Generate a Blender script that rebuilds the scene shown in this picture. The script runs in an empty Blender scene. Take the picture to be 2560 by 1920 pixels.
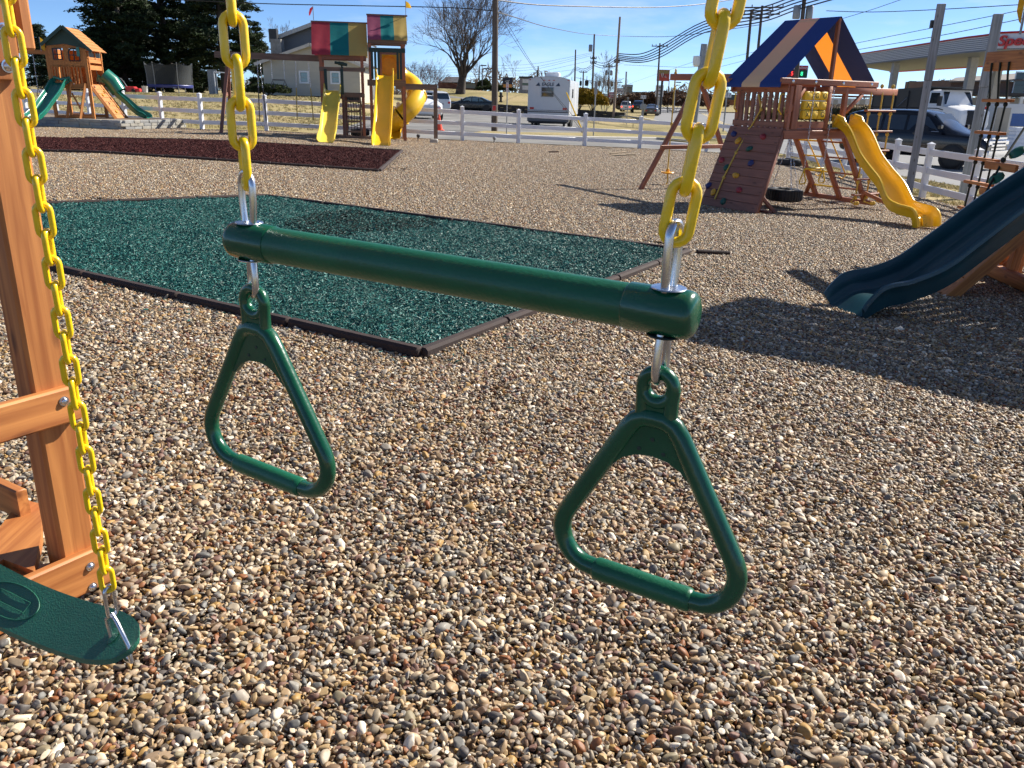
import bpy, math, random
import numpy as np
from mathutils import Matrix, Vector
random.seed(7); rng = np.random.default_rng(7)
scene = bpy.context.scene
COL = scene.collection
rad = math.radians

# ------------------------------------------------------------ camera
EYE = 1.70; FPX = 2063.0; PITCH = math.atan((960-241)/FPX); ROLL = rad(1.3)
FW = np.array([0, math.cos(PITCH), -math.sin(PITCH)])
R0 = np.array([1.0, 0, 0]); U0 = np.array([0, math.sin(PITCH), math.cos(PITCH)])
RT = R0*math.cos(ROLL)+U0*math.sin(ROLL); UP = U0*math.cos(ROLL)-R0*math.sin(ROLL)
CP = np.array([0, 0, EYE])
cam = bpy.data.objects.new('camera', bpy.data.cameras.new('camera')); COL.objects.link(cam)
cam.matrix_world = Matrix(((RT[0], UP[0], -FW[0], 0), (RT[1], UP[1], -FW[1], 0), (RT[2], UP[2], -FW[2], EYE), (0, 0, 0, 1)))
cam.data.sensor_width = 36.0; cam.data.lens = 36.0*FPX/2560
cam.data.clip_start = 0.05; cam.data.clip_end = 6000
cam.data.dof.use_dof = True; cam.data.dof.focus_distance = 2.0
cam.data.dof.aperture_fstop = cam.data.lens/1000/0.0007
scene.camera = cam
# ------------------------------------------------------------ light
SUN_EL = rad(37); SUN_AZ = math.atan2(0.845, 0.535)          # azimuth from +Y towards +X
w = bpy.data.worlds.new('World'); scene.world = w; w.use_nodes = True
nt = w.node_tree; nt.nodes.clear()
wo = nt.nodes.new('ShaderNodeOutputWorld'); bg = nt.nodes.new('ShaderNodeBackground')
sky = nt.nodes.new('ShaderNodeTexSky'); sky.sky_type = 'NISHITA'; sky.sun_disc = False
sky.sun_elevation = SUN_EL; sky.sun_rotation = SUN_AZ; sky.air_density = .45; sky.dust_density = .12; sky.ozone_density = 5.0
tc = nt.nodes.new('ShaderNodeTexCoord'); mp = nt.nodes.new('ShaderNodeMapping'); mp.inputs['Scale'].default_value = (3.0, 3.0, 14.0)
nz = nt.nodes.new('ShaderNodeTexNoise'); nz.inputs['Scale'].default_value = 1.6; nz.inputs['Detail'].default_value = 7; nz.inputs['Roughness'].default_value = 0.62
cr = nt.nodes.new('ShaderNodeValToRGB'); cr.color_ramp.elements[0].position = 0.47; cr.color_ramp.elements[1].position = 0.80
cr.color_ramp.elements[1].color = (0.5, 0.5, 0.5, 1)
mx = nt.nodes.new('ShaderNodeMix'); mx.data_type = 'RGBA'; mx.inputs[7].default_value = (7.5, 8.2, 9.0, 1)
nt.links.new(tc.outputs['Generated'], mp.inputs[0]); nt.links.new(mp.outputs[0], nz.inputs['Vector'])
nt.links.new(nz.outputs[0], cr.inputs[0]); nt.links.new(cr.outputs[0], mx.inputs[0])
tint = nt.nodes.new('ShaderNodeMix'); tint.data_type = 'RGBA'; tint.blend_type = 'MULTIPLY'; tint.inputs[0].default_value = 1.0; tint.inputs[7].default_value = (1.12, 1.20, 1.24, 1)
nt.links.new(sky.outputs[0], tint.inputs[6]); nt.links.new(tint.outputs[2], mx.inputs[6]); nt.links.new(mx.outputs[2], bg.inputs[0])
bg.inputs[1].default_value = 0.070; nt.links.new(bg.outputs[0], wo.inputs[0])
sun = bpy.data.objects.new('sun', bpy.data.lights.new('sun', 'SUN')); COL.objects.link(sun)
sun.data.energy = 5.0; sun.data.angle = rad(0.53); sun.data.color = (1.0, 0.94, 0.845)
sdir = Vector((math.sin(SUN_AZ)*math.cos(SUN_EL), math.cos(SUN_AZ)*math.cos(SUN_EL), math.sin(SUN_EL)))
sun.rotation_euler = sdir.to_track_quat('Z', 'Y').to_euler(); sun.location = (30, 20, 40)
vs = scene.view_settings; vs.view_transform = 'Standard'; vs.look = 'None'; vs.exposure = 0.90; vs.gamma = 1.0; vs.use_curve_mapping = False
scene.cycles.max_bounces = 6; scene.cycles.transparent_max_bounces = 12; scene.cycles.diffuse_bounces = 3; scene.cycles.glossy_bounces = 3
scene.cycles.sample_clamp_indirect = 6

# ------------------------------------------------------------ ground shape and pixel -> place helpers (photograph pixels, 2560 wide)
def S(t): t = min(1.0, max(0.0, t)); return t*t*(3-2*t)
def terr(x, y):
    b = -.036*max(-9, min(10, x))
    l = S((y-30.5)/30)*S((-9-x)/5)
    hb = (.8*S((y-(88-.8*(x+2)))/1.5)+1.3*S((y-91)/15))*S((14-x)/5)*S((x+16)/5)
    return b+max(l, hb)
def ray(u, v): return FW+RT*((u-1280)/FPX)+UP*((960-v)/FPX)
def at(u, v, Y):
    d = ray(u, v); return CP+d*(Y/d[1])
def T(u, v):
    d = ray(u, v); t = 1.0; p = t
    while t < 900:
        q = CP+d*t
        if q[2] < terr(q[0], q[1]):
            lo, hi = p, t
            for _ in range(30):
                m = (lo+hi)/2; q = CP+d*m
                if q[2] < terr(q[0], q[1]): hi = m
                else: lo = m
            return CP+d*hi
        p = t; t *= 1.012
    return CP+d*t
def V(u, v, p0, dr):
    n = np.array([-dr[1], dr[0]]); d = ray(u, v); p0 = np.array(p0[:2])
    return CP+d*(((p0-CP[:2])@n)/(d[:2]@n))
def onY(x, y): return (x, y, terr(x, y))

# ------------------------------------------------------------ mesh builder
class MB:
    def __init__(s): s.v = []; s.f = []; s.g = []; s.mi = []; s.cur = 0
    def add(s, vs_, fs, gc=None):
        b = len(s.v); off = np.array([random.uniform(0, 50) for _ in range(3)])
        for i, p in enumerate(vs_):
            s.v.append(tuple(float(q) for q in p)); s.g.append(tuple((np.array(gc[i]) if gc else np.array(p, float))+off))
        for f in fs: s.f.append(tuple(b+i for i in f)); s.mi.append(s.cur)
        return s
    def beam(s, p0, p1, w, h, up=(0, 0, 1), bev=0.0):
        p0 = np.array(p0, float); p1 = np.array(p1, float); d = p1-p0; L = np.linalg.norm(d); d /= L
        up = np.array(up, float)
        if abs(d@up)/np.linalg.norm(up) > .98: up = np.array([0, 1.0, 0]) if abs(d[1]) < .9 else np.array([1.0, 0, 0])
        x = np.cross(d, up); x /= np.linalg.norm(x); z = np.cross(x, d)
        return s.obox(p0+d*L/2, x, d, z, w/2, L/2, h/2, bev)
    def obox(s, c, x, y, z, a, b, e, bev=0.0):
        c = np.array(c, float)
        if bev <= 0:
            pts = [(i*a, j*b, k*e) for i in (-1, 1) for j in (-1, 1) for k in (-1, 1)]
            fs = [(0, 1, 3, 2), (4, 6, 7, 5), (0, 4, 5, 1), (2, 3, 7, 6), (0, 2, 6, 4), (1, 5, 7, 3)]
        else:
            bev = min(bev, a*.45, e*.45, b*.45)
            o = [(-a+bev, -e), (a-bev, -e), (a, -e+bev), (a, e-bev), (a-bev, e), (-a+bev, e), (-a, e-bev), (-a, -e+bev)]
            pts = []; fs = []
            for yy, k in ((-b, .0), (-b+bev*.0001, 1), (b-bev*.0001, 1), (b, 0)):
                for (px, pz) in o:
                    q = 1 if k else 1-bev*.6/max(a, e)
                    pts.append((px*q, yy, pz*q))
            pts = [(p[0], (-b if i < 8 else -b+bev*.6 if i < 16 else b-bev*.6 if i < 24 else b), p[2]) for i, p in enumerate(pts)]
            for r in range(3):
                for i in range(8): fs.append((r*8+i, r*8+(i+1) % 8, r*8+8+(i+1) % 8, r*8+8+i))
            fs.append(tuple(range(7, -1, -1))); fs.append(tuple(range(24, 32)))
        x, y, z = (np.array(q, float) for q in (x, y, z))
        P = [c+x*p[0]+y*p[1]+z*p[2] for p in pts]
        return s.add(P, fs, [(p[1], p[0], p[2]) for p in pts])
    def box(s, c, sx, sy, sz, bev=0.0): return s.obox(c, (1, 0, 0), (0, 1, 0), (0, 0, 1), sx/2, sy/2, sz/2, bev)
    def tube(s, pts, r, n=8, closed=False, cap=True, sq=1.0):
        P = [np.array(p, float) for p in pts]; N = len(P)
        R = r if hasattr(r, '__len__') else [r]*N
        vs_ = []; gc = []; fs = []; prev = None; acc = 0
        for i, p in enumerate(P):
            a = P[(i-1) % N] if (closed or i > 0) else P[i]; b = P[(i+1) % N] if (closed or i < N-1) else P[i]
            t = b-a; t = t/(np.linalg.norm(t)+1e-12)
            if prev is None:
                k = np.array([0, 0, 1.0]) if abs(t[2]) < .9 else np.array([1.0, 0, 0])
                x = np.cross(t, k); x /= np.linalg.norm(x)
            else:
                x = prev-t*(prev@t); x /= (np.linalg.norm(x)+1e-12)
            prev = x; y = np.cross(t, x)
            if i: acc += np.linalg.norm(p-P[i-1])
            for k in range(n):
                a_ = 2*math.pi*k/n
                vs_.append(p+(x*math.cos(a_)+y*math.sin(a_)*sq)*R[i]); gc.append((acc, math.cos(a_)*R[i], math.sin(a_)*R[i]))
        M = N if closed else N-1
        for i in range(M):
            for k in range(n):
                j = (i+1) % N; fs.append((i*n+k, i*n+(k+1) % n, j*n+(k+1) % n, j*n+k))
        if cap and not closed: fs.append(tuple(range(n-1, -1, -1))); fs.append(tuple(range((N-1)*n, N*n)))
        return s.add(vs_, fs, gc)
    def lathe(s, prof, o, ax=(0, 0, 1), n=20, x=None):
        ax = np.array(ax, float); ax /= np.linalg.norm(ax)
        k = np.array([0, 0, 1.0]) if abs(ax[2]) < .9 else np.array([1.0, 0, 0])
        x = np.cross(ax, k); x /= np.linalg.norm(x); y = np.cross(ax, x); o = np.array(o, float)
        vs_ = []; fs = []
        for (r, h) in prof:
            for i in range(n):
                a = 2*math.pi*i/n; vs_.append(o+ax*h+(x*math.cos(a)+y*math.sin(a))*r)
        for j in range(len(prof)-1):
            for i in range(n): fs.append((j*n+i, j*n+(i+1) % n, (j+1)*n+(i+1) % n, (j+1)*n+i))
        if prof[0][0] > 1e-6: fs.append(tuple(range(n-1, -1, -1)))
        if prof[-1][0] > 1e-6: fs.append(tuple(range((len(prof)-1)*n, len(prof)*n)))
        return s.add(vs_, fs)
    def prism(s, poly, o, x, y, z, d):        # polygon in (x,y) at o, extruded by d along z
        o, x, y, z = (np.array(q, float) for q in (o, x, y, z)); n = len(poly)
        vs_ = [o+x*a+y*b for a, b in poly]+[o+x*a+y*b+z*d for a, b in poly]
        fs = [tuple(range(n-1, -1, -1)), tuple(range(n, 2*n))]+[(i, (i+1) % n, n+(i+1) % n, n+i) for i in range(n)]
        return s.add(vs_, fs, [(a, b, 0) for a, b in poly]*2)
    def grid(s, rows, closed=False):
        n = len(rows[0]); vs_ = [p for r in rows for p in r]; fs = []
        for i in range(len(rows)-1):
            for j in range(n if closed else n-1): fs.append((i*n+j, i*n+(j+1) % n, (i+1)*n+(j+1) % n, (i+1)*n+j))
        return s.add(vs_, fs)
    def slab(s, P, th):                          # quad sheet with thickness, P four corners
        P = [np.array(p, float) for p in P]; n = np.cross(P[1]-P[0], P[3]-P[0]); n /= np.linalg.norm(n)
        Q = P+[p-n*th for p in P]
        return s.add(Q, [(0, 1, 2, 3), (7, 6, 5, 4), (0, 4, 5, 1), (1, 5, 6, 2), (2, 6, 7, 3), (3, 7, 4, 0)])
    def mesh(s, name, mats, smooth=40):
        me = bpy.data.meshes.new(name); me.from_pydata(s.v, [], s.f)
        at_ = me.attributes.new('gc', 'FLOAT_VECTOR', 'POINT'); at_.data.foreach_set('vector', np.array(s.g, np.float32).ravel())
        for m in (mats if isinstance(mats, (list, tuple)) else [mats]): me.materials.append(m)
        me.polygons.foreach_set('material_index', np.array(s.mi, np.int32))
        me.update()
        if smooth: me.shade_smooth(); me.set_sharp_from_angle(angle=rad(smooth))
        return me
def tag(o, label=None, cat=None, group=None, kind=None):
    for k, v in (('label', label), ('category', cat), ('group', group), ('kind', kind)):
        if v: o[k] = v
    return o
def link(name, me, parent=None, loc=(0, 0, 0), rz=0.0, mat=None):
    o = bpy.data.objects.new(name, me); COL.objects.link(o)
    if mat is not None: o.matrix_local = mat
    else: o.location = loc; o.rotation_euler = (0, 0, rz)
    if parent is not None: o.parent = parent
    return o
def obj(name, mb, m, parent=None, loc=(0, 0, 0), smooth=40, rz=0.0): return link(name, mb.mesh(name, m, smooth), parent, loc, rz)
def thing(name, label, cat, loc=(0, 0, 0), rz=0.0, group=None):
    o = bpy.data.objects.new(name, None); COL.objects.link(o); o.location = loc; o.rotation_euler = (0, 0, rz); o.empty_display_size = .1
    return tag(o, label, cat, group)
def copy_tree(o, parent=None):
    c = o.copy(); COL.objects.link(c)
    if parent is not None: c.parent = parent
    for ch in list(o.children): copy_tree(ch, c)
    return c
def text(name, s, m, parent, loc, size, rot=(math.pi/2, 0, 0), ext=.004, shear=0.0, offset=0.0, align='CENTER', sx=1.0):
    cu = bpy.data.curves.new(name, 'FONT'); cu.body = s; cu.size = size; cu.extrude = ext; cu.shear = shear; cu.offset = offset
    cu.align_x = align; cu.align_y = 'CENTER'; cu.materials.append(m)
    o = bpy.data.objects.new(name, cu); COL.objects.link(o); o.location = loc; o.rotation_euler = rot; o.scale = (sx, 1, 1)
    if parent is not None: o.parent = parent
    return o

# ------------------------------------------------------------ materials
MATS = {}
def mat(name, col, rough=.55, metal=0.0, var=.12, vs_=6.0, bump=0.0, bs=60.0, coat=0.0, spec=.5, emit=None, es=1.0, alpha=1.0, trans=0.0, coord='gc', rv=.08, wear=0.0, wcol=(.35, .36, .34), ws=35.0):
    m = bpy.data.materials.new(name); m.use_nodes = True; n = m.node_tree; b = n.nodes['Principled BSDF']
    a = n.nodes.new('ShaderNodeAttribute'); a.attribute_name = coord
    tx = n.nodes.new('ShaderNodeTexNoise'); tx.inputs['Scale'].default_value = vs_; tx.inputs['Detail'].default_value = 5; tx.inputs['Roughness'].default_value = .6
    n.links.new(a.outputs['Vector'], tx.inputs['Vector'])
    r = n.nodes.new('ShaderNodeValToRGB'); c = np.array(col[:3])
    r.color_ramp.elements[0].position = .3; r.color_ramp.elements[1].position = .7
    r.color_ramp.elements[0].color = (*np.clip(c*(1-var), 0, 1), 1); r.color_ramp.elements[1].color = (*np.clip(c*(1+var), 0, 1), 1)
    n.links.new(tx.outputs[0], r.inputs[0]); bc = r.outputs[0]
    if wear:                                     # scuffs, dust and grime with shapes of their own
        mw = n.nodes.new('ShaderNodeMapping'); mw.inputs['Scale'].default_value = (1, 2.6, 2.6); n.links.new(a.outputs['Vector'], mw.inputs[0])
        tw_ = n.nodes.new('ShaderNodeTexNoise'); tw_.inputs['Scale'].default_value = ws; tw_.inputs['Detail'].default_value = 8; tw_.inputs['Roughness'].default_value = .72; tw_.inputs['Distortion'].default_value = .8; n.links.new(mw.outputs[0], tw_.inputs['Vector'])
        rw_ = n.nodes.new('ShaderNodeValToRGB'); rw_.color_ramp.elements[0].position = .56; rw_.color_ramp.elements[1].position = .74; rw_.color_ramp.elements[0].color = (0, 0, 0, 1); rw_.color_ramp.elements[1].color = (wear, wear, wear, 1); n.links.new(tw_.outputs[0], rw_.inputs[0])
        mxw = n.nodes.new('ShaderNodeMix'); mxw.data_type = 'RGBA'; mxw.inputs[7].default_value = (*wcol, 1); n.links.new(rw_.outputs[0], mxw.inputs[0]); n.links.new(bc, mxw.inputs[6]); bc = mxw.outputs[2]
    n.links.new(bc, b.inputs['Base Color'])
    mr = n.nodes.new('ShaderNodeMapRange'); mr.inputs[3].default_value = max(0, rough-rv); mr.inputs[4].default_value = min(1, rough+rv)
    n.links.new(tx.outputs[0], mr.inputs[0]); n.links.new(mr.outputs[0], b.inputs['Roughness'])
    b.inputs['Metallic'].default_value = metal; b.inputs['Coat Weight'].default_value = coat; b.inputs['Coat Roughness'].default_value = .08
    b.inputs['Specular IOR Level'].default_value = spec
    if emit: b.inputs['Emission Color'].default_value = (*emit, 1); b.inputs['Emission Strength'].default_value = es
    if alpha < 1: b.inputs['Alpha'].default_value = alpha
    if trans: b.inputs['Transmission Weight'].default_value = trans
    if bump:
        t2 = n.nodes.new('ShaderNodeTexNoise'); t2.inputs['Scale'].default_value = bs; t2.inputs['Detail'].default_value = 4
        n.links.new(a.outputs['Vector'], t2.inputs['Vector'])
        bp = n.nodes.new('ShaderNodeBump'); bp.inputs['Strength'].default_value = bump; bp.inputs['Distance'].default_value = .01
        n.links.new(t2.outputs[0], bp.inputs['Height']); n.links.new(bp.outputs[0], b.inputs['Normal'])
    MATS[name] = m; return m
def wood(name, dark, light, rough=.6, fine=1.0, knots=True):
    m = bpy.data.materials.new(name); m.use_nodes = True; n = m.node_tree; b = n.nodes['Principled BSDF']; L = n.links
    a = n.nodes.new('ShaderNodeAttribute'); a.attribute_name = 'gc'
    mpp = n.nodes.new('ShaderNodeMapping'); mpp.inputs['Scale'].default_value = (1.6*fine, 34*fine, 34*fine); L.new(a.outputs['Vector'], mpp.inputs[0])
    t1 = n.nodes.new('ShaderNodeTexNoise'); t1.inputs['Scale'].default_value = 1.0; t1.inputs['Detail'].default_value = 6; t1.inputs['Distortion'].default_value = .6
    L.new(mpp.outputs[0], t1.inputs['Vector'])
    t2 = n.nodes.new('ShaderNodeTexNoise'); t2.inputs['Scale'].default_value = 2.3; t2.inputs['Detail'].default_value = 3; L.new(a.outputs['Vector'], t2.inputs['Vector'])
    r = n.nodes.new('ShaderNodeValToRGB'); r.color_ramp.elements[0].position = .33; r.color_ramp.elements[1].position = .68
    r.color_ramp.elements[0].color = (*dark, 1); r.color_ramp.elements[1].color = (*light, 1); L.new(t1.outputs[0], r.inputs[0])
    hs = n.nodes.new('ShaderNodeHueSaturation'); mr = n.nodes.new('ShaderNodeMapRange'); mr.inputs[3].default_value = .78; mr.inputs[4].default_value = 1.2
    L.new(t2.outputs[0], mr.inputs[0]); L.new(mr.outputs[0], hs.inputs['Value']); L.new(r.outputs[0], hs.inputs['Color'])
    out = hs.outputs[0]
    if knots:
        m3 = n.nodes.new('ShaderNodeMapping'); m3.inputs['Scale'].default_value = (3.2, 9, 9); L.new(a.outputs['Vector'], m3.inputs[0])
        vo = n.nodes.new('ShaderNodeTexVoronoi'); vo.inputs['Scale'].default_value = 1.0; L.new(m3.outputs[0], vo.inputs['Vector'])
        r3 = n.nodes.new('ShaderNodeValToRGB'); r3.color_ramp.elements[0].position = .07; r3.color_ramp.elements[1].position = .17
        r3.color_ramp.elements[0].color = (.35, .30, .28, 1); r3.color_ramp.elements[1].color = (1, 1, 1, 1); L.new(vo.outputs['Distance'], r3.inputs[0])
        mm = n.nodes.new('ShaderNodeMix'); mm.data_type = 'RGBA'; mm.blend_type = 'MULTIPLY'; mm.inputs[0].default_value = .8
        L.new(out, mm.inputs[6]); L.new(r3.outputs[0], mm.inputs[7]); out = mm.outputs[2]
    L.new(out, b.inputs['Base Color']); b.inputs['Roughness'].default_value = rough
    bp = n.nodes.new('ShaderNodeBump'); bp.inputs['Strength'].default_value = .25; bp.inputs['Distance'].default_value = .003
    L.new(t1.outputs[0], bp.inputs['Height']); L.new(bp.outputs[0], b.inputs['Normal'])
    MATS[name] = m; return m
CEDAR = wood('cedar_orange', (.33, .105, .024), (.56, .225, .060), .6)
CEDARF = wood('cedar_far', (.42, .15, .032), (.60, .245, .065), .6, .5, False)
REDW = wood('redwood_stain', (.27, .088, .043), (.40, .145, .074), .6, .6)
REDD = wood('redwood_dark', (.19, .078, .05), (.28, .118, .077), .6, .6)
BROWNW = wood('brown_weathered', (.13, .082, .06), (.22, .145, .105), .7, .5, False)
GREYW = wood('grey_treated_post', (.16, .18, .20), (.30, .33, .36), .75, .6)
RAWW = wood('raw_lumber', (.55, .42, .26), (.7, .57, .38), .7, .5, False)
YELCH = mat('yellow_coated_chain', (.90, .60, .006), .32, coat=.4, var=.06, vs_=40, bump=.06, bs=90, wear=.32, wcol=(.25, .16, .03), ws=60)
GREENP = mat('green_plastic', (.003, .080, .036), .26, coat=.25, var=.16, vs_=14, bump=.05, bs=160, wear=.12, wcol=(.16, .20, .16), ws=45)
GREENB = mat('green_bar_sleeve', (.003, .095, .040), .40, coat=.08, var=.2, vs_=9, bump=.10, bs=220, wear=.12, wcol=(.12, .20, .15), ws=30)
GREENS = mat('green_seat_plastic', (.018, .125, .078), .5, var=.14, vs_=9, bump=.25, bs=260, wear=.35, wcol=(.14, .20, .17), ws=28)
ZINC = mat('zinc_steel', (.62, .64, .68), .27, 1.0, var=.1, vs_=30)
DKSTEEL = mat('dark_washer', (.02, .03, .03), .4)
YELS = mat('yellow_slide', (.86, .52, .015), .32, coat=.2, var=.06, vs_=2, wear=.25, wcol=(.5, .35, .1), ws=9)
YELP = mat('pale_yellow_slide', (.85, .62, .08), .36, coat=.15, var=.05)
YELR = mat('yellow_rope', (.60, .40, .07), .8, var=.2, vs_=40)
YELT = mat('yellow_plastic', (.88, .55, .02), .4, var=.06)
ORANP = mat('orange_yellow_plastic', (.85, .38, .01), .4, var=.05)
TEALS = mat('dark_teal_slide', (.003, .042, .054), .36, coat=.2, var=.15, vs_=3, wear=.15, wcol=(.10, .12, .12), ws=7)
GRSL = mat('green_slide', (.012, .17, .115), .25, coat=.4, var=.08)
DKGR = mat('dark_green_boards', (.01, .035, .028), .5)
BLACK = mat('black_rubber', (.012, .012, .013), .6, var=.2, bump=.2, bs=120)
ROPEK = mat('dark_green_rope', (.012, .02, .016), .85, var=.2)
WHITEV = mat('white_vinyl', (.72, .74, .78), .4, var=.03)
WHITE = mat('white_paint', (.75, .76, .77), .35, coat=.3, var=.03)
SILVER = mat('silver_paint', (.62, .64, .67), .3, metal=.3, coat=.5, var=.03)
NAVY = mat('black_car_paint', (.005, .006, .010), .12, coat=.3, spec=.35, rv=.03, var=.05)
DKCAR = mat('dark_green_car_paint', (.006, .011, .012), .28, coat=.35, var=.05)
GREYCAR = mat('grey_car_paint', (.05, .055, .065), .25, coat=.7, var=.05)
GLASS = mat('dark_glass', (.02, .026, .032), .06, spec=.8, var=.1)
GLASSB = mat('bright_glass', (.16, .24, .26), .05, spec=1.0, var=.1)
CHROME = mat('chrome', (.75, .76, .78), .15, 1.0, var=.05)
REDL = mat('red_lamp', (.45, .015, .012), .3, var=.1)
REDLIT = mat('red_lamp_lit', (.5, .02, .01), .3, emit=(1, .06, .03), es=2.5)
REDP = mat('red_paint', (.50, .022, .022), .4, var=.08)
MAGP = mat('magenta_sign', (.40, .02, .09), .4, var=.08)
BLUEP = mat('blue_plastic', (.02, .035, .20), .4, var=.1)
REDH = mat('red_hold', (.27, .02, .03), .45, var=.15)
BLUH = mat('blue_hold', (.012, .02, .12), .45, var=.15)
GRNH = mat('green_hold', (.006, .075, .055), .45, var=.15)
YELH = mat('yellow_hold', (.62, .32, .02), .45, var=.15)
CONE = mat('orange_cone', (.85, .09, .03), .45, var=.06)
POLEW = wood('utility_pole_wood', (.07, .055, .045), (.14, .11, .09), .85, .5, False)
POLET = wood('tan_pole_wood', (.24, .17, .13), (.36, .27, .2), .85, .5, False)
METAL = mat('galvanised_pole', (.30, .31, .32), .5, .6)
DKMET = mat('dark_metal', (.03, .032, .035), .5)
WIRE = mat('cable_black', (.02, .021, .024), .6)
ASPH = mat('asphalt', (.17, .165, .155), .9, var=.34, vs_=.35, bump=.5, bs=40)
ROADM = mat('road_asphalt', (.20, .20, .20), .9, var=.12, vs_=.4, bump=.4, bs=40)
CONC = mat('concrete', (.42, .40, .36), .85, var=.12, vs_=2, bump=.3, bs=30)
DKST = mat('dark_wall_block', (.05, .045, .042), .9, var=.3, vs_=3, bump=.6, bs=12)
SIDING = mat('cream_siding', (.50, .46, .37), .6, var=.05, vs_=1)
SIDINGG = mat('grey_siding', (.17, .175, .18), .6, var=.06, vs_=1)
TRIMW = mat('house_trim', (.52, .50, .46), .5)
ROOFD = mat('roof_shingle_dark', (.05, .05, .055), .85, var=.25, vs_=3, bump=.4, bs=20)
BRICKD = mat('brick_far', (.17, .065, .045), .85, var=.2, vs_=4, bump=.3, bs=20)
BRICKB = mat('brick_brown', (.16, .10, .075), .85, var=.18, vs_=2, bump=.3, bs=20)
BEIGE = mat('beige_wall', (.42, .40, .36), .7, var=.06)
GREYB = mat('grey_green_wall', (.20, .22, .20), .75, var=.08, vs_=.3)
TEALB = mat('teal_dark_wall', (.05, .075, .085), .7, var=.1, vs_=.3)
ORNB = mat('orange_brick_wall', (.36, .14, .055), .8, var=.15, vs_=1)
# ============================================================ GROUND
def ramp_mat(name, cols, src, rough=.6, dark=.25, coat=0.0, spec=.35):
    m = bpy.data.materials.new(name); m.use_nodes = True; n = m.node_tree; b = n.nodes['Principled BSDF']; L = n.links
    if src == 'object': s = n.nodes.new('ShaderNodeObjectInfo'); so = s.outputs['Random']
    else:
        s = n.nodes.new('ShaderNodeAttribute'); s.attribute_name = 'rnd'; so = s.outputs['Fac']
    r = n.nodes.new('ShaderNodeValToRGB'); r.color_ramp.interpolation = 'CONSTANT'; e = r.color_ramp.elements
    N = len(cols)
    e[0].position = 0; e[0].color = (*cols[0], 1); e[1].position = 1/N; e[1].color = (*cols[1], 1)
    for i in range(2, N): q = e.new(i/N); q.color = (*cols[i], 1)
    L.new(so, r.inputs[0])
    g = n.nodes.new('ShaderNodeNewGeometry'); t = n.nodes.new('ShaderNodeTexNoise'); t.inputs['Scale'].default_value = 140; t.inputs['Detail'].default_value = 4
    L.new(g.outputs['Position'], t.inputs['Vector'])
    h = n.nodes.new('ShaderNodeHueSaturation'); mr = n.nodes.new('ShaderNodeMapRange'); mr.inputs[3].default_value = 1-dark; mr.inputs[4].default_value = 1+dark
    L.new(t.outputs[0], mr.inputs[0]); L.new(mr.outputs[0], h.inputs['Value']); L.new(r.outputs[0], h.inputs['Color']); L.new(h.outputs[0], b.inputs['Base Color'])
    b.inputs['Roughness'].default_value = rough; b.inputs['Coat Weight'].default_value = coat; b.inputs['Specular IOR Level'].default_value = spec
    return m
PCOL = [(.40, .30, .20), (.30, .22, .145), (.50, .41, .30), (.24, .17, .115), (.33, .28, .22), (.17, .11, .075), (.44, .33, .20), (.26, .235, .21), (.58, .50, .40),
        (.21, .175, .14), (.36, .25, .15), (.28, .135, .065), (.145, .13, .125), (.46, .37, .28), (.31, .29, .27), (.23, .145, .12), (.40, .27, .12), (.66, .60, .53),
        (.19, .185, .18), (.34, .26, .19), (.29, .25, .18), (.42, .36, .29), (.22, .16, .10), (.37, .33, .29)]
PCOL = [(min(.8, 1.16*(a*1.02)**1.28), 1.16*(b*1.01)**1.28, 1.16*(c*.95)**1.28) for a, b, c in PCOL]
PEB_NEAR = ramp_mat('pebbles_near', PCOL, 'object', .55, .28)
PEB_FAR = ramp_mat('pebbles_far', PCOL, 'attr', .6, .2)
GMC = [(.004, .085, .066), (.006, .11, .085), (.003, .055, .045), (.012, .13, .10), (.004, .07, .052), (.02, .16, .125), (.003, .04, .035), (.006, .095, .075)]
BMC = [(.060, .016, .018), (.075, .022, .022), (.040, .012, .014), (.09, .028, .028), (.055, .018, .02), (.03, .01, .012), (.11, .04, .038), (.065, .02, .02)]
GMC = [(a*2.4+.004, b*1.28, c*1.42) for a, b, c in GMC]; BMC = [(a*1.0, b*.9, c*.8) for a, b, c in BMC]
MUL_G = ramp_mat('green_rubber_mulch', GMC, 'attr', .5, .25); MUL_B = ramp_mat('brown_rubber_mulch', BMC, 'attr', .5, .25)

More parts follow.
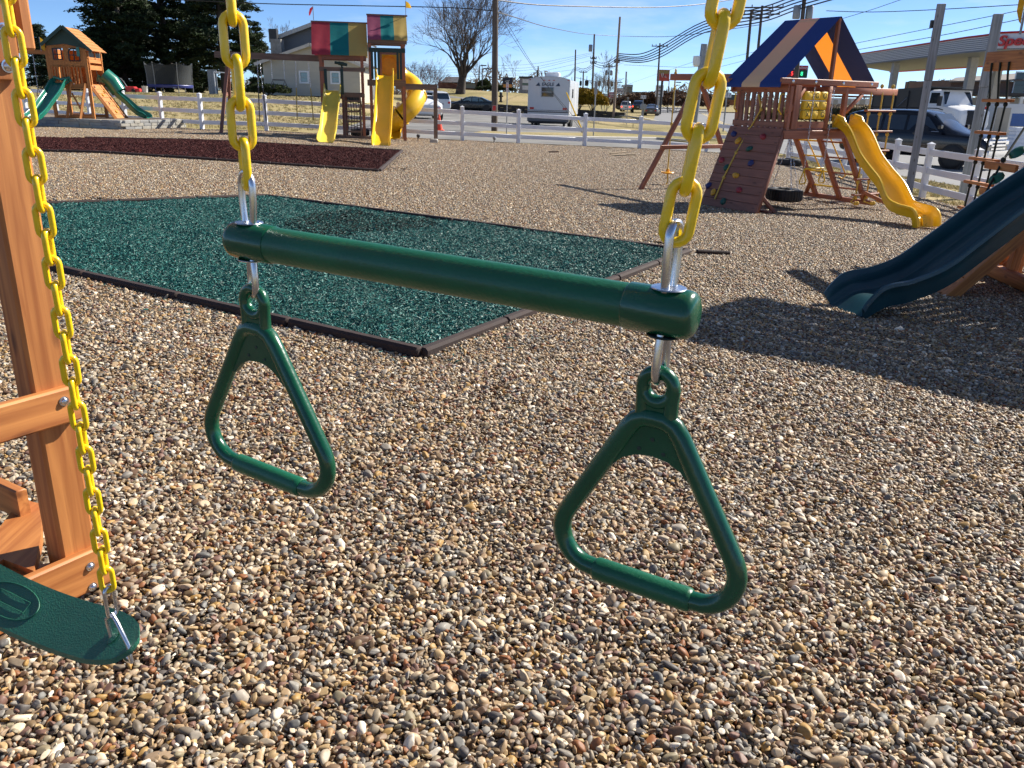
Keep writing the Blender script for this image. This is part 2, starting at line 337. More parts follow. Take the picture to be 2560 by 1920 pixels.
def lawn_mat():
    m = bpy.data.materials.new('dry_lawn'); m.use_nodes = True; n = m.node_tree; b = n.nodes['Principled BSDF']; L = n.links
    g = n.nodes.new('ShaderNodeNewGeometry')
    t1 = n.nodes.new('ShaderNodeTexNoise'); t1.inputs['Scale'].default_value = .16; t1.inputs['Detail'].default_value = 6; t1.inputs['Roughness'].default_value = .65
    t2 = n.nodes.new('ShaderNodeTexNoise'); t2.inputs['Scale'].default_value = 5.0; t2.inputs['Detail'].default_value = 8; t2.inputs['Roughness'].default_value = .75
    L.new(g.outputs['Position'], t1.inputs['Vector']); L.new(g.outputs['Position'], t2.inputs['Vector'])
    r1 = n.nodes.new('ShaderNodeValToRGB'); e = r1.color_ramp.elements
    e[0].position = .34; e[0].color = (.215, .195, .085, 1); e[1].position = .62; e[1].color = (.40, .325, .185, 1)
    q = e.new(.48); q.color = (.31, .265, .135, 1)
    r2 = n.nodes.new('ShaderNodeValToRGB'); r2.color_ramp.elements[0].color = (.55, .55, .5, 1); r2.color_ramp.elements[1].color = (1.25, 1.2, 1.15, 1)
    r2.color_ramp.elements[0].position = .3; r2.color_ramp.elements[1].position = .7
    mm = n.nodes.new('ShaderNodeMix'); mm.data_type = 'RGBA'; mm.blend_type = 'MULTIPLY'; mm.inputs[0].default_value = .85
    L.new(t1.outputs[0], r1.inputs[0]); L.new(t2.outputs[0], r2.inputs[0]); L.new(r1.outputs[0], mm.inputs[6]); L.new(r2.outputs[0], mm.inputs[7])
    L.new(mm.outputs[2], b.inputs['Base Color']); b.inputs['Roughness'].default_value = .95; b.inputs['Specular IOR Level'].default_value = .1
    bp = n.nodes.new('ShaderNodeBump'); bp.inputs['Strength'].default_value = .7; bp.inputs['Distance'].default_value = .06
    L.new(t2.outputs[0], bp.inputs['Height']); L.new(bp.outputs[0], b.inputs['Normal'])
    return m
LAWN = lawn_mat()
FENCE_B = [(-30, 43.0), (-15.4, 33.9), (-11.5, 31.4), (-9.1, 31.2), (-2.1, 32.6), (0.02, 33.0), (2.64, 33.9), (4.93, 34.7), (7.7, 35.0), (10.45, 34.9)]
FENCE_R = [(10.45, 34.9), (10.0, 26.1), (9.54, 19.85), (9.2, 15.0), (8.8, 8.0), (8.4, -4)]
GRAVEL = [(-30, -5)]+FENCE_B+FENCE_R[1:]
GREEN = [(-0.62, 5.35), (2.13, 10.14), (-3.86, 12.93), (-7.86, 9.28)]
BROWN = [(-2.95, 18.23), (-3.34, 24.76), (-12.05, 23.87), (-15.5, 23.2), (-16, 19.15)]
def inside(P, x, y):
    x = np.asarray(x); y = np.asarray(y); r = np.zeros(x.shape, bool); n = len(P)
    for i in range(n):
        (x1, y1), (x2, y2) = P[i], P[(i+1) % n]
        c = ((y1 > y) != (y2 > y)) & (x < (x2-x1)*(y-y1)/((y2-y1) if abs(y2-y1) > 1e-9 else 1e-9)+x1); r ^= c
    return r
terr_v = np.vectorize(terr)
# lawn / ground sheet out to the horizon
xs = np.concatenate([[-4000, -1500, -600, -300, -180, -120, -80], np.arange(-60, 61, 1.0), [80, 120, 180, 300, 600, 1500, 4000]])
ys = np.concatenate([[-800, -200, -60, -25], np.arange(-10, 131, 1.0), [160, 220, 350, 600, 1200, 2500, 5000]])
mb = MB()
X, Y = np.meshgrid(xs, ys); Z = terr_v(X, Y)
Z = Z-np.where(inside(GRAVEL, X, Y), .06, 0)
mb.grid([[(X[j, i], Y[j, i], Z[j, i]) for i in range(len(xs))] for j in range(len(ys))])
tag(obj('lawn', mb, LAWN), kind='structure')
import bmesh
def sheet(name, poly, m, dz, step=2.0, skirt=0.0):
    bm = bmesh.new(); f = bm.faces.new([bm.verts.new((x, y, 0)) for x, y in poly])
    xsn = [p[0] for p in poly]; ysn = [p[1] for p in poly]
    for ax, a, b in ((0, min(xsn), max(xsn)), (1, min(ysn), max(ysn))):
        k = math.ceil(a/step)*step
        while k < b:
            co = [0, 0, 0]; co[ax] = k; no = [0, 0, 0]; no[ax] = 1
            bmesh.ops.bisect_plane(bm, geom=bm.verts[:]+bm.edges[:]+bm.faces[:], plane_co=co, plane_no=no, dist=1e-4); k += step
    for v in bm.verts: v.co.z = terr(v.co.x, v.co.y)+dz
    if skirt:
        be = [e for e in bm.edges if e.is_boundary]; r = bmesh.ops.extrude_edge_only(bm, edges=be)
        for v in r['geom']:
            if isinstance(v, bmesh.types.BMVert): v.co.z -= skirt
    bmesh.ops.recalc_face_normals(bm, faces=bm.faces[:])
    me = bpy.data.meshes.new(name); bm.to_mesh(me); bm.free(); me.materials.append(m)
    at_ = me.attributes.new('gc', 'FLOAT_VECTOR', 'POINT'); co = np.zeros(len(me.vertices)*3, np.float32); me.vertices.foreach_get('co', co); at_.data.foreach_set('vector', co)
    if me.polygons and sum(p.normal.z for p in me.polygons) < 0: me.flip_normals()
    return link(name, me)
GBASE = mat('gravel_soil', (.075, .055, .04), .95, var=.35, vs_=60, bump=.6, bs=120)
tag(sheet('gravel_bed', GRAVEL, GBASE, -.022), kind='structure')
MBASE_G = mat('green_mulch_base', (.004, .05, .04), .8, var=.4, vs_=40, bump=.6, bs=60)
MBASE_B = mat('brown_mulch_base', (.035, .012, .013), .8, var=.4, vs_=40, bump=.6, bs=60)
tag(sheet('green_mulch_bed', GREEN, MBASE_G, .018), kind='structure')
tag(sheet('brown_mulch_bed', BROWN, MBASE_B, .018), kind='structure')

# ---- prototypes kept out of the scene
PROTO = bpy.data.collections.new('pebble_shapes')
def ico(sub):
    bm = bmesh.new(); bmesh.ops.create_icosphere(bm, subdivisions=sub, radius=.5)
    v = np.array([q.co[:] for q in bm.verts]); f = [tuple(q.index for q in p.verts) for p in bm.faces]; bm.free(); return v, f
def pebble(v, i):
    r = np.random.default_rng(100+i); v = v.copy(); n = v/np.linalg.norm(v, axis=1)[:, None]
    k = r.normal(size=(5, 3))*1.6; ph = r.uniform(0, 6.28, 5)
    d = sum(np.sin(n@k[j]*1.3+ph[j]) for j in range(5))*.045
    v = v*(1+d)[:, None]
    for _ in range(int(r.integers(1, 4)) if i % 3 else int(r.integers(5, 9))):      # worn flats / broken faces
        pn = r.normal(size=3); pn /= np.linalg.norm(pn); dd = r.uniform(.27, .40)
        over = v@pn-dd; v = v-np.outer(np.maximum(over, 0)*(.93), pn)
    return v*np.array([1.0, r.uniform(.62, .9), r.uniform(.42, .68)])
iv2, if2 = ico(3); iv1, if1 = ico(1)
NP = 16
for i in range(NP):
    me = bpy.data.meshes.new('pebble'); me.from_pydata([tuple(p) for p in pebble(iv2, i)], [], if2); me.materials.append(PEB_NEAR); me.update(); me.shade_smooth()
    if i % 3 == 0: me.set_sharp_from_angle(angle=rad(32))
    PROTO.objects.link(bpy.data.objects.new('pebble_%02d' % i, me))

def scatter(name, pts, rot, scl, idx, coll):
    me = bpy.data.meshes.new(name); me.vertices.add(len(pts)); me.vertices.foreach_set('co', np.asarray(pts, np.float32).ravel())
    for nm, ty, key, a in (('rot', 'FLOAT_VECTOR', 'vector', rot), ('scl', 'FLOAT_VECTOR', 'vector', scl), ('idx', 'INT', 'value', idx)):
        at_ = me.attributes.new(nm, ty, 'POINT'); at_.data.foreach_set(key, np.asarray(a, np.int32 if ty == 'INT' else np.float32).ravel())
    o = link(name, me)
    ng = bpy.data.node_groups.new(name, 'GeometryNodeTree')
    ng.interface.new_socket('Geometry', in_out='INPUT', socket_type='NodeSocketGeometry'); ng.interface.new_socket('Geometry', in_out='OUTPUT', socket_type='NodeSocketGeometry')
    N = ng.nodes; L = ng.links
    gi = N.new('NodeGroupInput'); go = N.new('NodeGroupOutput'); ci = N.new('GeometryNodeCollectionInfo'); ip = N.new('GeometryNodeInstanceOnPoints')
    ci.inputs['Collection'].default_value = coll; ci.inputs['Separate Children'].default_value = True; ci.inputs['Reset Children'].default_value = True
    ip.inputs['Pick Instance'].default_value = True
    L.new(gi.outputs[0], ip.inputs['Points']); L.new(ci.outputs[0], ip.inputs['Instance'])
    for nm, ty, sock in (('rot', 'FLOAT_VECTOR', 'Rotation'), ('scl', 'FLOAT_VECTOR', 'Scale'), ('idx', 'INT', 'Instance Index')):
        na = N.new('GeometryNodeInputNamedAttribute'); na.data_type = ty; na.inputs['Name'].default_value = nm
        L.new(na.outputs['Attribute'], ip.inputs[sock])
    L.new(ip.outputs[0], go.inputs[0])
    md = o.modifiers.new('scatter', 'NODES'); md.node_group = ng
    return tag(o, kind='stuff')
def bumpz(x, y): return .010*np.sin(x*2.1+1.3*np.sin(y*1.7))*np.cos(y*2.6+x*.7)+.005*np.sin(x*7.3+y*4.1)
# ---- near gravel: single pebbles
NEAR_Y = 7.4
def jit(sp, y0, y1):
    gy = np.arange(y0, y1, sp); P = []
    for y in gy:
        h = .69*y+1.0; x = np.arange(-h, h, sp); P.append(np.stack([x, np.full_like(x, y)], 1))
    P = np.concatenate(P); return P+rng.uniform(-.5, .5, P.shape)*sp*1.1
lay = []
for sp, zlo, zhi, s0 in ((.0200, -.020, -.007, .0245), (.0172, -.008, .007, .0205)):
    P = jit(sp, .9, NEAR_Y); P = P[~inside(GREEN, P[:, 0], P[:, 1])]
    s = np.clip(s0*np.exp(rng.normal(0, .33, len(P))),   .009, .055)
    z = -.036*P[:, 0]+bumpz(P[:, 0], P[:, 1])+rng.uniform(zlo, zhi, len(P))
    lay.append((P, s, z))
P = np.concatenate([l[0] for l in lay]); s = np.concatenate([l[1] for l in lay]); z = np.concatenate([l[2] for l in lay])
big = rng.random(len(P)) < .02; s = np.where(big, s*1.5, s)
rot = np.stack([rng.normal(0, .45, len(P)), rng.normal(0, .45, len(P)), rng.uniform(0, 6.28, len(P))], 1)
scl = s[:, None]*np.stack([rng.uniform(.95, 1.35, len(P)), rng.uniform(.85, 1.1, len(P)), rng.uniform(.8, 1.15, len(P))], 1)
scatter('gravel', np.concatenate([P, z[:, None]], 1), rot, scl, rng.integers(0, NP, len(P)), PROTO)

# ---- tiles of small pieces for the farther gravel and the mulch
def tile(name, n, size, kind, m, seed):
    r = np.random.default_rng(seed)
    if kind == 'pebble': base, fc = iv1[:], ico(1)[1]; base = ico(1)[0]
    else: base, fc = np.array([(i, j, k) for i in (-.5, .5) for j in (-.5, .5) for k in (-.5, .5)], float), [(0, 1, 3, 2), (4, 6, 7, 5), (0, 4, 5, 1), (2, 3, 7, 6), (0, 2, 6, 4), (1, 5, 7, 3)]
    nv = len(base); k = int(math.sqrt(n))
    gx, gy = np.meshgrid((np.arange(k)+.5)/k-.5, (np.arange(k)+.5)/k-.5); c = np.stack([gx.ravel(), gy.ravel()], 1)*size
    c = c+r.uniform(-.6, .6, c.shape)*size/k; n = len(c)
    A = np.zeros((n, nv, 3))
    for i in range(n):
        if kind == 'pebble': sc = np.clip(.0205*math.exp(r.normal(0, .33)), .010, .042)*np.array([1.2, .95, .65])*r.uniform(.85, 1.15, 3); zz = r.uniform(-.014, .006)
        else: sc = np.array([r.uniform(.016, .042), r.uniform(.005, .011), r.uniform(.004, .009)]); zz = r.uniform(-.008, .012)
        e = Matrix.Rotation(r.uniform(0, 6.28), 3, 'Z') @ Matrix.Rotation(r.normal(0, .4), 3, 'Y') @ Matrix.Rotation(r.normal(0, .4), 3, 'X')
        b = base*(1+r.uniform(-.18, .18, (nv, 1))) if kind == 'pebble' else base*(1+r.uniform(-.3, .3, base.shape))
        A[i] = (b*sc)@np.array(e).T+np.array([c[i, 0], c[i, 1], zz])
    V_ = A.reshape(-1, 3); F = np.concatenate([np.array(fc)+i*nv for i in range(n)])
    me = bpy.data.meshes.new(name); me.from_pydata(V_.tolist(), [], F.tolist()); me.materials.append(m)
    at_ = me.attributes.new('rnd', 'FLOAT', 'POINT'); at_.data.foreach_set('value', np.repeat(r.random(n), nv).astype(np.float32))
    me.update()
    if kind == 'pebble': me.shade_smooth()
    return bpy.data.objects.new(name, me)
def tileset(nm, cnt, n, size, kind, m):
    c = bpy.data.collections.new(nm)
    for i in range(cnt): c.objects.link(tile('%s_%d' % (nm, i), n, size, kind, m, 50+i))
    return c
CT = tileset('gravel_tiles', 5, 1150, .5, 'pebble', PEB_FAR)

SHARD = bpy.data.collections.new('green_shards'); SHARDB = bpy.data.collections.new('brown_shards')
GMO = ramp_mat('green_shards', GMC, 'object', .5, .3); BMO = ramp_mat('brown_shards', BMC, 'object', .8, .3, 0, .15)
for i in range(8):
    r = np.random.default_rng(900+i); n = 7; pts = []
    for k in range(n):
        x = k/(n-1)-.5; wv = .16*(1-.6*abs(2*x)**2); cx_ = .12*math.sin(x*4+i); cz_ = .08*math.cos(x*5+i*2)
        for a_ in range(4): pts.append((x, cx_+wv*math.cos(a_*1.571+.6)*r.uniform(.6, 1.3), cz_+wv*.7*math.sin(a_*1.571+.6)*r.uniform(.6, 1.3)))
    fs = [(k*4+a_, k*4+(a_+1) % 4, k*4+4+(a_+1) % 4, k*4+4+a_) for k in range(n-1) for a_ in range(4)]+[(3, 2, 1, 0), (24, 25, 26, 27)]
    for cc, mm in ((SHARD, GMO), (SHARDB, BMO)):
        me = bpy.data.meshes.new('shard'); me.from_pydata(pts, [], fs); me.materials.append(mm); me.update(); cc.objects.link(bpy.data.objects.new('shard_%d' % i, me))

def inview(x, y, m=80):
    d = np.stack([x, y, terr_v(x, y)-EYE], -1); zc = d@FW; u = 1280+FPX*(d@RT)/zc; v = 960-FPX*(d@UP)/zc
    return (zc > .5) & (u > -m) & (u < 2560+m) & (v < 1920+m)
def tilefield(name, poly, excl, coll, cnt, size, dz, ymin=None, margin=0):
    xs_ = [p[0] for p in poly]; ys_ = [p[1] for p in poly]
    gx, gy = np.meshgrid(np.arange(min(xs_), max(xs_), size), np.arange(min(ys_) if ymin is None else ymin, max(ys_), size)); x = gx.ravel()+size/2; y = gy.ravel()+size/2
    k = inside(poly, x, y) & inview(x, y, 420)
    for e in excl:
        for dx, dy in ((0, 0), (-.25, -.25), (.25, -.25), (.25, .25), (-.25, .25), (.25, 0), (-.25, 0), (0, .25), (0, -.25)): k &= ~inside(e, x+dx, y+dy)
    x, y = x[k], y[k]; n = len(x); z = terr_v(x, y)+dz
    rz = rng.integers(0, 4, n)*math.pi/2; tilt = np.full(n, math.atan(.036))
    # tiles lie on the slope: tilt about world Y after the turn about Z
    rot = np.zeros((n, 3))
    for i in range(n):
        sl = (terr(x[i]+.2, y[i])-terr(x[i]-.2, y[i]))/.4
        rot[i] = (Matrix.Rotation(-math.atan(sl), 3, 'Y') @ Matrix.Rotation(rz[i], 3, 'Z')).to_euler()
    return scatter(name, np.stack([x, y, z], 1), rot, np.ones((n, 3)), rng.integers(0, cnt, n), coll)
tilefield('gravel', GRAVEL, [GREEN, BROWN], CT, 5, .5, .002, NEAR_Y)

def shards(name, poly, coll, sp, s0, dz):
    xs_ = [p[0] for p in poly]; ys_ = [p[1] for p in poly]
    gx, gy = np.meshgrid(np.arange(min(xs_), max(xs_), sp), np.arange(min(ys_), max(ys_), sp)); P = np.stack([gx.ravel(), gy.ravel()], 1)+rng.uniform(-.6, .6, (gx.size, 2))*sp
    P = P[inside(poly, P[:, 0], P[:, 1])]; P = P[inview(P[:, 0], P[:, 1], 350)]; n = len(P)
    z = -.036*np.clip(P[:, 0], -9, 10)+dz+rng.uniform(-.012, .012, n)+.010*np.sin(P[:, 0]*3.1+P[:, 1]*1.3)*np.cos(P[:, 1]*2.7)+.006*np.sin(P[:, 0]*9+P[:, 1]*5)
    s_ = s0*np.exp(rng.normal(0, .3, n)); rot = np.stack([rng.uniform(0, 6.28, n), rng.normal(0, .35, n), rng.uniform(0, 6.28, n)], 1)
    scatter(name, np.concatenate([P, z[:, None]], 1), rot, s_[:, None]*np.stack([np.ones(n), rng.uniform(.7, 1.2, n), rng.uniform(.7, 1.2, n)], 1), rng.integers(0, 8, n), coll)
shards('green_mulch', GREEN, SHARD, .0165, .030, .030)
WORN = [tuple(T(900+190*math.cos(a), 566+26*math.sin(a)*(1.25 if math.cos(a*3) > 0 else .8))[:2]) for a in np.linspace(0, 6.1, 22)]; GMO_D = ramp_mat('worn_dark_shards', [(.012, .013, .012), (.02, .03, .027), (.008, .008, .008), (.03, .035, .03)], 'object', .8, .3, 0, .15); SHARDD = bpy.data.collections.new('worn_shards')
for q in list(SHARD.objects):
    m_ = q.data.copy(); m_.materials.clear(); m_.materials.append(GMO_D); SHARDD.objects.link(bpy.data.objects.new('worn_'+q.name, m_))
shards('worn_mulch', WORN, SHARDD, .028, .030, .037)
shards('brown_mulch', BROWN, SHARDB, .030, .048, .030)
# gravel right up to the edgings: single pebbles where a whole tile does not fit
def strip(poly, wd, sp, s0):
    P = []
    n = len(poly); c = np.array(poly).mean(0)
    for i in range(n):
        a = np.array(poly[i], float); b = np.array(poly[(i+1) % n], float); L = np.linalg.norm(b-a); d = (b-a)/L; nn = np.array([d[1], -d[0]])
        if nn@((a+b)/2-c) < 0: nn = -nn
        gx, gy = np.meshgrid(np.arange(-wd, L+wd, sp), np.arange(0, wd, sp)); P.append(a+d*gx.reshape(-1, 1)+nn*gy.reshape(-1, 1))
    P = np.concatenate(P); P = P+rng.uniform(-.5, .5, P.shape)*sp
    k = ~inside(GREEN, P[:, 0], P[:, 1]) & ~inside(BROWN, P[:, 0], P[:, 1]) & inview(P[:, 0], P[:, 1], 350) & (P[:, 1] > NEAR_Y-.1); P = P[k]; n = len(P)
    z = terr_v(P[:, 0], P[:, 1])+rng.uniform(-.012, .006, n); s_ = np.clip(s0*np.exp(rng.normal(0, .33, n)), .009, .05)
    scatter('gravel', np.concatenate([P, z[:, None]], 1), np.stack([rng.normal(0, .4, n), rng.normal(0, .4, n), rng.uniform(0, 6.28, n)], 1), s_[:, None]*np.stack([rng.uniform(.95, 1.35, n), np.ones(n), np.ones(n)], 1), rng.integers(0, NP, n), PROTO)
def spill(poly, coll, n, s0):
    P = []; c = np.array(poly).mean(0)
    for _ in range(n):
        i = int(rng.integers(0, len(poly))); a = np.array(poly[i], float); b = np.array(poly[(i+1) % len(poly)], float); d = (b-a)/np.linalg.norm(b-a); nn = np.array([d[1], -d[0]]); nn = nn if nn@((a+b)/2-c) > 0 else -nn
        P.append(a+(b-a)*rng.random()+nn*(.07+rng.exponential(.16)))
    P = np.array(P); s_ = s0*np.exp(rng.normal(0, .3, n)); z = terr_v(P[:, 0], P[:, 1])+.012
    scatter('spilled_mulch', np.concatenate([P, z[:, None]], 1), np.stack([rng.uniform(0, 6, n), rng.normal(0, .3, n), rng.uniform(0, 6, n)], 1), s_[:, None]*np.ones((n, 3)), rng.integers(0, 8, n), coll)
spill(GREEN, SHARD, 500, .028); spill(BROWN, SHARDB, 300, .04)
strip(GREEN, .45, .0165, .022); strip(BROWN, .42, .019, .024)
# tiles missed along mulch edges: fill by shrinking the cell
def border(name, pts, label, closed, m, hh=.085, ww=.085, piece=1.2, gap=.012):
    t = thing(name, label, 'edging', (pts[0][0], pts[0][1], terr(*pts[0])))
    o = np.array(t.location); n = len(pts)
    for i in range(n if closed else n-1):
        a = np.array(pts[i], float); b = np.array(pts[(i+1) % n], float); L = np.linalg.norm(b-a); k = max(1, round(L/piece)); d = (b-a)/L
        for j in range(k):
            p = a+d*(L*j/k+gap/2); q = a+d*(L*(j+1)/k-gap/2)
            z = random.uniform(-.004, .004)
            P0 = np.array([*p, terr(*p)+hh/2-.025+z])-o; P1 = np.array([*q, terr(*q)+hh/2-.025+z+random.uniform(-.004, .004)])-o
            obj('edging_timber', MB().beam(P0, P1, ww, hh, bev=.02), m, t)
    return t
EDG = mat('brown_black_edging', (.030, .016, .013), .85, var=.3, vs_=8, bump=.3, bs=60)
border('mulch_border', GREEN, 'dark brown timber edging framing the green rubber mulch', True, EDG)
border('mulch_border', [(-16, 19.15), (-2.95, 18.23), (-3.34, 24.76), (-12.05, 23.87)], 'black timber edging along the brown rubber mulch bed', False, EDG)
p, q = T(1741, 634), T(1824, 638)
mb = MB().beam((0, 0, .02), q-p+np.array([0, 0, .02]), .07, .06, bev=.015)
tag(obj('edging_piece', mb, EDG, loc=p), 'short loose piece of black edging lying on the gravel', 'edging')

# ---- dry grass tufts on the verges
TUFT = bpy.data.collections.new('tufts')
for i, c in enumerate(((.42, .34, .19), (.36, .31, .16), (.48, .39, .23), (.31, .29, .13))):
    gm = mat('dry_grass_blade_%d' % i, c, .9, spec=.1); r = np.random.default_rng(70+i); v = []; f = []
    for k in range(11):
        a = r.uniform(0, 6.28); p = r.normal(0, .035, 2); h = r.uniform(.025, .065); l = r.uniform(.02, .06); w_ = .004; b = len(v); dx, dy = math.cos(a), math.sin(a)
        v += [(p[0]-dy*w_, p[1]+dx*w_, 0), (p[0]+dy*w_, p[1]-dx*w_, 0), (p[0]+dx*l*.4+dy*w_, p[1]+dy*l*.4-dx*w_, h*.7), (p[0]+dx*l*.4-dy*w_, p[1]+dy*l*.4+dx*w_, h*.7), (p[0]+dx*l, p[1]+dy*l, h)]; f += [(b, b+1, b+2, b+3), (b+3, b+2, b+4)]
    me = bpy.data.meshes.new('tuft'); me.from_pydata(v, [], f); me.materials.append(gm); me.update(); TUFT.objects.link(bpy.data.objects.new('tuft_%d' % i, me))
def tufts(poly, n, s0, s1):
    xs_ = [p[0] for p in poly]; ys_ = [p[1] for p in poly]; P = np.stack([rng.uniform(min(xs_), max(xs_), n), rng.uniform(min(ys_), max(ys_), n)], 1); P = P[inside(poly, P[:, 0], P[:, 1])]; P = P[inview(P[:, 0], P[:, 1], 300)]
    keep = (np.sin(P[:, 0]*1.7+np.sin(P[:, 1]*1.1)*2)+np.sin(P[:, 1]*2.3+P[:, 0])+rng.normal(0, .8, len(P))) > -.6; P = P[keep]; n = len(P); s_ = rng.uniform(s0, s1, n)
    scatter('grass', np.concatenate([P, (terr_v(P[:, 0], P[:, 1])-.005)[:, None]], 1), np.stack([np.zeros(n), np.zeros(n), rng.uniform(0, 6.28, n)], 1), s_[:, None]*np.ones((n, 3)), rng.integers(0, 4, n), TUFT)
tufts([(8.9, 8), (9.2, 15), (9.6, 19.8), (10.05, 26), (10.5, 35), (11.2, 35), (11.5, 28), (13.2, 12), (13.6, 6)], 12000, .8, 1.5)
tufts([(-28, 42.5), (-15.4, 34.2), (-11.5, 31.8), (-7.4, 32.2), (-9.2, 58), (-24, 64), (-36, 60)], 15000, 1.1, 2.0)

# ---- car park, road, islands
def tp(L): return [tuple(T(u, v)[:2]) for u, v in L]
FB = [(x, y+.25) for x, y in FENCE_B]
lot = [(-7.2, 31.7), (-2.1, 32.85), (0.02, 33.25), (2.64, 34.15), (4.93, 34.95), (7.7, 35.25), (10.2, 35.2), (10.3, 44), (9.2, 78), (-1.5, 88), (-4, 96), (-11, 99), (-9, 60)]
tag(sheet('parking_lot', lot, ASPH, .006), kind='structure')
road = [(14, -5), (13.3, 12), (11.6, 28), (10.9, 44), (10.6, 62), (13, 84), (24, 150), (40, 260), (52, 260), (39, 150), (28, 90), (24, 60), (24, 40), (25, 20), (27, -5)]
tag(sheet('road', road, ROADM, .010, 4.0), kind='structure')
cross = [(24, 52), (24, 66), (60, 74), (140, 84), (140, 66), (60, 56)]
tag(sheet('forecourt', [(23, 20), (23.9, 40), (24, 52), (60, 56), (140, 66), (140, 5)], CONC, .008, 6.0), kind='structure')
isl1 = tp([z for z in ((1184, 333.5), (1212, 329.5), (1290, 333), (1455, 334), (1462, 347), (1300, 343.5), (1200, 339))])
tag(sheet('grass_island', isl1, LAWN, .05, 2.0, .12), kind='structure')
isl2 = [tuple(T(u, v)[:2]) for u, v in ((1462, 347), (1455, 331), (1463, 303), (1434, 290), (1515, 291), (1540, 289), (1604, 296), (1690, 306), (1800, 320))]+[(10.75, 40)]+[tuple(T(1640, 349)[:2])]
tag(sheet('grass_island', isl2, LAWN, .06, 2.0, .12), kind='structure')
# kerb along the island front
def kerb(pts, m=CONC):
    mb = MB()
    for a, b in zip(pts[:-1], pts[1:]):
        n = max(1, int(np.hypot(b[0]-a[0], b[1]-a[1])/3))
        for j in range(n):
            p = [a[0]+(b[0]-a[0])*(j+.005)/n, a[1]+(b[1]-a[1])*(j+.005)/n]; q = [a[0]+(b[0]-a[0])*(j+.995)/n, a[1]+(b[1]-a[1])*(j+.995)/n]
            mb.beam((*p, terr(*p)+.045), (*q, terr(*q)+.045), .16, .15, bev=.03)
    return mb
tag(obj('kerb', kerb([isl1[-1], isl1[-2], isl2[0], isl2[-1], (9.6, 43)]), CONC), kind='structure')
tag(obj('kerb', kerb([tuple(T(1700, 307)[:2]), tuple(T(1604, 297)[:2]), tuple(T(1545, 290)[:2])]), CONC), kind='structure')
tag(obj('kerb', kerb([(24, 90), (24.1, 60), (24.1, 40), (25.1, 20)]), CONC), kind='structure')
# road paint
LINEY = mat('yellow_road_paint', (.55, .42, .16), .8, var=.25, vs_=8); LINEW = mat('white_road_paint', (.6, .6, .58), .8, var=.25, vs_=8)
def lineon(pts, wdt, dz, m, name):
    mb = MB()
    for a, b in zip(pts[:-1], pts[1:]):
        a = np.array(a, float); b = np.array(b, float); d = (b-a)/np.linalg.norm(b-a); n = np.array([-d[1], d[0]])*wdt/2
        c = [a-n, b-n, b+n, a+n]; mb.add([(*p, terr(*p)+dz) for p in c], [(0, 1, 2, 3)])
    return tag(obj(name, mb, m), kind='structure')
lineon([(19, -5), (19, 30), (17.5, 50), (17.3, 62), (20, 84), (32, 150)], .14, .016, LINEY, 'yellow_centre_line')
lineon([(18.7, -5), (18.7, 30), (17.2, 50), (17.0, 62), (19.7, 84), (31.6, 150)], .14, .016, LINEY, 'yellow_centre_line')
lineon([(14.2, 60), (16.5, 84), (21.5, 110)], .14, .016, LINEW, 'white_lane_line')
# big tan verge beyond the road
# ============================================================ WHITE FENCES
def fence(label, posts, hidden_last=False):
    p0 = posts[0]; t = thing('vinyl_fence', label, 'fence', (p0[0], p0[1], terr(*p0))); o = np.array([p0[0], p0[1], terr(*p0)])
    for i, p in enumerate(posts):
        q = posts[min(i+1, len(posts)-1)] if i < len(posts)-1 else p
        pr = posts[i-1] if i else p; d = np.array([q[0]-pr[0], q[1]-pr[1]]); d = d/np.linalg.norm(d)
        b = np.array([p[0], p[1], terr(*p)])-o; x = np.array([d[0], d[1], 0]); y = np.array([-d[1], d[0], 0])
        po = obj('post', MB().obox(b+np.array([0, 0, .55]), x, (0, 0, 1), y, .064, .65, .064, .008), WHITEV, t)
        mb = MB().obox(b+np.array([0, 0, 1.207]), x, (0, 0, 1), y, .074, .012, .074, .006)
        c = b+np.array([0, 0, 1.219]); P = [c+x*i_*.072+y*j_*.072 for i_, j_ in ((-1, -1), (1, -1), (1, 1), (-1, 1))]+[c+np.array([0, 0, .042])]
        mb.add(P, [(0, 1, 4), (1, 2, 4), (2, 3, 4), (3, 0, 4)]); obj('post_cap', mb, WHITEV, po, smooth=20)
    for a, b in zip(posts[:-1], posts[1:]):
        d = np.array([b[0]-a[0], b[1]-a[1]]); L = np.linalg.norm(d); d /= L
        A = np.array(a)+d*.05; B = np.array(b)-d*.05
        for h in (.24, .62, 1.03):
            P0 = np.array([*A, terr(*a)+h])-o; P1 = np.array([*B, terr(*b)+h])-o
            obj('rail', MB().beam(P0, P1, .04, .14, bev=.008), WHITEV, t)
    return t
def along(P, step):
    out = [P[0]]; acc = 0
    for a, b in zip(P[:-1], P[1:]):
        a = np.array(a, float); b = np.array(b, float); L = np.linalg.norm(b-a); n = max(1, round(L/step))
        for k in range(1, n+1): out.append(tuple(a+(b-a)*k/n))
    return out
fence('white three rail vinyl fence along the back of the gravel in front of the camper', along([(-25.4, 40.2)]+FENCE_B[1:], 2.35))
fence('white three rail vinyl fence beside the road behind the yellow wave slide', [tuple(p) for p in along(FENCE_R, 2.2)[1:]])
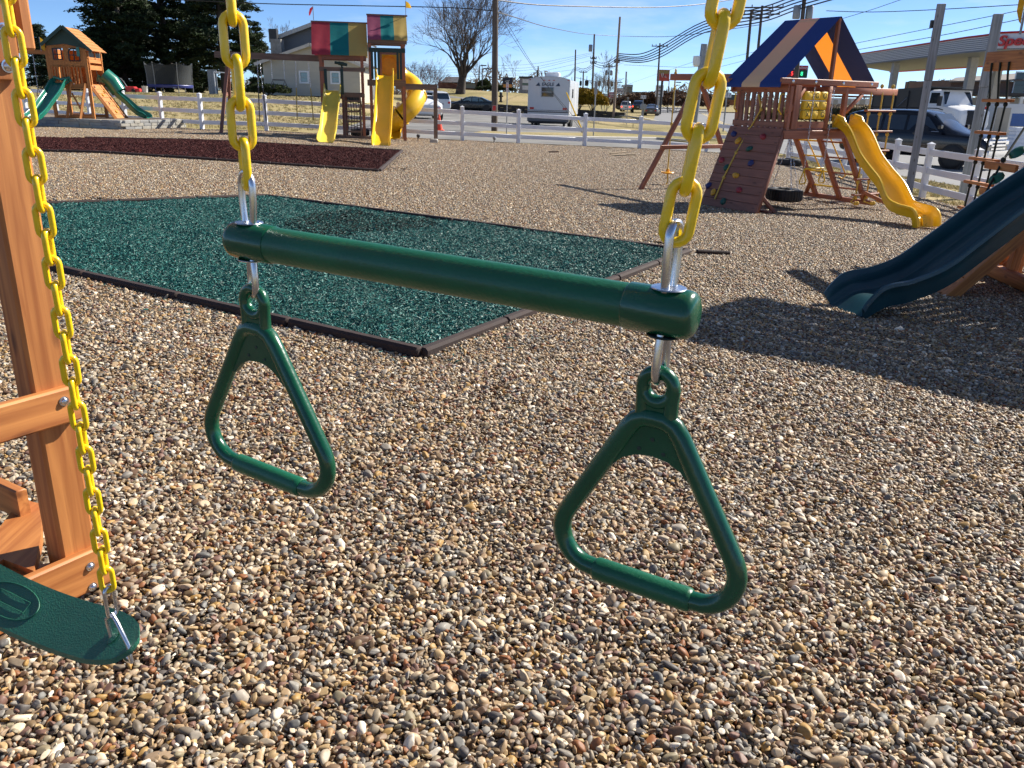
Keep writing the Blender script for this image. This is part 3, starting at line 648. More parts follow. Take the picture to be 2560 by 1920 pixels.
# ============================================================ GREY POSTS
def gpost(lab, base, u, v, w):
    top = at(u, v, base[1]); t = thing('grey_post', lab, 'post', base, 0, 'two tall bare grey timber posts')
    z = top[2]-base[2]; h = z*.62
    obj('lower_length', MB().obox((0, 0, h/2-.2), (.92, -.4, 0), (0, 0, 1), (.4, .92, 0), w/2, h/2+.2, w/2, .01), GREYW, t)
    obj('upper_length', MB().obox((0, 0, (h+z)/2+.001), (.92, -.4, 0), (0, 0, 1), (.4, .92, 0), w/2+.008, (z-h)/2, w/2+.008, .012), GREYW, t)
    return t
b1 = T(2270, 487)*.975; b1[2] = terr(b1[0], b1[1])
g1 = gpost('tall grey timber post at the end of the yellow slide, bracket near its top', b1, 2347, 10, .165)
obj('bracket', MB().box((-.13, .02, at(2330, 60, b1[1])[2]-b1[2]), .06, .06, .16), DKMET, g1)
b2 = T(2405, 497); gpost('tall grey timber post behind the white fence in front of the gas station canopy', b2, 2480, 35, .185)
# ============================================================ FOREGROUND: trapeze, belt swing, timber frame
def stadium(L, W, n=7):                       # closed centre line of a chain link in local (x=width, z=length)
    r = W/2; h = L/2-r; pts = []
    for k in range(n+1): a = math.pi*k/n; pts.append((r*math.cos(a), 0, h+r*math.sin(a)))
    for k in range(n+1): a = math.pi+math.pi*k/n; pts.append((r*math.cos(a), 0, -h+r*math.sin(a)))
    return pts
def link_mesh(pitch, wire, W, m, name='chain_link', seg=10):
    return MB().tube(stadium(pitch+wire, W, 8), wire/2, seg, closed=True).mesh(name, m, 60)
LINKM = link_mesh(.0425, .0098, .0215, YELCH)
LINKS = link_mesh(.0485, .0058, .017, ZINC)
def frame(z, turn):                           # rotation whose local z follows z, turned about it
    z = np.array(z, float); z /= np.linalg.norm(z); q = Vector(z).to_track_quat('Z', 'Y').to_matrix()
    return q @ Matrix.Rotation(turn, 3, 'Z')
def chain(parent, p0, p1, o, pitch=.0425, turn=0.0, sag=0.0, me=None, alt=math.pi/2, name='chain'):
    """links from p0 up to p1"""
    me = me or LINKM; c = bpy.data.objects.new(name, None); COL.objects.link(c); c.parent = parent; c.empty_display_size = .02
    p0 = np.array(p0, float)-o; p1 = np.array(p1, float)-o; L = np.linalg.norm(p1-p0); n = int(L/pitch); d = (p1-p0)/L
    for i in range(n):
        s = (i+.5)/n; p = p0+(p1-p0)*s+np.array([0, 0, -sag*4*s*(1-s)])
        R = frame(d, turn+(alt if i % 2 else 0)+random.uniform(-.12, .12))
        link('chain_link', me, c, mat=Matrix.Translation(Vector(p)) @ R.to_4x4())
    return c
def ax(u, v, Z): return CP+ray(u, v)*Z         # point at axial depth Z
BL = ax(626, 603, .97); BR = ax(1666, 779, .74)
t = thing('trapeze_bar', 'green trapeze bar with two triangular rings hanging on yellow chains in front', 'trapeze', tuple((BL+BR)/2)); o = np.array(t.location)
bd = (BR-BL)/np.linalg.norm(BR-BL); br_ = .0205
mb = MB(); cap_l = .058
A = BL-o+bd*.030; B = BR-o-bd*.030
obj('bar', MB().tube([A+(B-A)*k/12 for k in range(13)], br_, 40), GREENB, t)
for e, s in ((BL, -1), (BR, 1)):
    d = bd*s; q = e-o
    prof = [(br_+.0005, -.037), (br_+.0016, -.0355), (br_+.0016, .018), (br_+.0008, .0225), (br_-.002, .0262), (br_-.007, .0282), (0.0001, .029)]
    obj('end_cap', MB().lathe(prof, q, d, 40), GREENP, t, smooth=50)
side = np.cross(bd, (0, 0, 1)); side /= np.linalg.norm(side); upb = np.cross(side, bd)
def ubolt(c, up, length, tw, wd, par, r=.0041):
    x = bd*math.cos(tw)+side*math.sin(tw); h = wd/2
    pts = [c+up*.020-x*h*.7, c+up*.026-x*h*.8, c+up*(length*.6)-x*h]
    for k in range(9): a = math.pi-math.pi*k/8; pts.append(c+up*(length-h+h*math.sin(a))+x*h*math.cos(a))
    pts += [c+up*(length*.6)+x*h, c+up*.026+x*h*.8, c+up*.020+x*h*.7]
    return obj('eye_bolt', MB().tube(pts, r, 12), ZINC, par)
HOOKT = []
for e, tw in ((BL, .35), (BR, 1.62)):
    q = e-o
    ubolt(q, upb, .079, tw, .030 if e is BL else .024, t); ubolt(q, -upb, .066, tw+(.25 if e is BL else 0), .030 if e is BL else .022, t)
    obj('washer', MB().lathe([(.0001, 0), (.0155, 0), (.0162, .0008), (.0155, .0017), (.0001, .0018)], q+upb*.0208, upb, 28), ZINC, t)
    obj('washer', MB().lathe([(.0001, 0), (.0155, 0), (.0162, .0008), (.0155, .0017), (.0001, .0018)], q-upb*.0208, -upb, 28), DKSTEEL if e is BR else ZINC, t)
    HOOKT.append(q+upb*.0725+o)
# chains rise to a beam above the picture
def upchain(p, u, v, top=.95):
    # direction through the picture point (u,v) at a depth that keeps the chain near vertical
    best = None
    for Z in np.arange(.45, 1.2, .002):
        q = ax(u, v, Z); d = q-p; h = math.hypot(d[0], d[1])
        if best is None or h < best[0]: best = (h, q)
    d = best[1]-p; return p+d/d[2]*top
chain(t, HOOKT[0]-np.array([0, 0, .006]), upchain(HOOKT[0], 578, 10), o, turn=.9, alt=math.pi/2)
chain(t, HOOKT[1]-np.array([0, 0, .006]), upchain(HOOKT[1], 1812, 10), o, turn=.15+math.pi/2)
# rings: tube along a rounded triangle, with web and eyelet
def ring(par, eye, tw, k_=1.0):
    wx = bd.copy(); wx[2] = 0; wx /= np.linalg.norm(wx); wx = wx*math.cos(tw)+np.array([-wx[1], wx[0], 0])*math.sin(tw); dn = np.array([0, 0, -1.0])
    nn = np.cross(wx, dn)
    P = lambda x, y: eye+(wx*x*(1.10 if k_ > 1 else 1.0)+dn*y)*k_
    # centre line right half from apex down, mirrored
    half = [(0, .041), (.010, .0415), (.019, .046), (.0265, .056)]
    half += [(.0265+(.0885-.0265)*k/8, .056+(.163-.056)*k/8) for k in range(1, 9)]
    cx, cy, R = .0565, .183, .0375
    for k in range(1, 9):
        a = -math.radians(32)+math.radians(122)*k/9; half.append((cx+R*math.cos(a), cy+.0+R*math.sin(a)))
    half.append((.052, .2205))
    pts = [P(x, y) for x, y in half]+[P(-x, y) for x, y in half[::-1]][:-1]
    g = obj('ring', MB().tube(pts, .0097, 18, closed=True), GREENP, par, smooth=60)
    n_ = 10
    obj('grip', MB().tube([P(-.053, .2205), P(-.0505, .2206)]+[P(-.048+.096*k/n_, .2206) for k in range(n_+1)]+[P(.0505, .2206), P(.053, .2205)], [.0104, .0119]+[.0121]*(n_+1)+[.0119, .0104], 20), GREENB, g)
    # web plate under the apex
    web = [(a*k_, b*k_) for a, b in [(-.020, .053), (-.010, .0455), (.010, .0455), (.020, .053), (.048, .100), (.042, .100), (.030, .088), (.016, .081), (0, .079), (-.016, .081), (-.030, .088), (-.042, .100), (-.048, .100)]]
    obj('web', MB().prism(web, eye-nn*.0032, wx, dn, nn, .0064), GREENP, g, smooth=0)
    mbp = MB()
    for hx, hy in ((-.013, .074), (.012, .074), (0, .062)): mbp.lathe([(.0001, 0), (.0021, 0), (.0021, .0006), (.0001, .0007)], P(hx, hy)+nn*.0031, nn, 10); mbp.lathe([(.0001, 0), (.0021, 0), (.0021, .0006), (.0001, .0007)], P(hx, hy)-nn*.0031, -nn, 10)
    obj('moulding_mark', mbp, DKGR, g)
    # eyelet: flat ring and neck
    e2 = []
    for k in range(20): a = 2*math.pi*k/20; e2.append(P(.0150*math.cos(a), .010+.0150*math.sin(a)))
    obj('eyelet', MB().tube(e2, .0072, 14, closed=True, sq=.9), GREENP, g, smooth=60)
    mbn = MB()
    for sx_ in (-1, 1): mbn.tube([P(sx_*.0150, .010), P(sx_*.0142, .022), P(sx_*.0140, .036), P(sx_*.0150, .046)], [.0072, .0070, .0072, .0080], 12)
    mbn.prism([(-.014*k_, .026*k_), (.014*k_, .026*k_), (.015*k_, .050*k_), (-.015*k_, .050*k_)], eye-nn*.0045, wx, dn, nn, .009)
    obj('neck', mbn, GREENP, g, smooth=60)
for e in (BL, BR):
    ring(t, e-o-upb*.0655+np.array([0, 0, .0035])+(np.array([0, 0, 0])), -.06 if e is BR else -.10, 1.0 if e is BR else 1.09)

# ---- belt swing at the left
SB = ax(282, 1536, 1.60); ST = ax(15, 0, 1.19)
t = thing('belt_swing', 'dark green belt swing seat hanging on a yellow chain at the left', 'swing', tuple(SB)); o = SB.copy()
sd = np.array([-.885, .465, 0]); sn = np.array([-.465*.83, -.885*.83, -.55])      # seat runs to the left, turned up towards the camera
rows = []; bot = []; Wd = .054; LEN = .74
def seat_pt(s, q, k):
    # s along 0..1, q across -1..1
    z = -.040*math.sin(math.pi*min(1, max(0, s)))-.018*math.exp(-((s-.0)/.04)**2)*0
    wdt = Wd*(.22+.78*math.sqrt(max(0, min(1, 1-(1-min(1, min(s, 1-s)/.17))**2))))
    return sd*(LEN*s)+sn*(wdt*q)+np.array([0, 0, z+.012*(q*q)*0-(.006 if k else 0)+.006*(abs(q) > .99)*0])
SEATOFF = sd*(-.055)+np.array([0, 0, -.045])
for i in range(33):
    s = i/32; rows.append([seat_pt(s, q, 0)+SEATOFF for q in (-1, -.93, -.6, -.2, .2, .6, .93, 1)]+[seat_pt(s, q, 1)+SEATOFF+np.array([0, 0, -.006]) for q in (1, .93, .5, 0, -.5, -.93, -1)])
mb = MB().grid(rows, closed=True); n = len(rows[0]); mb.f.append(tuple(range(n-1, -1, -1))); mb.f.append(tuple(range(32*n, 33*n))); mb.mi += [0, 0]
seat = obj('seat', mb, GREENS, t, smooth=50)
# oval moulded emblem on the seat with its raised lettering strip
def on_seat(s, q, h=.0015):
    a = seat_pt(s, q, 0); b = seat_pt(s+.01, q, 0); tx = (b-a)/np.linalg.norm(b-a); nz_ = np.cross(sn, tx); nz_ = nz_ if nz_[2] > 0 else -nz_
    return a+SEATOFF+nz_*h, tx, nz_
pts = []
for k in range(40): a = 2*math.pi*k/40; pts.append(on_seat(.535+.115*math.cos(a), .66*math.sin(a))[0])
mbe = MB().tube(pts, .0014, 6, closed=True)
box_ = []
for (s0, q0) in ((.465, -.22), (.605, -.22), (.605, .22), (.465, .22)): box_.append(on_seat(s0, q0)[0])
mbe.tube(box_, .0010, 6, closed=True)
em = obj('emblem', mbe, GREENS, seat)
hole = on_seat(.095, 0)
obj('slot', MB().lathe([(.0001, 0), (.016, 0), (.017, .0016), (.013, .0022), (.0001, .0021)], hole[0], hole[2], 20), GREENS, seat)
# triangle hanger and quick link
hp = hole[0]; tri = [hp+sn*.0-sd*.0+np.array([0, 0, -.004]), hp+sn*.004+np.array([0, 0, .045]), SB-o+np.array([0, 0, .0]), SB-o+sn*.002-sd*.012+np.array([0, 0, -.012]), hp-sd*.062+sn*.01+np.array([0, 0, .012]), hp-sd*.066+sn*.012+np.array([0, 0, -.022]), hp-sd*.045+sn*.006+np.array([0, 0, -.032]), hp-sd*.02+np.array([0, 0, -.022])]
obj('hanger', MB().tube(tri, .0044, 12, closed=True), ZINC, t)
cd = (ST-SB)/np.linalg.norm(ST-SB)
link('quick_link', link_mesh(.062, .0075, .022, ZINC, 'quick_link'), t, mat=Matrix.Translation(Vector(cd*.030)) @ frame(cd, .9).to_4x4())
chain(t, SB+cd*.060, SB+(ST-SB)*1.75, o, turn=-.15)
# second chain of the same seat (outside the picture on the left)
S2 = SB+sd*(LEN-.11)+sn*0; chain(t, S2+cd*.02, S2+(ST-SB)*1.75, o, turn=.3)

# ---- timber frame of the near play set at the left
pb = T(196, 1470); t = thing('timber_frame', 'orange cedar swing frame with post, rails and bolted bracket at the left', 'play frame', tuple(pb)); o = pb.copy()
az = rad(33); e1 = np.array([math.sin(az), math.cos(az), 0]); e2 = np.array([math.cos(az), -math.sin(az), 0]); Z3 = np.array([0, 0, 1.0])
pw, pd_ = .118, .105
pc = -e1*0.0+np.array([0, 0, 0])
obj('post', MB().obox(pc+Z3*1.45, e1, Z3, e2, pw/2, 1.5, pd_/2, .010), CEDAR, t)
face = e2*(pd_/2)
def bolt(par, c, d, r=.017, mm=ZINC):
    mbb = MB().lathe([(r*1.25, 0), (r*1.25, .0015), (r*.95, .002), (r*.9, .006), (r*.55, .0095), (.0001, .0105)], c, d, 18)
    return obj('bolt', mbb, mm, par, smooth=60)
def zat(u, v, plane_off):                    # point on the post's right-hand face plane
    p = V(u, v, pb+face+e2*plane_off, e1); return p-o
# middle rail: runs along e1, its end near the post's far edge
def rail(name, uv_mid, h, th, lback, lfront, off=0.0):
    c = zat(*uv_mid, th+off); z = c[2]
    p1 = pc+face+e2*(th/2+.001+off)+e1*lfront; p0 = pc+face+e2*(th/2+.001+off)-e1*lback
    return obj(name, MB().beam((p0[0], p0[1], z), (p1[0], p1[1], z), th, h, bev=.007), CEDAR, t), z
r1, z1_ = rail('rail', (183, 1010), .118, .036, 1.6, .062)
r2, z2_ = rail('lower_rail', (236, 1425), .150, .036, .62, .068)
for uv, rr in (((160, 1003), r1), ((226, 1416), r2), ((232, 1467), r2)):
    c = zat(*uv, .038); bolt(rr, c, e2, .0125)
    if rr is r2: pass
# bracket board on top with a darker board beyond it
zb0 = zat(75, 200, .04)[2]; c = pc+face+e2*.021+e1*-.035
br1 = obj('bracket', MB().obox(c+Z3*(zb0+.45), e1, Z3, e2, .085, .45, .020, .016), CEDAR, t)
for uv in ((9, 74), (20, 165)): bolt(br1, zat(*uv, .042), e2, .0145)
obj('outer_board', MB().obox(pc+e1*(pw/2+.03)+e2*.02+Z3*(zb0+.60), e2, Z3, e1, .055, .52, .020, .010), CEDAR, t)
obj('brace', MB().beam(pc+face*.2+e1*(-.05)+Z3*.06-e1*.0, pc-e1*.75-e2*.06+Z3*.26, .14, .09, bev=.01), CEDAR, t)
obj('brace', MB().beam(pc-e1*.10-e2*.30+Z3*.03, pc-e1*.40+e2*.02+Z3*.10, .14, .05, bev=.01), CEDAR, t)
def zpl(u, v, z): d = ray(u, v); return CP+d*((z-EYE)/d[2])-o
pz_ = [zpl(*q, pb[2]+.16) for q in ((53, 1247), (101, 1259), (104, 1330), (94, 1380), (84, 1427), (8, 1398), (-60, 1440), (-60, 1395))]
obj('angled_board', MB().add(pz_+[p-Z3*.04 for p in pz_], [tuple(range(8))[::-1], tuple(range(8, 16))]+[(i, (i+1) % 8, 8+(i+1) % 8, 8+i) for i in range(8)], [(p[1], p[0], 0) for p in pz_]*2), CEDAR, t)
b0, b1 = zpl(-40, 1215, pb[2]+.2), zpl(60, 1262, pb[2]+.2); obj('ground_board', MB().beam(b0, b1, .04, .12, bev=.006), CEDAR, t)
obj('top_beam', MB().beam(np.array([-1.95, 2.09, 2.66])-o, np.array([1.0, .22, 2.66])-o, .10, .15, bev=.01), CEDAR, t); obj('beam_knee', MB().beam(pc+Z3*2.6, np.array([-1.75, 1.96, 2.66])-o, .09, .12, bev=.01), CEDAR, t)
# ============================================================ CLIMBING TOWER, centre right
def fabric(name, col, tl=.45, tcol=None):
    m = bpy.data.materials.new(name); m.use_nodes = True; n = m.node_tree; n.nodes.clear(); L = n.links
    o_ = n.nodes.new('ShaderNodeOutputMaterial'); d = n.nodes.new('ShaderNodeBsdfPrincipled'); t_ = n.nodes.new('ShaderNodeBsdfTranslucent'); mx_ = n.nodes.new('ShaderNodeMixShader')
    d.inputs['Base Color'].default_value = (*col, 1); d.inputs['Roughness'].default_value = .55; t_.inputs['Color'].default_value = (*(tcol or col), 1); mx_.inputs[0].default_value = tl
    a = n.nodes.new('ShaderNodeAttribute'); a.attribute_name = 'gc'; x = n.nodes.new('ShaderNodeTexNoise'); x.inputs['Scale'].default_value = 4; L.new(a.outputs['Vector'], x.inputs['Vector'])
    b = n.nodes.new('ShaderNodeBump'); b.inputs['Strength'].default_value = .15; b.inputs['Distance'].default_value = .05; L.new(x.outputs[0], b.inputs['Height']); L.new(b.outputs[0], d.inputs['Normal'])
    L.new(d.outputs[0], mx_.inputs[1]); L.new(t_.outputs[0], mx_.inputs[2]); L.new(mx_.outputs[0], o_.inputs[0]); return m
FBLUE = fabric('blue_canopy', (.006, .035, .20), .12, (.01, .012, .03)); FYEL = fabric('yellow_canopy', (.82, .68, .40), .36, (.95, .24, .006))
FRED = fabric('red_canopy', (.36, .03, .05), .25); FTEAL = fabric('teal_canopy', (.0, .17, .17), .25); FYEL2 = fabric('yellow_canopy_old', (.50, .36, .10), .25)
FPUR = fabric('maroon_canopy', (.28, .06, .12), .25); FGRN = fabric('green_canopy', (.0, .08, .05), .15)
FLAGY = fabric('yellow_flag', (.8, .45, .03), .5); FLAGR = fabric('red_flag', (.5, .03, .05), .5)
OT = np.array([4.69, 15.25]); AT = np.array([.5407, -.8412]); CT_ = np.array([.8412, .5407]); ZT = terr(*OT)
tw = thing('play_tower', 'redwood play tower with blue and tan canopy, rock climbing wall and yellow slide', 'play set', (OT[0], OT[1], ZT), math.atan2(AT[1], AT[0]))
def lc(q): d = np.array(q[:2])-OT; return np.array([d@AT, d@CT_, q[2]-ZT])
def Lc(px, t=None, s=None):                      # picture point on the plane t=const (or s=const) in tower coordinates
    if t is not None: return lc(V(*px, OT+t*CT_, AT))
    return lc(V(*px, OT+s*AT, CT_))
def z4(x, y): return (1560+x*.28933, y*.28933)
def z5(x, y): return (2000+x*.25316, y*.25316)
def z6(x, y): return (1900+x*.30137, 380+y*.30137)
def pz(x, y): return (1740+x/4.424, 220+y/4.424)
DZ = 1.43
def B(name, p0, p1, w_, h_, m=REDW, par=None, up=(0, 0, 1), bev=.008): return obj(name, MB().beam(p0, p1, w_, h_, up, bev), m, par or tw)
# deck and posts
for k in range(8):
    s_ = -1.12+k*.145; obj('deck_board', MB().box((s_+.06, .74, DZ-.015), .135, 1.5, .03), REDW, tw)
B('deck_beam', (.045, -.04, DZ-.10), (.045, 1.62, DZ-.10), .04, .15); B('deck_beam', (-1.2, 0.0, DZ-.10), (0.0, 0.0, DZ-.10), .04, .14, REDD)
B('deck_beam', (-1.2, 1.5, DZ-.10), (0.02, 1.5, DZ-.10), .04, .14)
B('deck_beam', (-1.22, -.04, DZ-.10), (-1.22, 1.55, DZ-.10), .04, .14)
for s_, t_ in ((0, .05), (0, 1.55), (-1.16, .05), (-1.16, 1.55)): B('post', (s_, t_, DZ-.17), (s_, t_, 2.14), .085, .085)
for s_ in (-1.16, -.58, 0.0):
    B('leg', (s_, 1.60, DZ-.02), (s_-.02, 2.64, .06), .085, .085, up=(1, 0, 0))
B('base_beam', (-1.50, 2.68, .05), (.16, 2.68, .03), .085, .085); B('brace', (-1.18, 2.4, .30), (-1.45, 2.66, .08), .08, .06); B('brace', (.02, 2.45, .26), (.42, 2.75, .05), .08, .07)
for k in range(4):
    f = .16+.22*k; t_ = 2.64-1.04*f; z = .06+1.36*f
    obj('ladder_rung', MB().tube([(-.58, t_, z), (0, t_, z)], .017, 8), REDW, tw)
    obj('yellow_rung', MB().tube([(-1.16, t_+.02, z), (-.58, t_+.02, z)], .016, 8), YELT, tw)
for s_ in (-1.05, -.48):
    obj('hand_rail', MB().tube([(s_, 1.72, 1.35), (s_+.06, 1.80, 1.30), (s_+.10, 2.38, .60), (s_+.10, 2.42, .52), (s_+.02, 2.44, .46), (s_-.02, 2.38, .5)], .014, 8), YELT, tw)
# upper rails, slats on the climbing side
B('top_rail', (-1.30, -.02, 2.10), (.02, -.02, 2.10), .04, .13); B('top_rail', (-1.25, 1.60, 2.10), (.02, 1.60, 2.10), .04, .13); B('top_rail', (-1.24, -.1, 2.12), (-1.24, 1.7, 2.12), .04, .13)
for k in range(8): obj('slat', MB().box((-1.03+k*.132, -.01, (DZ+2.05)/2), .075, .028, 2.05-DZ-.01, .004), REDD, tw)
B('sill_board', (-1.2, -.005, DZ+.07), (0.0, -.005, DZ+.07), .045, .10, REDD)
for s_, z_ in ((-1.10, 1.86), (-.06, 1.84)):
    obj('grab_handle', MB().tube([(s_, -.045, z_+.17), (s_, -.12, z_+.15), (s_, -.13, z_-.1), (s_, -.05, z_-.17)], .014, 8), YELT, tw)
# front gable beam, rope ladder beam and brace
B('gable_beam', (.03, -.26, 2.22), (.03, 2.42, 2.22), .045, .10); B('swing_beam', (.0, 1.0, 2.10), (.0, 3.06, 2.10), .075, .12); B('brace', (0.02, 1.60, 1.72), (.02, 2.02, 2.05), .05, .07)
B('brace', (.02, .40, 2.12), (.02, .02, 1.68), .04, .08); B('gable_beam', (-1.19, -.26, 2.22), (-1.19, 2.3, 2.22), .045, .10)
B('ridge_post', (.0, 1.08, 2.26), (.0, 1.08, 3.28), .06, .07, up=(1, 0, 0)); B('ridge_post', (-1.15, 1.08, 2.26), (-1.15, 1.08, 3.28), .06, .07, up=(1, 0, 0)); B('ridge_pole', (-1.2, 1.08, 3.27), (.03, 1.08, 3.27), .05, .05)
for t_ in (.02, .62, 1.38, 2.2):
    obj('bolt', MB().lathe([(.03, 0), (.028, .006), (.014, .012), (.0001, .013)], (.055, t_, 2.22), (1, 0, 0), 12), ZINC, tw)
# canopy: two slopes of three strips, each with a short flap at the eave
RZ = 3.315
sb = [-1.20, -.84, -.42, .045]
for slope, (te, ze) in enumerate(((-.27, 2.19), (2.38, 2.19))):
    for k in range(3):
        m = FYEL if k == 1 else FBLUE; s0, s1 = sb[k], sb[k+1]; rows = []
        for i in range(9):
            f = i/8; r_ = []
            for j in range(5):
                s_ = s0+(s1-s0)*j/4; e = -.012*math.sin(math.pi*f)*math.sin(math.pi*(s_+1.2)/1.24)
                r_.append((s_+(.0 if not (k == 0 and j == 0) else -.10*f)*(1 if slope == 0 else 0), 1.08+(te-1.08)*f, RZ+(ze-RZ)*f+e))
            rows.append(r_)
        fl = [(p[0], p[1]+(.008 if slope else -.008), p[2]-.075) for p in rows[-1]]; rows.append(fl)
        c_ = obj('canopy_strip', MB().grid(rows), m, tw, smooth=50)
# tic tac toe panel
fr = [(0.30, 1.02)]; tt0, tt1, zz0, zz1 = .36, .98, 1.60, 2.07
B('panel_post', (.03, .20, DZ), (.03, .20, 2.16), .05, .16, up=(0, 1, 0)); B('panel_post', (.03, 1.06, DZ), (.03, 1.06, 2.16), .05, .10, up=(0, 1, 0)); B('panel_board', (.03, .28, DZ+.07), (.03, 1.0, DZ+.07), .045, .12)
marks = [['', 'O', 'O'], ['X', 'X', ''], ['X', '', 'O']]
INK = mat('black_ink', (.02, .018, .01), .6)
for i in range(3):
    for j in range(3):
        tc_ = tt0+.105+j*.206; zc = zz1-.08-i*.158
        ti = obj('tile', MB().obox((.03, tc_, zc), (1, 0, 0), (0, 0, 1), (0, 1, 0), .055, .073, .097, .025), YELT, tw)
        if marks[i][j]: text('mark', marks[i][j], INK, ti, (.0870, tc_, zc), .13, (math.pi/2, 0, math.pi/2), .001)
# climbing wall
wTB, wTF, wBB, wBF = (np.array(p) for p in ((-1.24, -.03, DZ+.01), (.0, -.03, DZ+.01), (-.97, -.90, .06), (.25, -.76, .03)))
NPK = 10
for k in range(NPK):
    f0 = (k+.03)/NPK; f1 = (k+.97)/NPK
    a_, b_, c_, d_ = wBB+(wTB-wBB)*f0, wBF+(wTF-wBF)*f0, wBF+(wTF-wBF)*f1, wBB+(wTB-wBB)*f1
    obj('plank', MB().slab([a_, b_, c_, d_], .028), REDD, tw)
wn = np.cross(wBF-wBB, wTB-wBB); wn /= np.linalg.norm(wn); wn = wn if wn[1] < 0 else -wn
B('wall_stringer', wBF-wn*.03+(wTF-wBF)*.0, wTF-wn*.07, .05, .10, REDD); B('wall_stringer', wBB-wn*.07, wTB-wn*.07, .05, .10, REDD)
B('wall_leg', (.16, -.55, .30), (.27, -.30, .02), .08, .06, REDD); B('wall_foot', (.0, -.45, .03), (.30, -.45, .03), .10, .06, REDD)
B('base_beam', wBB+np.array([0, .04, -.04]), wBF+np.array([0, .04, -.04]), .06, .10, REDD)
def wallp(u, v):
    d = ray(u, v); dl = np.array([d[:2]@AT, d[:2]@CT_, d[2]]); c0 = lc(CP); t_ = ((wBB-c0)@wn)/(dl@wn); return c0+dl*t_
def hold_mesh(m, seed, r=.05):
    v, f = ico(2); rr = np.random.default_rng(seed); k = rr.normal(size=(4, 3)); n_ = v*2
    d = sum(np.sin(n_@k[j]*2.2+j) for j in range(4))*.09; v = v*(1+d)[:, None]*np.array([2*r, 2*r*.85, 2*r*.62]); v[:, 2] = np.maximum(v[:, 2], -.012)
    b = MB().add(v.tolist(), f); return b.mesh('climbing_hold', m, 40)
HM = {c: hold_mesh(m, i+3, .066) for i, (c, m) in enumerate((('b', BLUH), ('r', REDH), ('g', GRNH), ('y', YELH)))}
qw = Vector(wn).to_track_quat('Z', 'Y').to_matrix().to_4x4()
for x, y, c in ((432, 512, 'b'), (487, 588, 'y'), (790, 540, 'r'), (620, 672, 'g'), (288, 797, 'r'), (345, 880, 'g'), (640, 830, 'b'), (458, 968, 'y'), (142, 1078, 'b'), (198, 1152, 'y'), (490, 1120, 'r'), (313, 1248, 'g')):
    q_ = wallp(*pz(x, y)); f_ = (q_[2]-wBB[2])/(wTB[2]-wBB[2]); lf, rt = wBB+(wTB-wBB)*f_, wBF+(wTF-wBF)*f_; g_ = (q_[0]-lf[0])/(rt[0]-lf[0]); p = lf+(rt-lf)*g_+wn*.012; link('climbing_hold', HM[c], tw, mat=Matrix.Translation(Vector(p)) @ qw @ Matrix.Rotation(random.uniform(0, 6), 4, 'Z'))
# wave slide
def slide(parent, path, width, m, wall=.15, name='slide', n=48, lip=True, ribs=True, flare=0.0, taper=True):
    """path: list of (point, ) 3-D control points from top to bottom, smooth through them; cross direction is level"""
    P = np.array(path, float); tt = np.linspace(0, len(P)-1, n)
    def cat(i, f):
        p0, p1, p2, p3 = (P[max(0, min(len(P)-1, i+k))] for k in (-1, 0, 1, 2)); return .5*((2*p1)+(-p0+p2)*f+(2*p0-5*p1+4*p2-p3)*f*f+(-p0+3*p1-3*p2+p3)*f**3)
    C_ = [cat(min(int(q), len(P)-2), q-min(int(q), len(P)-2)) for q in tt]
    rows = []
    for i, c in enumerate(C_):
        d = C_[min(i+1, n-1)]-C_[max(i-1, 0)]; d /= np.linalg.norm(d); x = np.cross(d, (0, 0, 1)); x /= np.linalg.norm(x); nn = np.cross(x, d)
        w_ = width/2*(1+flare*max(0, (i/(n-1)-.75)*4)); f = i/(n-1); wl = wall*(1 if f < .9 or not taper else 1-.45*(f-.9)/.1)
        if f < .06: wl = wall*(1.25)
        pr = [(-w_-.035, wl-.035), (-w_-.03, wl-.005), (-w_-.008, wl), (-w_+.004, wl-.02), (-w_+.014, wl*.45), (-w_+.035, .02), (-w_+.07, .0), (0, -.004), (w_-.07, 0), (w_-.035, .02), (w_-.014, wl*.45), (w_-.004, wl-.02), (w_+.008, wl), (w_+.03, wl-.005), (w_+.035, wl-.035),
              (w_+.012, wl-.05), (w_+.003, wl*.4), (w_-.02, -.02), (0, -.03), (-w_+.02, -.02), (-w_-.003, wl*.4), (-w_-.012, wl-.05)]
        rows.append([c+x*a+nn*b for a, b in pr])
    mb = MB().grid(rows, closed=True); k = len(rows[0]); mb.f.append(tuple(range(k))); mb.f.append(tuple(range((n-1)*k, n*k))[::-1]); mb.mi += [0, 0]
    o_ = obj(name, mb, m, parent, smooth=55)
    return o_, C_
sl, cs = slide(tw, [(-.06, 1.62, 1.47), (.10, 1.60, 1.46), (.34, 1.57, 1.30), (.66, 1.51, .93), (.98, 1.45, .68), (1.28, 1.39, .47), (1.58, 1.28, .20), (1.82, 1.22, .13), (2.06, 1.14, .115), (2.17, 1.11, .09), (2.215, 1.10, -.06)], .44, YELS, .17, taper=False)
for k in (-1, 0, 1):
    obj('end_rib', MB().tube([(2.0, 1.155+k*.09, .122), (2.12, 1.125+k*.09, .112), (2.19, 1.11+k*.09, .07), (2.225, 1.10+k*.09, -.03)], .014, 8), YELS, sl)
obj('slide_hood', MB().tube([(-.02, 1.36, 1.52), (.06, 1.36, 1.64), (.16, 1.36, 1.60), (.26, 1.36, 1.48)], [.03, .05, .05, .03], 10), YELS, sl); obj('slide_hood', MB().tube([(-.02, 1.86, 1.52), (.06, 1.86, 1.66), (.17, 1.86, 1.62), (.28, 1.86, 1.48)], [.03, .05, .05, .03], 10), YELS, sl)
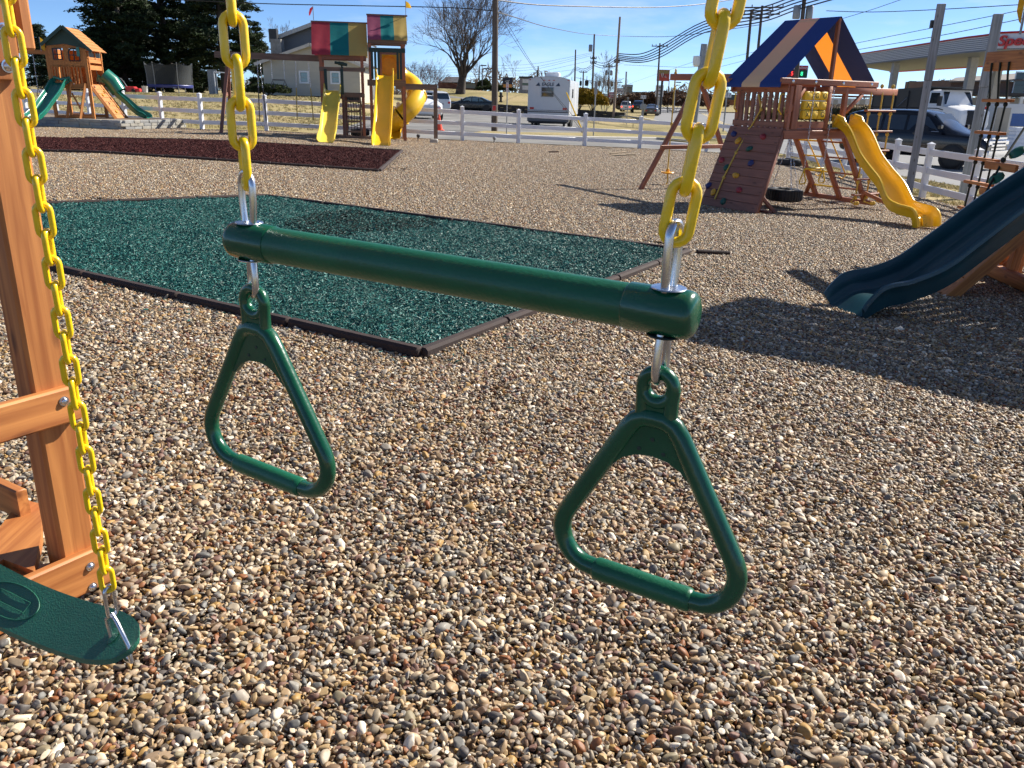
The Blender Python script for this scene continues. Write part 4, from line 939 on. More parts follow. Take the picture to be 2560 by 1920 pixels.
# swing beam to the left with its A frame
B('swing_beam', (-1.16, 1.02, 2.31), (-4.10, 1.02, 2.34), .09, .135); af = -3.23
zf = lambda s_, t_: terr(*(OT+AT*s_+CT_*t_))-ZT
B('frame_leg', (af, .98, 2.25), (af, -.42, zf(af, -.42)-.04), .085, .085, up=(1, 0, 0)); B('frame_leg', (af, 1.06, 2.25), (af, 2.46, zf(af, 2.46)-.04), .085, .085, up=(1, 0, 0)); B('cross_bar', (af+.06, .02, .93), (af+.06, 2.02, .93), .04, .085)
# ---- hanging things
def w2(s_, t_, z): p = OT+AT*s_+CT_*t_; return np.array([p[0], p[1], z+ZT])
def rope(par, pts, r, m, knots=(), name='rope', kr=2.2):
    mb = MB().tube(pts, r, 7)
    for k in knots:
        v, f = ico(2); mb.add([np.array(k)+np.array(q)*2*r*kr*np.array([1, 1, 1.15]) for q in v], f)
    return obj(name, mb, m, par, smooth=60)
t = thing('climbing_rope', 'yellow knotted rope lying down the rock climbing wall', 'rope', tuple(w2(-.5, -.05, 1.9))); o = np.array(t.location)
kp = [pz(720, 235), pz(600, 465), pz(452, 725), pz(315, 998), pz(215, 1240)]
wp = [w2(-.62, -.05, 2.0)]+[np.array(w2(*(wallp(*k)+wn*.03))) for k in kp]; wp[1] = w2(*(Lc(kp[0], t=-.06)))
rope(t, [p-o for p in wp], .014, YELR, [p-o for p in wp[1:5]])
p0 = w2(-3.98, 1.02, 2.42); t = thing('disc_swing', 'yellow disc seat on a knotted rope hanging from the beam end', 'swing', tuple(p0)); o = p0
dz_ = Lc(z4(385, 1490), s=-3.98)[2]-2.42
rope(t, [(0, 0, .02), (0, 0, dz_), (.02, 0, dz_-.2), (-.06, 0, dz_-.34), (-.02, .02, dz_-.42)], .015, YELR, [(0, 0, z) for z in (0, -.32, -1.05, -1.55)]+[(0, 0, dz_+.06)])
obj('seat', MB().lathe([(.0001, .07), (.035, .07), (.045, .02), (.14, .012), (.15, 0), (.14, -.012), (.06, -.03), (.0001, -.035)], (0, 0, dz_), n=24), ORANP, t)
obj('strap', MB().tube([(0, .055, -.10), (0, .05, .06), (0, 0, .085), (0, -.05, .06), (0, -.055, -.10), (0, 0, -.19)], .012, 6, closed=True), YELR, t)
def small_trapeze(label, pA, pB, drop, m, group=None, ringr=.085):
    t = thing('trapeze_bar', label, 'trapeze', tuple((pA+pB)/2), 0, group); o = np.array(t.location); dn = np.array([0, 0, -drop])
    for p in (pA, pB): obj('chain', chain_mesh(p-o, p-o+dn), ZINC, t)
    obj('bar', MB().tube([pA-o+dn, pB-o+dn], .017, 10), m, t)
    wv = (pB-pA)/np.linalg.norm(pB-pA)
    for p in (pA, pB):
        c = p-o+dn+np.array([0, 0, -.02]); pts = [c, c+wv*.035+np.array([0, 0, -.09]), c+wv*ringr+np.array([0, 0, -.20]), c+wv*(ringr-.02)+np.array([0, 0, -.245]), c-wv*(ringr-.02)+np.array([0, 0, -.245]), c-wv*ringr+np.array([0, 0, -.20]), c-wv*.035+np.array([0, 0, -.09])]
        obj('ring', MB().tube(pts, .012, 8, closed=True), m, t)
    return t
def chain_mesh(p0, p1, pitch=.05, wire=.008, W=.02):
    p0 = np.array(p0, float); p1 = np.array(p1, float); L = np.linalg.norm(p1-p0); n = max(1, int(L/pitch)); d = (p1-p0)/L; mb = MB(); st = stadium(L/n+wire, W, 3)
    for i in range(n):
        R = np.array(frame(d, .6+(math.pi/2 if i % 2 else 0))); c = p0+d*((i+.5)*L/n); mb.tube([c+R@np.array(q) for q in st], wire/2, 4, closed=True)
    return mb
pA = w2(.09, .57, 2.14); pB = w2(.09, 1.10, 2.14); dr = 2.14-Lc(pz(1250, 892), s=.09)[2]
small_trapeze('yellow trapeze bar with two rings hanging in front of the redwood ladder', pA, pB, dr, YELT)
h = Lc(pz(1045, 553), t=.62); c_ = Lc(pz(975, 1178), t=.62)
hp_ = w2(h[0], .62, DZ-.17); tc0 = w2(c_[0], .62, c_[2]); t = thing('tyre_swing', 'black tyre swing hanging on chains under the redwood tower', 'tyre swing', tuple(tc0)); o = tc0
tp_ = [(.17, -.10), (.19, -.11), (.26, -.115), (.315, -.10), (.33, -.06), (.333, 0), (.33, .06), (.315, .10), (.26, .115), (.19, .11), (.17, .10), (.175, .08), (.24, .085), (.29, .06), (.29, -.06), (.24, -.085), (.175, -.08), (.17, -.10)]
ty = obj('tyre', MB().lathe(tp_, (0, 0, 0), (.03, 0, 1), 40), BLACK, t, smooth=35)
tr = MB()
for k in range(36):
    a = 2*math.pi*k/36; x = np.array([math.cos(a), math.sin(a), 0]); tr.obox(x*.332, x, np.array([-x[1], x[0], 0]), (0, 0, 1), .006, .018, .085)
obj('tread', tr, BLACK, ty)
for a in (3.05, -1.4, -.75):
    e = np.array([math.cos(a)*.25, math.sin(a)*.25, .11]); obj('chain', chain_mesh(e, hp_-o), ZINC, t)
# rope ladder
t = thing('rope_ladder', 'yellow rope ladder with wooden rungs hanging from the redwood beam by the road fence', 'rope ladder', tuple(w2(.0, 2.6, 2.1))); o = np.array(t.location)
rungz = [Lc(z5(790, 1095), s=0)[2], Lc(z5(780, 1297), s=0)[2], Lc(z5(770, 1488), s=0)[2], .82, .50, .20]
for j, t_ in enumerate((2.26, 2.60, 2.94)):
    pts = [w2(0, t_, 2.22)-o, w2(.04, t_, 2.0)-o]+[w2(.04, t_, z)-o for z in rungz]+[w2(.02+.05*j, t_-.1, .06)-o, w2(.15+.12*j, t_-.15, .05)-o]
    rope(t, pts, .016, YELR, [w2(.04, t_, z-.055)-o for z in rungz]+[w2(0, t_, 2.2)-o]+[w2(.16+.12*j, t_-.15, .055)-o, w2(.19+.12*j, t_-.13, .06)-o])
for z in rungz: obj('rung', MB().beam(w2(.04, 2.16, z)-o, w2(.04, 3.04, z)-o, .085, .035, bev=.008), REDW, t)
# belt swing half hidden behind the wall
pA = w2(-2.05, 1.02, 2.27); pB = w2(-1.62, 1.02, 2.27); t = thing('belt_swing', 'belt swing on silver chains partly hidden behind the rock climbing wall', 'swing', tuple(pA)); o = pA
obj('chain', chain_mesh(pA-o, pA-o+np.array([.02, 0, -1.75]), wire=.009, W=.026), ZINC, t); obj('chain', chain_mesh(pB-o, pB-o+np.array([-.02, 0, -1.75]), wire=.009, W=.026), ZINC, t)
d_ = pB-pA; rows = [[pA-o+d_*f+np.array([CT_[0]*q, CT_[1]*q, -1.78-.10*math.sin(math.pi*f)]) for q in (-.07, .07)] for f in np.linspace(0, 1, 9)]; rows2 = [[p+np.array([0, 0, -.012]) for p in r[::-1]] for r in rows]
obj('seat', MB().grid([a+b for a, b in zip(rows, rows2)], closed=True), YELT, t)
q = T(*z6(245, 112)); t = thing('tyre', 'black tyre lying flat on the gravel by the white fence', 'tyre', (q[0], q[1], terr(q[0], q[1])+.11))
obj('tread_ring', MB().lathe([(a*1.25, b) for a, b in tp_], (0, 0, 0), n=28), BLACK, t); obj('bead', MB().lathe([(.21, .09), (.225, .115), (.24, .09)], (0, 0, 0), n=28), BLACK, t)
# ============================================================ TWO-TOWER PLAY SET at the back
O8 = np.array([-6.0, 29.7]); A8 = np.array([.985, .172]); Z8 = terr(*O8); R8 = math.atan2(.172, .985)
t8 = thing('play_set', 'brown double tower play set with red, teal and yellow striped roofs and two yellow slides', 'play set', (*O8, Z8), R8)
def w8(s_, t_, z): return np.array([O8[0]+A8[0]*s_-A8[1]*t_, O8[1]+A8[1]*s_+A8[0]*t_, Z8+z])
def b8(name, p0, p1, w_, h_, m=BROWNW, up=(0, 0, 1), par=None): return obj(name, MB().beam(p0, p1, w_, h_, up), m, par or t8, smooth=0)
for s_ in (-.66, .70):
    for t_ in (0, 1.3): b8('post', (s_, t_, -.15), (s_, t_, 2.65), .10, .10, REDW)
b8('base_beam', (-.75, -.08, .02), (.95, -.08, -.02), .06, .16); b8('beam', (-.72, -.03, 2.22), (.80, -.03, 2.22), .05, .13); b8('beam', (-.75, -.02, 2.60), (.85, -.02, 2.60), .05, .13, REDD); b8('beam', (-.75, 1.32, 2.60), (.85, 1.32, 2.60), .05, .13, REDD)
for k in range(8): obj('deck_board', MB().box((.02, .08+k*.165, 1.47), 1.45, .15, .035), BROWNW, t8)
b8('deck_beam', (-.70, -.03, 1.40), (.76, -.03, 1.40), .05, .12)
for s_ in (-.52, .02): b8('green_post', (s_, -.07, 1.42), (s_, -.07, 2.22), .10, .05, DKGR)
for s_ in (.06, .60): b8('ladder_rail', (s_, -.10, -.05), (s_, -.04, 1.45), .05, .06, RAWW if False else BROWNW)
for k in range(4): b8('ladder_rung', (.06, -.08, .22+.33*k), (.60, -.08, .22+.33*k), .05, .06)
# roofs: striped tarps over a ridge
def tarp(name, s0, s1, zr, ze, tr, tf, tb, cols):
    n = len(cols)
    for k, m in enumerate(cols):
        for tt, sg in ((tf, -1), (tb, 1)):
            rows = []
            for i in range(9):
                f = i/8; r_ = []
                for j in range(9):
                    g = j/8; s_ = s0+(s1-s0)*(k+g)/n
                    wob = .028*math.sin(g*math.pi)*math.sin(f*2.5+k*2+g*5)*f
                    r_.append((s_, tr+(tt-tr)*f+sg*wob, zr+(ze-zr)*f-.03*math.sin(math.pi*f)))
                rows.append(r_)
            rows.append([(p[0], p[1]+.01*sg, p[2]-.11) for p in rows[-1]])
            obj(name, MB().grid(rows), m, t8, smooth=60)
tarp('roof_stripe', -.93, .90, 3.74, 2.76, .62, -.18, 1.45, (FRED, FTEAL, FYEL2))
b8('ridge_pole', (-.95, .62, 3.72), (.92, .62, 3.72), .05, .05, REDD)
tarp('roof_stripe', .92, 2.24, 4.0, 3.28, .56, -.14, 1.25, (FPUR, FTEAL, FYEL2))
b8('ridge_pole', (.90, .56, 3.99), (2.28, .56, 3.99), .05, .05, REDD)
for s_ in (.98, 2.10):
    for t_ in (0, 1.12): b8('post', (s_, t_, -.2), (s_, t_, 3.25), .10, .10, REDW)
b8('beam', (.92, -.03, 3.12), (2.22, -.03, 3.12), .05, .13); b8('beam', (.92, 1.14, 3.12), (2.22, 1.14, 3.12), .05, .13); b8('deck_beam', (.86, -.05, 1.82), (2.16, -.05, 1.82), .05, .20); b8('cap_rail', (.94, -.04, 2.86), (2.16, -.04, 2.86), .07, .14, DKGR)
for k in range(6): obj('deck_board', MB().box((1.53, .06+k*.2, 1.90), 1.2, .18, .035), BROWNW, t8)
for s_ in (1.04, 1.15, 1.26, 1.90, 2.00): b8('green_slat', (s_, -.045, 1.95), (s_, -.045, 2.82), .08, .03, DKGR)
for s_ in (1.04, 2.00): b8('green_slat', (s_, 1.17, 1.95), (s_, 1.17, 2.82), .08, .03, DKGR)
b8('bubble_frame', (1.32, -.03, 1.95), (1.32, -.03, 2.80), .09, .05, REDD); b8('bubble_frame', (1.32, -.03, 2.76), (1.9, -.03, 2.76), .05, .07, REDD)
obj('tube_panel', MB().box((1.64, 1.16, 2.38), .78, .05, 1.0), YELT, t8); obj('tube_mouth', MB().lathe([(.36, 0), (.36, -.05), (.30, -.06), (.29, .02), (.0001, .03)], (1.66, 1.13, 2.42), (0, 1, 0), 28), mat('tube_backlit_orange', (.95, .36, .004), .4), t8, smooth=50)  # orange of the disc paints in daylight glowing through the yellow tube
slide(t8, [(-.31, -.02, 1.56), (-.31, -.25, 1.50), (-.33, -.70, 1.16), (-.37, -1.2, .86), (-.40, -1.7, .58), (-.43, -2.2, .26), (-.46, -2.7, .10), (-.48, -3.12, .03)], .50, YELP, .17, flare=.0)
slide(t8, [(1.45, -.02, 2.05), (1.45, -.22, 2.0), (1.42, -.7, 1.50), (1.38, -1.2, 1.10), (1.34, -1.7, .76), (1.29, -2.2, .36), (1.25, -2.7, .12), (1.22, -3.05, .02), (1.21, -3.22, -.08)], .54, YELS, .20)
# side beam with its end post
b8('side_beam', (1.80, .0, 1.72), (3.24, .0, 1.72), .06, .19); b8('end_post', (3.17, .0, -.22), (3.17, 0, 1.63), .13, .07)
# spiral tube
pts = [(1.62, 1.15, 2.38), (1.72, 1.75, 2.30), (2.05, 2.2, 2.08), (2.50, 2.1, 1.78), (2.62, 1.55, 1.42), (2.40, 1.12, 1.06), (2.02, .98, .74), (1.72, 1.22, .46), (1.68, 1.6, .24), (1.95, 1.75, .10)]
P = []
for i in range(len(pts)-1):
    for f in (0, .25, .5, .75):
        p0, p1, p2, p3 = (np.array(pts[max(0, min(len(pts)-1, i+k))]) for k in (-1, 0, 1, 2)); P.append(.5*(2*p1+(-p0+p2)*f+(2*p0-5*p1+4*p2-p3)*f*f+(-p0+3*p1-3*p2+p3)*f**3))
seg = 4
for k in range(0, len(P)-1, seg*2):
    q = P[k:k+seg*2+1]
    if len(q) < 2: continue
    tb = obj('tube_section', MB().tube(q, [.35]+[.335]*(len(q)-2)+[.35], 22, cap=False), YELS, t8, smooth=70)
    d = q[0]-q[1]; obj('flange', MB().lathe([(.325, -.025), (.372, -.025), (.372, .025), (.325, .025), (.325, -.025)], q[0], d, 22), YELS, tb)
slide(t8, [(1.70, 1.35, .36), (1.72, 1.0, .16), (1.70, .6, .05), (1.69, .35, .0)], .5, YELS, .2, name='tube_exit', n=14)
# swing beam and leg
b8('swing_beam', (-.60, .62, 2.56), (-4.15, .62, 2.60), .10, .20, BROWNW)
zq = lambda s_, t_: terr(*w8(s_, t_, 0)[:2])-Z8
b8('swing_leg', (-3.72, .60, 2.5), (-4.02, -.35, zq(-4, -.3)-.05), .10, .10, REDD, up=(1, 0, 0)); b8('swing_leg', (-3.72, .64, 2.5), (-4.0, 1.6, zq(-4, 1.6)-.05), .10, .10, REDD, up=(1, 0, 0)); b8('leg_brace', (-3.90, .1, 1.35), (-3.90, 1.15, 1.35), .05, .12, REDD)
tl = obj('telescope', MB().lathe([(.0001, 0), (.045, 0), (.045, .12), (.06, .13), (.06, .30), (.05, .31), (.045, .42), (.0001, .42)], (-.20, -.07, 2.43), (.97, 0, -.16), 12), DKGR, t8)
obj('mount', MB().tube([(.05, -.06, 2.25), (.0, -.07, 2.4)], .03, 8), DKGR, tl)
cn = MB()
for i in range(6): cn.tube([(.15+.09*i, .35+.08*(i % 2), 1.40), (.20+.09*i, .5, .9), (.16+.1*i, .5, .4), (.18+.1*i, .48, .05)], .012, 5)
for j in range(5): cn.tube([(.14, .46, 1.2-.25*j), (.40, .50, 1.12-.25*j), (.68, .46, 1.2-.25*j)], .012, 5)
obj('cargo_net', cn, ROPEK, t8)
obj('climbing_board', MB().slab([(-.05, .9, .0), (.14, .9, .0), (.14, 1.25, 1.4), (-.05, 1.25, 1.4)], .04), REDD, t8)
q = w8(.55, .75, .17); t = thing('tyre', 'black tyre standing under the main tower of the brown play set', 'tyre', tuple(q)); obj('tread_ring', MB().lathe(tp_, (0, 0, 0), n=24), BLACK, t); obj('bead', MB().lathe([(.16, .08), (.175, .1), (.19, .08)], (0, 0, 0), n=24), BLACK, t)
# flags
def flag(label, p, h, pts, m, n_='flag'):
    t = thing('flag', label, 'flag', tuple(p)); obj('staff', MB().tube([(0, 0, 0), (0, 0, h)], .012, 6), METAL, t)
    rows = []
    for (x, za, zb) in pts: rows.append([(x, .03*math.sin(x*14), zb), (x, .03*math.sin(x*14)+.01, (za+zb)/2), (x, .03*math.sin(x*14), za)])
    obj('cloth', MB().grid(rows), m, t, smooth=60); return t
flag('small red pennant on the left end of the striped roof', w8(-.85, .6, 3.76), .42, [(-.005, .42, .36), (-.10, .35, .14), (-.14, .22, .13), (0.0, .1, .04)][:3], FLAGR)
flag('small yellow pennant above the taller striped roof', w8(2.23, .55, 4.02), .44, [(.0, .43, .22), (.08, .40, .22), (.15, .33, .215), (.19, .24, .21)], FLAGY)
# swings on the beam
small_trapeze('dark trapeze bar with loops hanging from the brown swing beam', w8(-2.33, .62, 2.48), w8(-1.92, .62, 2.48), .64, DKMET, ringr=.07)
def far_swing(label, s0, s1, zt, zs, tw_=0.0, mm=BLACK):
    p0, p1 = w8(s0, .62, zt), w8(s1, .62, zt); t = thing('belt_swing', label, 'swing', tuple((p0+p1)/2)); o = np.array(t.location)
    e0, e1_ = w8(s0-.06+tw_, .55, zs), w8(s1+.06, .70, zs)
    for a, b in ((p0, e0), (p1, e1_)):
        m_ = a+(b-a)*.45; obj('chain', chain_mesh(a-o, m_-o, .06, .008, .022), ZINC, t); obj('chain_sleeve', MB().tube([m_-o, b-o], .018, 6), mm, t)
    rows = []
    for f in np.linspace(0, 1, 11):
        c = e0+(e1_-e0)*f-o; c[2] -= .17*math.sin(math.pi*f); rows.append([c+np.array([.02, -.07, 0]), c+np.array([-.02, .07, 0])])
    r2 = [[p-np.array([0, 0, .015]) for p in r[::-1]] for r in rows]
    obj('seat', MB().grid([a+b for a, b in zip(rows, r2)], closed=True), mm, t)
YSL = mat('yellow_chain_sleeve', (.42, .30, .04), .5)
far_swing('belt swing with yellow chain sleeves between the trapeze and the brown tower', -1.52, -1.10, 2.46, .55, 0, YSL)
far_swing('black belt swing seen edge on at the left end of the brown swing beam', -2.78, -2.70, 2.46, .50)
# ============================================================ CEDAR PLAY HOUSE with stone border, left
bedz = .324+.30
C0 = np.array([-15.22, 31.0]); th = thing('play_house', 'orange cedar play tower with gabled roof, green slides and rock ramp', 'play set', (*C0, bedz), R8)
def b6(name, p0, p1, w_, h_, m=CEDARF, up=(0, 0, 1), par=None): return obj(name, MB().beam(p0, p1, w_, h_, up), m, par or th, smooth=0)
FW_, SD = 1.24, 1.62; DK = 1.14; EV = 2.32
for s_, t_ in ((-FW_, 0), (0, 0), (-FW_, SD), (0, SD)): b6('post', (s_, t_, -.1), (s_, t_, EV), .10, .10)
b6('base_beam', (-FW_, .0, .05), (0, .0, .05), .08, .10); b6('base_beam', (-FW_, SD, .05), (0, SD, .05), .08, .10)
for k in range(7): obj('deck_board', MB().box((-FW_/2, .12+k*.235, DK), FW_, .22, .04), CEDARF, th)
b6('deck_beam', (-FW_, -.02, DK-.06), (0.02, -.02, DK-.06), .05, .14); b6('deck_beam', (.02, 0, DK-.06), (.02, SD, DK-.06), .05, .14)
# front wall: vertical boards with two openings
wz0, wz1 = 1.72, EV
def wallboard(s0, s1, z0, z1): obj('wall_board', MB().box(((s0+s1)/2, -.03, (z0+z1)/2), s1-s0-.004, .03, z1-z0), CEDARF, th, smooth=0)
ops = [(-1.04, -.74, 1.94, 2.32), (-.52, -.18, 1.92, 2.32)]
k = -FW_+.02
while k < -.02:
    s1 = min(k+.103, 0); mid = (k+s1)/2; hit = [o_ for o_ in ops if o_[0] < mid < o_[1]]
    if hit: wallboard(k, s1, 1.72, hit[0][2]); wallboard(k, s1, hit[0][3], EV+.16)
    else: wallboard(k, s1, 1.72, EV+.16)
    k = s1
def window(o_, arch):
    s0, s1, z0, z1 = o_; w_ = bpy.data.objects.new('window', None); COL.objects.link(w_); w_.parent = th
    m_ = MB(); c = .035
    if not arch:
        m_.box(((s0+s1)/2, -.06, z0+.015), s1-s0, .05, c); m_.box(((s0+s1)/2, -.06, z1-.015), s1-s0, .05, c); m_.box((s0+.015, -.06, (z0+z1)/2), c, .05, z1-z0-.06); m_.box((s1-.015, -.06, (z0+z1)/2), c, .05, z1-z0-.06)
    else:
        m_.tube([(s0, -.06, z0), (s0, -.06, z1-.12), (s0+.05, -.06, z1-.03), ((s0+s1)/2, -.06, z1), (s1-.05, -.06, z1-.03), (s1, -.06, z1-.12), (s1, -.06, z0)], .025, 6, closed=True)
    obj('frame', m_, DKMET, w_); obj('muntin', MB().box(((s0+s1)/2, -.06, (z0+z1)/2), .03, .03, z1-z0-.02).box(((s0+s1)/2, -.058, (z0+z1)/2-.01), s1-s0-.04, .026, .028), DKMET, w_)
window(ops[0], False); window(ops[1], True)
obj('shutter', MB().box((-.20, -.075, 2.22), .10, .03, .30), GRSL, th)
for i in range(7): obj('slat', MB().box((-1.16+i*.10, -.02, 1.44), .055, .03, .56), CEDARF, th, smooth=0)
for i in range(3): obj('slat', MB().box((-.44+i*.11, -.02, 1.44), .05, .03, .56), CEDARF, th, smooth=0)
b6('rail', (-FW_, -.02, 1.74), (0, -.02, 1.74), .05, .06); b6('rail', (-FW_, -.02, 1.2), (-.5, -.02, 1.2), .05, .06)
# back and far side walls keep the inside dark
for k in range(10): obj('wall_board', MB().box((-FW_+.06+k*.124, SD+.03, 1.75), .12, .03, 1.15), CEDARF, th, smooth=0)
for k in range(12): obj('wall_board', MB().box((-FW_-.03, .07+k*.135, 1.75), .03, .13, 1.15), CEDARF, th, smooth=0)
# gable and roof
RG = 3.02; sL, sR, sM = -1.32, .30, -.55; tF, tB = -.24, 1.50
obj('gable_board', MB().prism([(-1.24, 2.38), (-.62, 2.46), (.0, 2.34), (.17, 2.36), (sM, RG-.02), (-1.20, 2.50)], (0, -.10, 0), (1, 0, 0), (0, 0, 1), (0, 1, 0), .04), DKGR if False else mat('green_gable', (.03, .07, .055), .6), th, smooth=0)
for sg, e_, ez in ((0, sL, 2.42), (1, sR, 2.26)):
    n = 7
    for k in range(n):
        f0, f1 = k/n, (k+1.12)/n
        a = np.array([sM+(e_-sM)*f0, 0, RG+(ez-RG)*f0]); b = np.array([sM+(e_-sM)*f1, 0, RG+(ez-RG)*f1]); up_ = np.array([0, 0, .014*(1 if k % 1 == 0 else 0)])
        P = [a+np.array([0, tF, .0]), b+np.array([0, tF, .02]), b+np.array([0, tB, .02]), a+np.array([0, tB, .0])]
        obj('roof_plank', MB().slab(P if sg else P[::-1], .02), CEDARF, th, smooth=0)
b6('barge_board', (sL, tF-.02, 2.40), (sM, tF-.02, RG), .04, .10, MATS['green_gable']); b6('barge_board', (sR, tF-.02, 2.22), (sM, tF-.02, RG), .04, .10, MATS['green_gable'])
# side face: boxes, rails, opening
GRY = mat('green_grey_insert', (.07, .09, .08), .5)
b6('rail', (.05, -.02, 1.94), (.05, 1.62, 1.94), .05, .12); b6('rail', (.05, .06, 1.72), (.05, 1.56, 1.72), .05, .15); b6('rail', (.05, -.05, 2.04), (.05, 1.66, 2.04), .04, .06)
for t_ in (.02, .84, 1.60): b6('side_stile', (.06, t_, 2.0), (.06, t_, 2.24), .07, .05)
for t_ in (.43, 1.22): obj('side_insert', MB().box((.05, t_, 2.15), .03, .66, .16), GRY, th)
for t_ in (.05, 1.55): b6('side_post', (.05, t_, DK), (.05, t_, 2.2), .10, .07)
# rock ramp
r0, r1, r2, r3 = np.array([.05, .10, DK]), np.array([.05, 1.55, DK]), np.array([.72, 1.72, .02]), np.array([.50, .95, .02])
r3 = np.array([.62, .55, .0]); r2 = np.array([.78, 1.55, .0]); r0 = np.array([.05, .05, DK]); r1 = np.array([.05, 1.50, DK])
for k in range(8):
    f0, f1 = k/8+.004, (k+1)/8-.004; obj('plank', MB().slab([r0+(r3-r0)*f0, r0+(r3-r0)*f1, r1+(r2-r1)*f1, r1+(r2-r1)*f0], .03), CEDARF, th, smooth=0)
rn = np.cross(r3-r0, r1-r0); rn /= np.linalg.norm(rn); rn = rn if rn[2] > 0 else -rn; qr = Vector(rn).to_track_quat('Z', 'Y').to_matrix().to_4x4()
HB = hold_mesh(REDD, 31, .05)
for f, g, c in ((.06, .12, 1), (.2, .62, 0), (.3, .28, 0), (.42, .72, 1), (.55, .30, 1), (.66, .75, 0), (.80, .35, 0), (.92, .72, 1)):
    p = (r0+(r3-r0)*f)*(1-g)+(r1+(r2-r1)*f)*g+rn*.01; link('climbing_hold', HB if c else HM['y'], th, mat=Matrix.Translation(Vector(p)) @ qr)
rope(th, [(.06, .75, 1.74), (.12, .80, 1.16), (.50, 1.05, .5), (.72, 1.2, .04)], .012, ROPEK, name='climbing_rope')
b6('ramp_stringer', (.04, .08, DK-.08), (.60, .55, -.02), .05, .10)
# slides
slide(th, [(-.86, -.02, DK+.06), (-.92, -.22, DK), (-1.02, -.6, .82), (-1.12, -1.0, .55), (-1.24, -1.4, .25), (-1.34, -1.75, .06), (-1.40, -2.0, .0)], .52, GRSL, .17)
obj('slide_arch', MB().tube([(-1.12, -.06, DK+.1), (-1.1, -.1, DK+.22), (-.85, -.12, DK+.16), (-.6, -.1, DK+.22), (-.58, -.06, DK+.1)], .05, 8), GRSL, th)
slide(th, [(-.20, SD+.05, DK+.15), (.15, SD+.1, DK+.02), (.40, SD+.12, .80), (.70, SD+.12, .52), (.98, SD+.1, .24), (1.25, SD+.05, .07), (1.5, SD, .0)], .46, GRSL, .18)
obj('tube_hood', MB().tube([(.05, SD+.1, DK+.35), (.3, SD+.12, DK+.12), (.5, SD+.12, .92)], [.3, .3, .28], 14, cap=False), GRSL, th, smooth=70)
# ladder, brace
for s_, sb_ in ((-.58, -.80), (-.10, -.36)): b6('ladder_rail', (s_, -.08, DK+.04), (sb_, -.32, .0), .05, .08)
for k in range(4): f = .12+k*.24; b6('ladder_rung', (-.58-.22*f, -.08-.24*f, DK*(1-f)), (-.10-.26*f, -.08-.24*f, DK*(1-f)), .07, .035)
b6('brace', (-.62, 0, .85), (-.30, .05, .05), .07, .05); b6('grab_bar', (-.58, -.05, DK), (-.58, -.05, 1.75), .04, .04, YELT if False else CEDARF)
b6('swing_beam', (-FW_, .9, 2.20), (-4.2, .9, 2.24), .10, .14); b6('swing_leg', (-4.0, .9, 2.2), (-4.3, -.1, -.3), .1, .1); b6('swing_leg', (-4.0, .9, 2.2), (-4.3, 1.9, -.3), .1, .1)
def w6(s_, t_, z): return np.array([C0[0]+A8[0]*s_-A8[1]*t_, C0[1]+A8[1]*s_+A8[0]*t_, bedz+z])
small_trapeze('dark trapeze bar with loops hanging left of the cedar play house', w6(-2.02, .9, 2.15), w6(-1.55, .9, 2.15), 1.16, DKMET, ringr=.06)
flag('pale yellow pennant at the left eave of the cedar play house', w6(-1.38, -.1, 2.2), .46, [(.0, .45, .10), (.05, .42, .05), (.10, .36, .02), (.13, .24, .03)], FLAGY)
# stone border
st = thing('stone_border', 'low border wall of pale grey stone blocks around the cedar play house', 'wall', (-13.6, 29.7, terr(-13.6, 29.7))); o = np.array(st.location)
STM = [mat('stone_block_%s' % n_, c, .9, var=.14, vs_=5, bump=.6, bs=18) for n_, c in (('pale', (.36, .36, .34)), ('grey', (.29, .29, .28)), ('warm', (.38, .36, .31)))]
SM_ = {}
def stones(a, b, lens):
    a = np.array(a, float); b = np.array(b, float); L = np.linalg.norm(b-a); d = (b-a)/L; n_ = np.array([d[1], -d[0]]); n_ = n_ if n_[1] < 0 or n_[0] > .6 else -n_
    ang = math.atan2(d[1], d[0])
    for c in range(3):
        x = -(.18 if c % 2 else 0)
        while x < L:
            l_ = min(random.choice(lens), max(.08, L-x)); key = (round(l_, 2), random.randint(0, 2))
            if key not in SM_:
                m_ = MB().obox((0, 0, 0), (0, 1, 0), (1, 0, 0), (0, 0, 1), .11, l_/2-.006, .049, .012); SM_[key] = m_.mesh('stone', STM[key[1]], 30)
            p = a+d*(x+l_/2); z = terr(*p)+.055+c*.101
            link('stone', SM_[key], st, mat=Matrix.Translation(Vector((p[0]-o[0], p[1]-o[1], z-o[2]))) @ Matrix.Rotation(ang, 4, 'Z') @ Matrix.Translation(Vector((0, random.uniform(-.012, .012), 0))))
            x += l_
stones((-21.5, 32.75), (-13.6, 29.7), (.38, .46, .54, .62)); stones((-13.6, 29.7), (-12.45, 32.1), (.26, .32, .38))
bed = [(-21.4, 32.9), (-13.7, 29.85), (-12.6, 32.05), (-15.4, 33.8), (-22, 38)]
BEDM = mat('play_house_bed', (.19, .15, .11), .95, var=.3, vs_=30, bump=.6, bs=60)
mbb = MB(); mbb.add([(x, y, bedz-.01) for x, y in bed]+[(x, y, .2) for x, y in bed], [tuple(range(5))]+[(i, (i+1) % 5, 5+(i+1) % 5, 5+i) for i in range(5)])
tag(obj('raised_bed', mbb, BEDM), kind='structure')
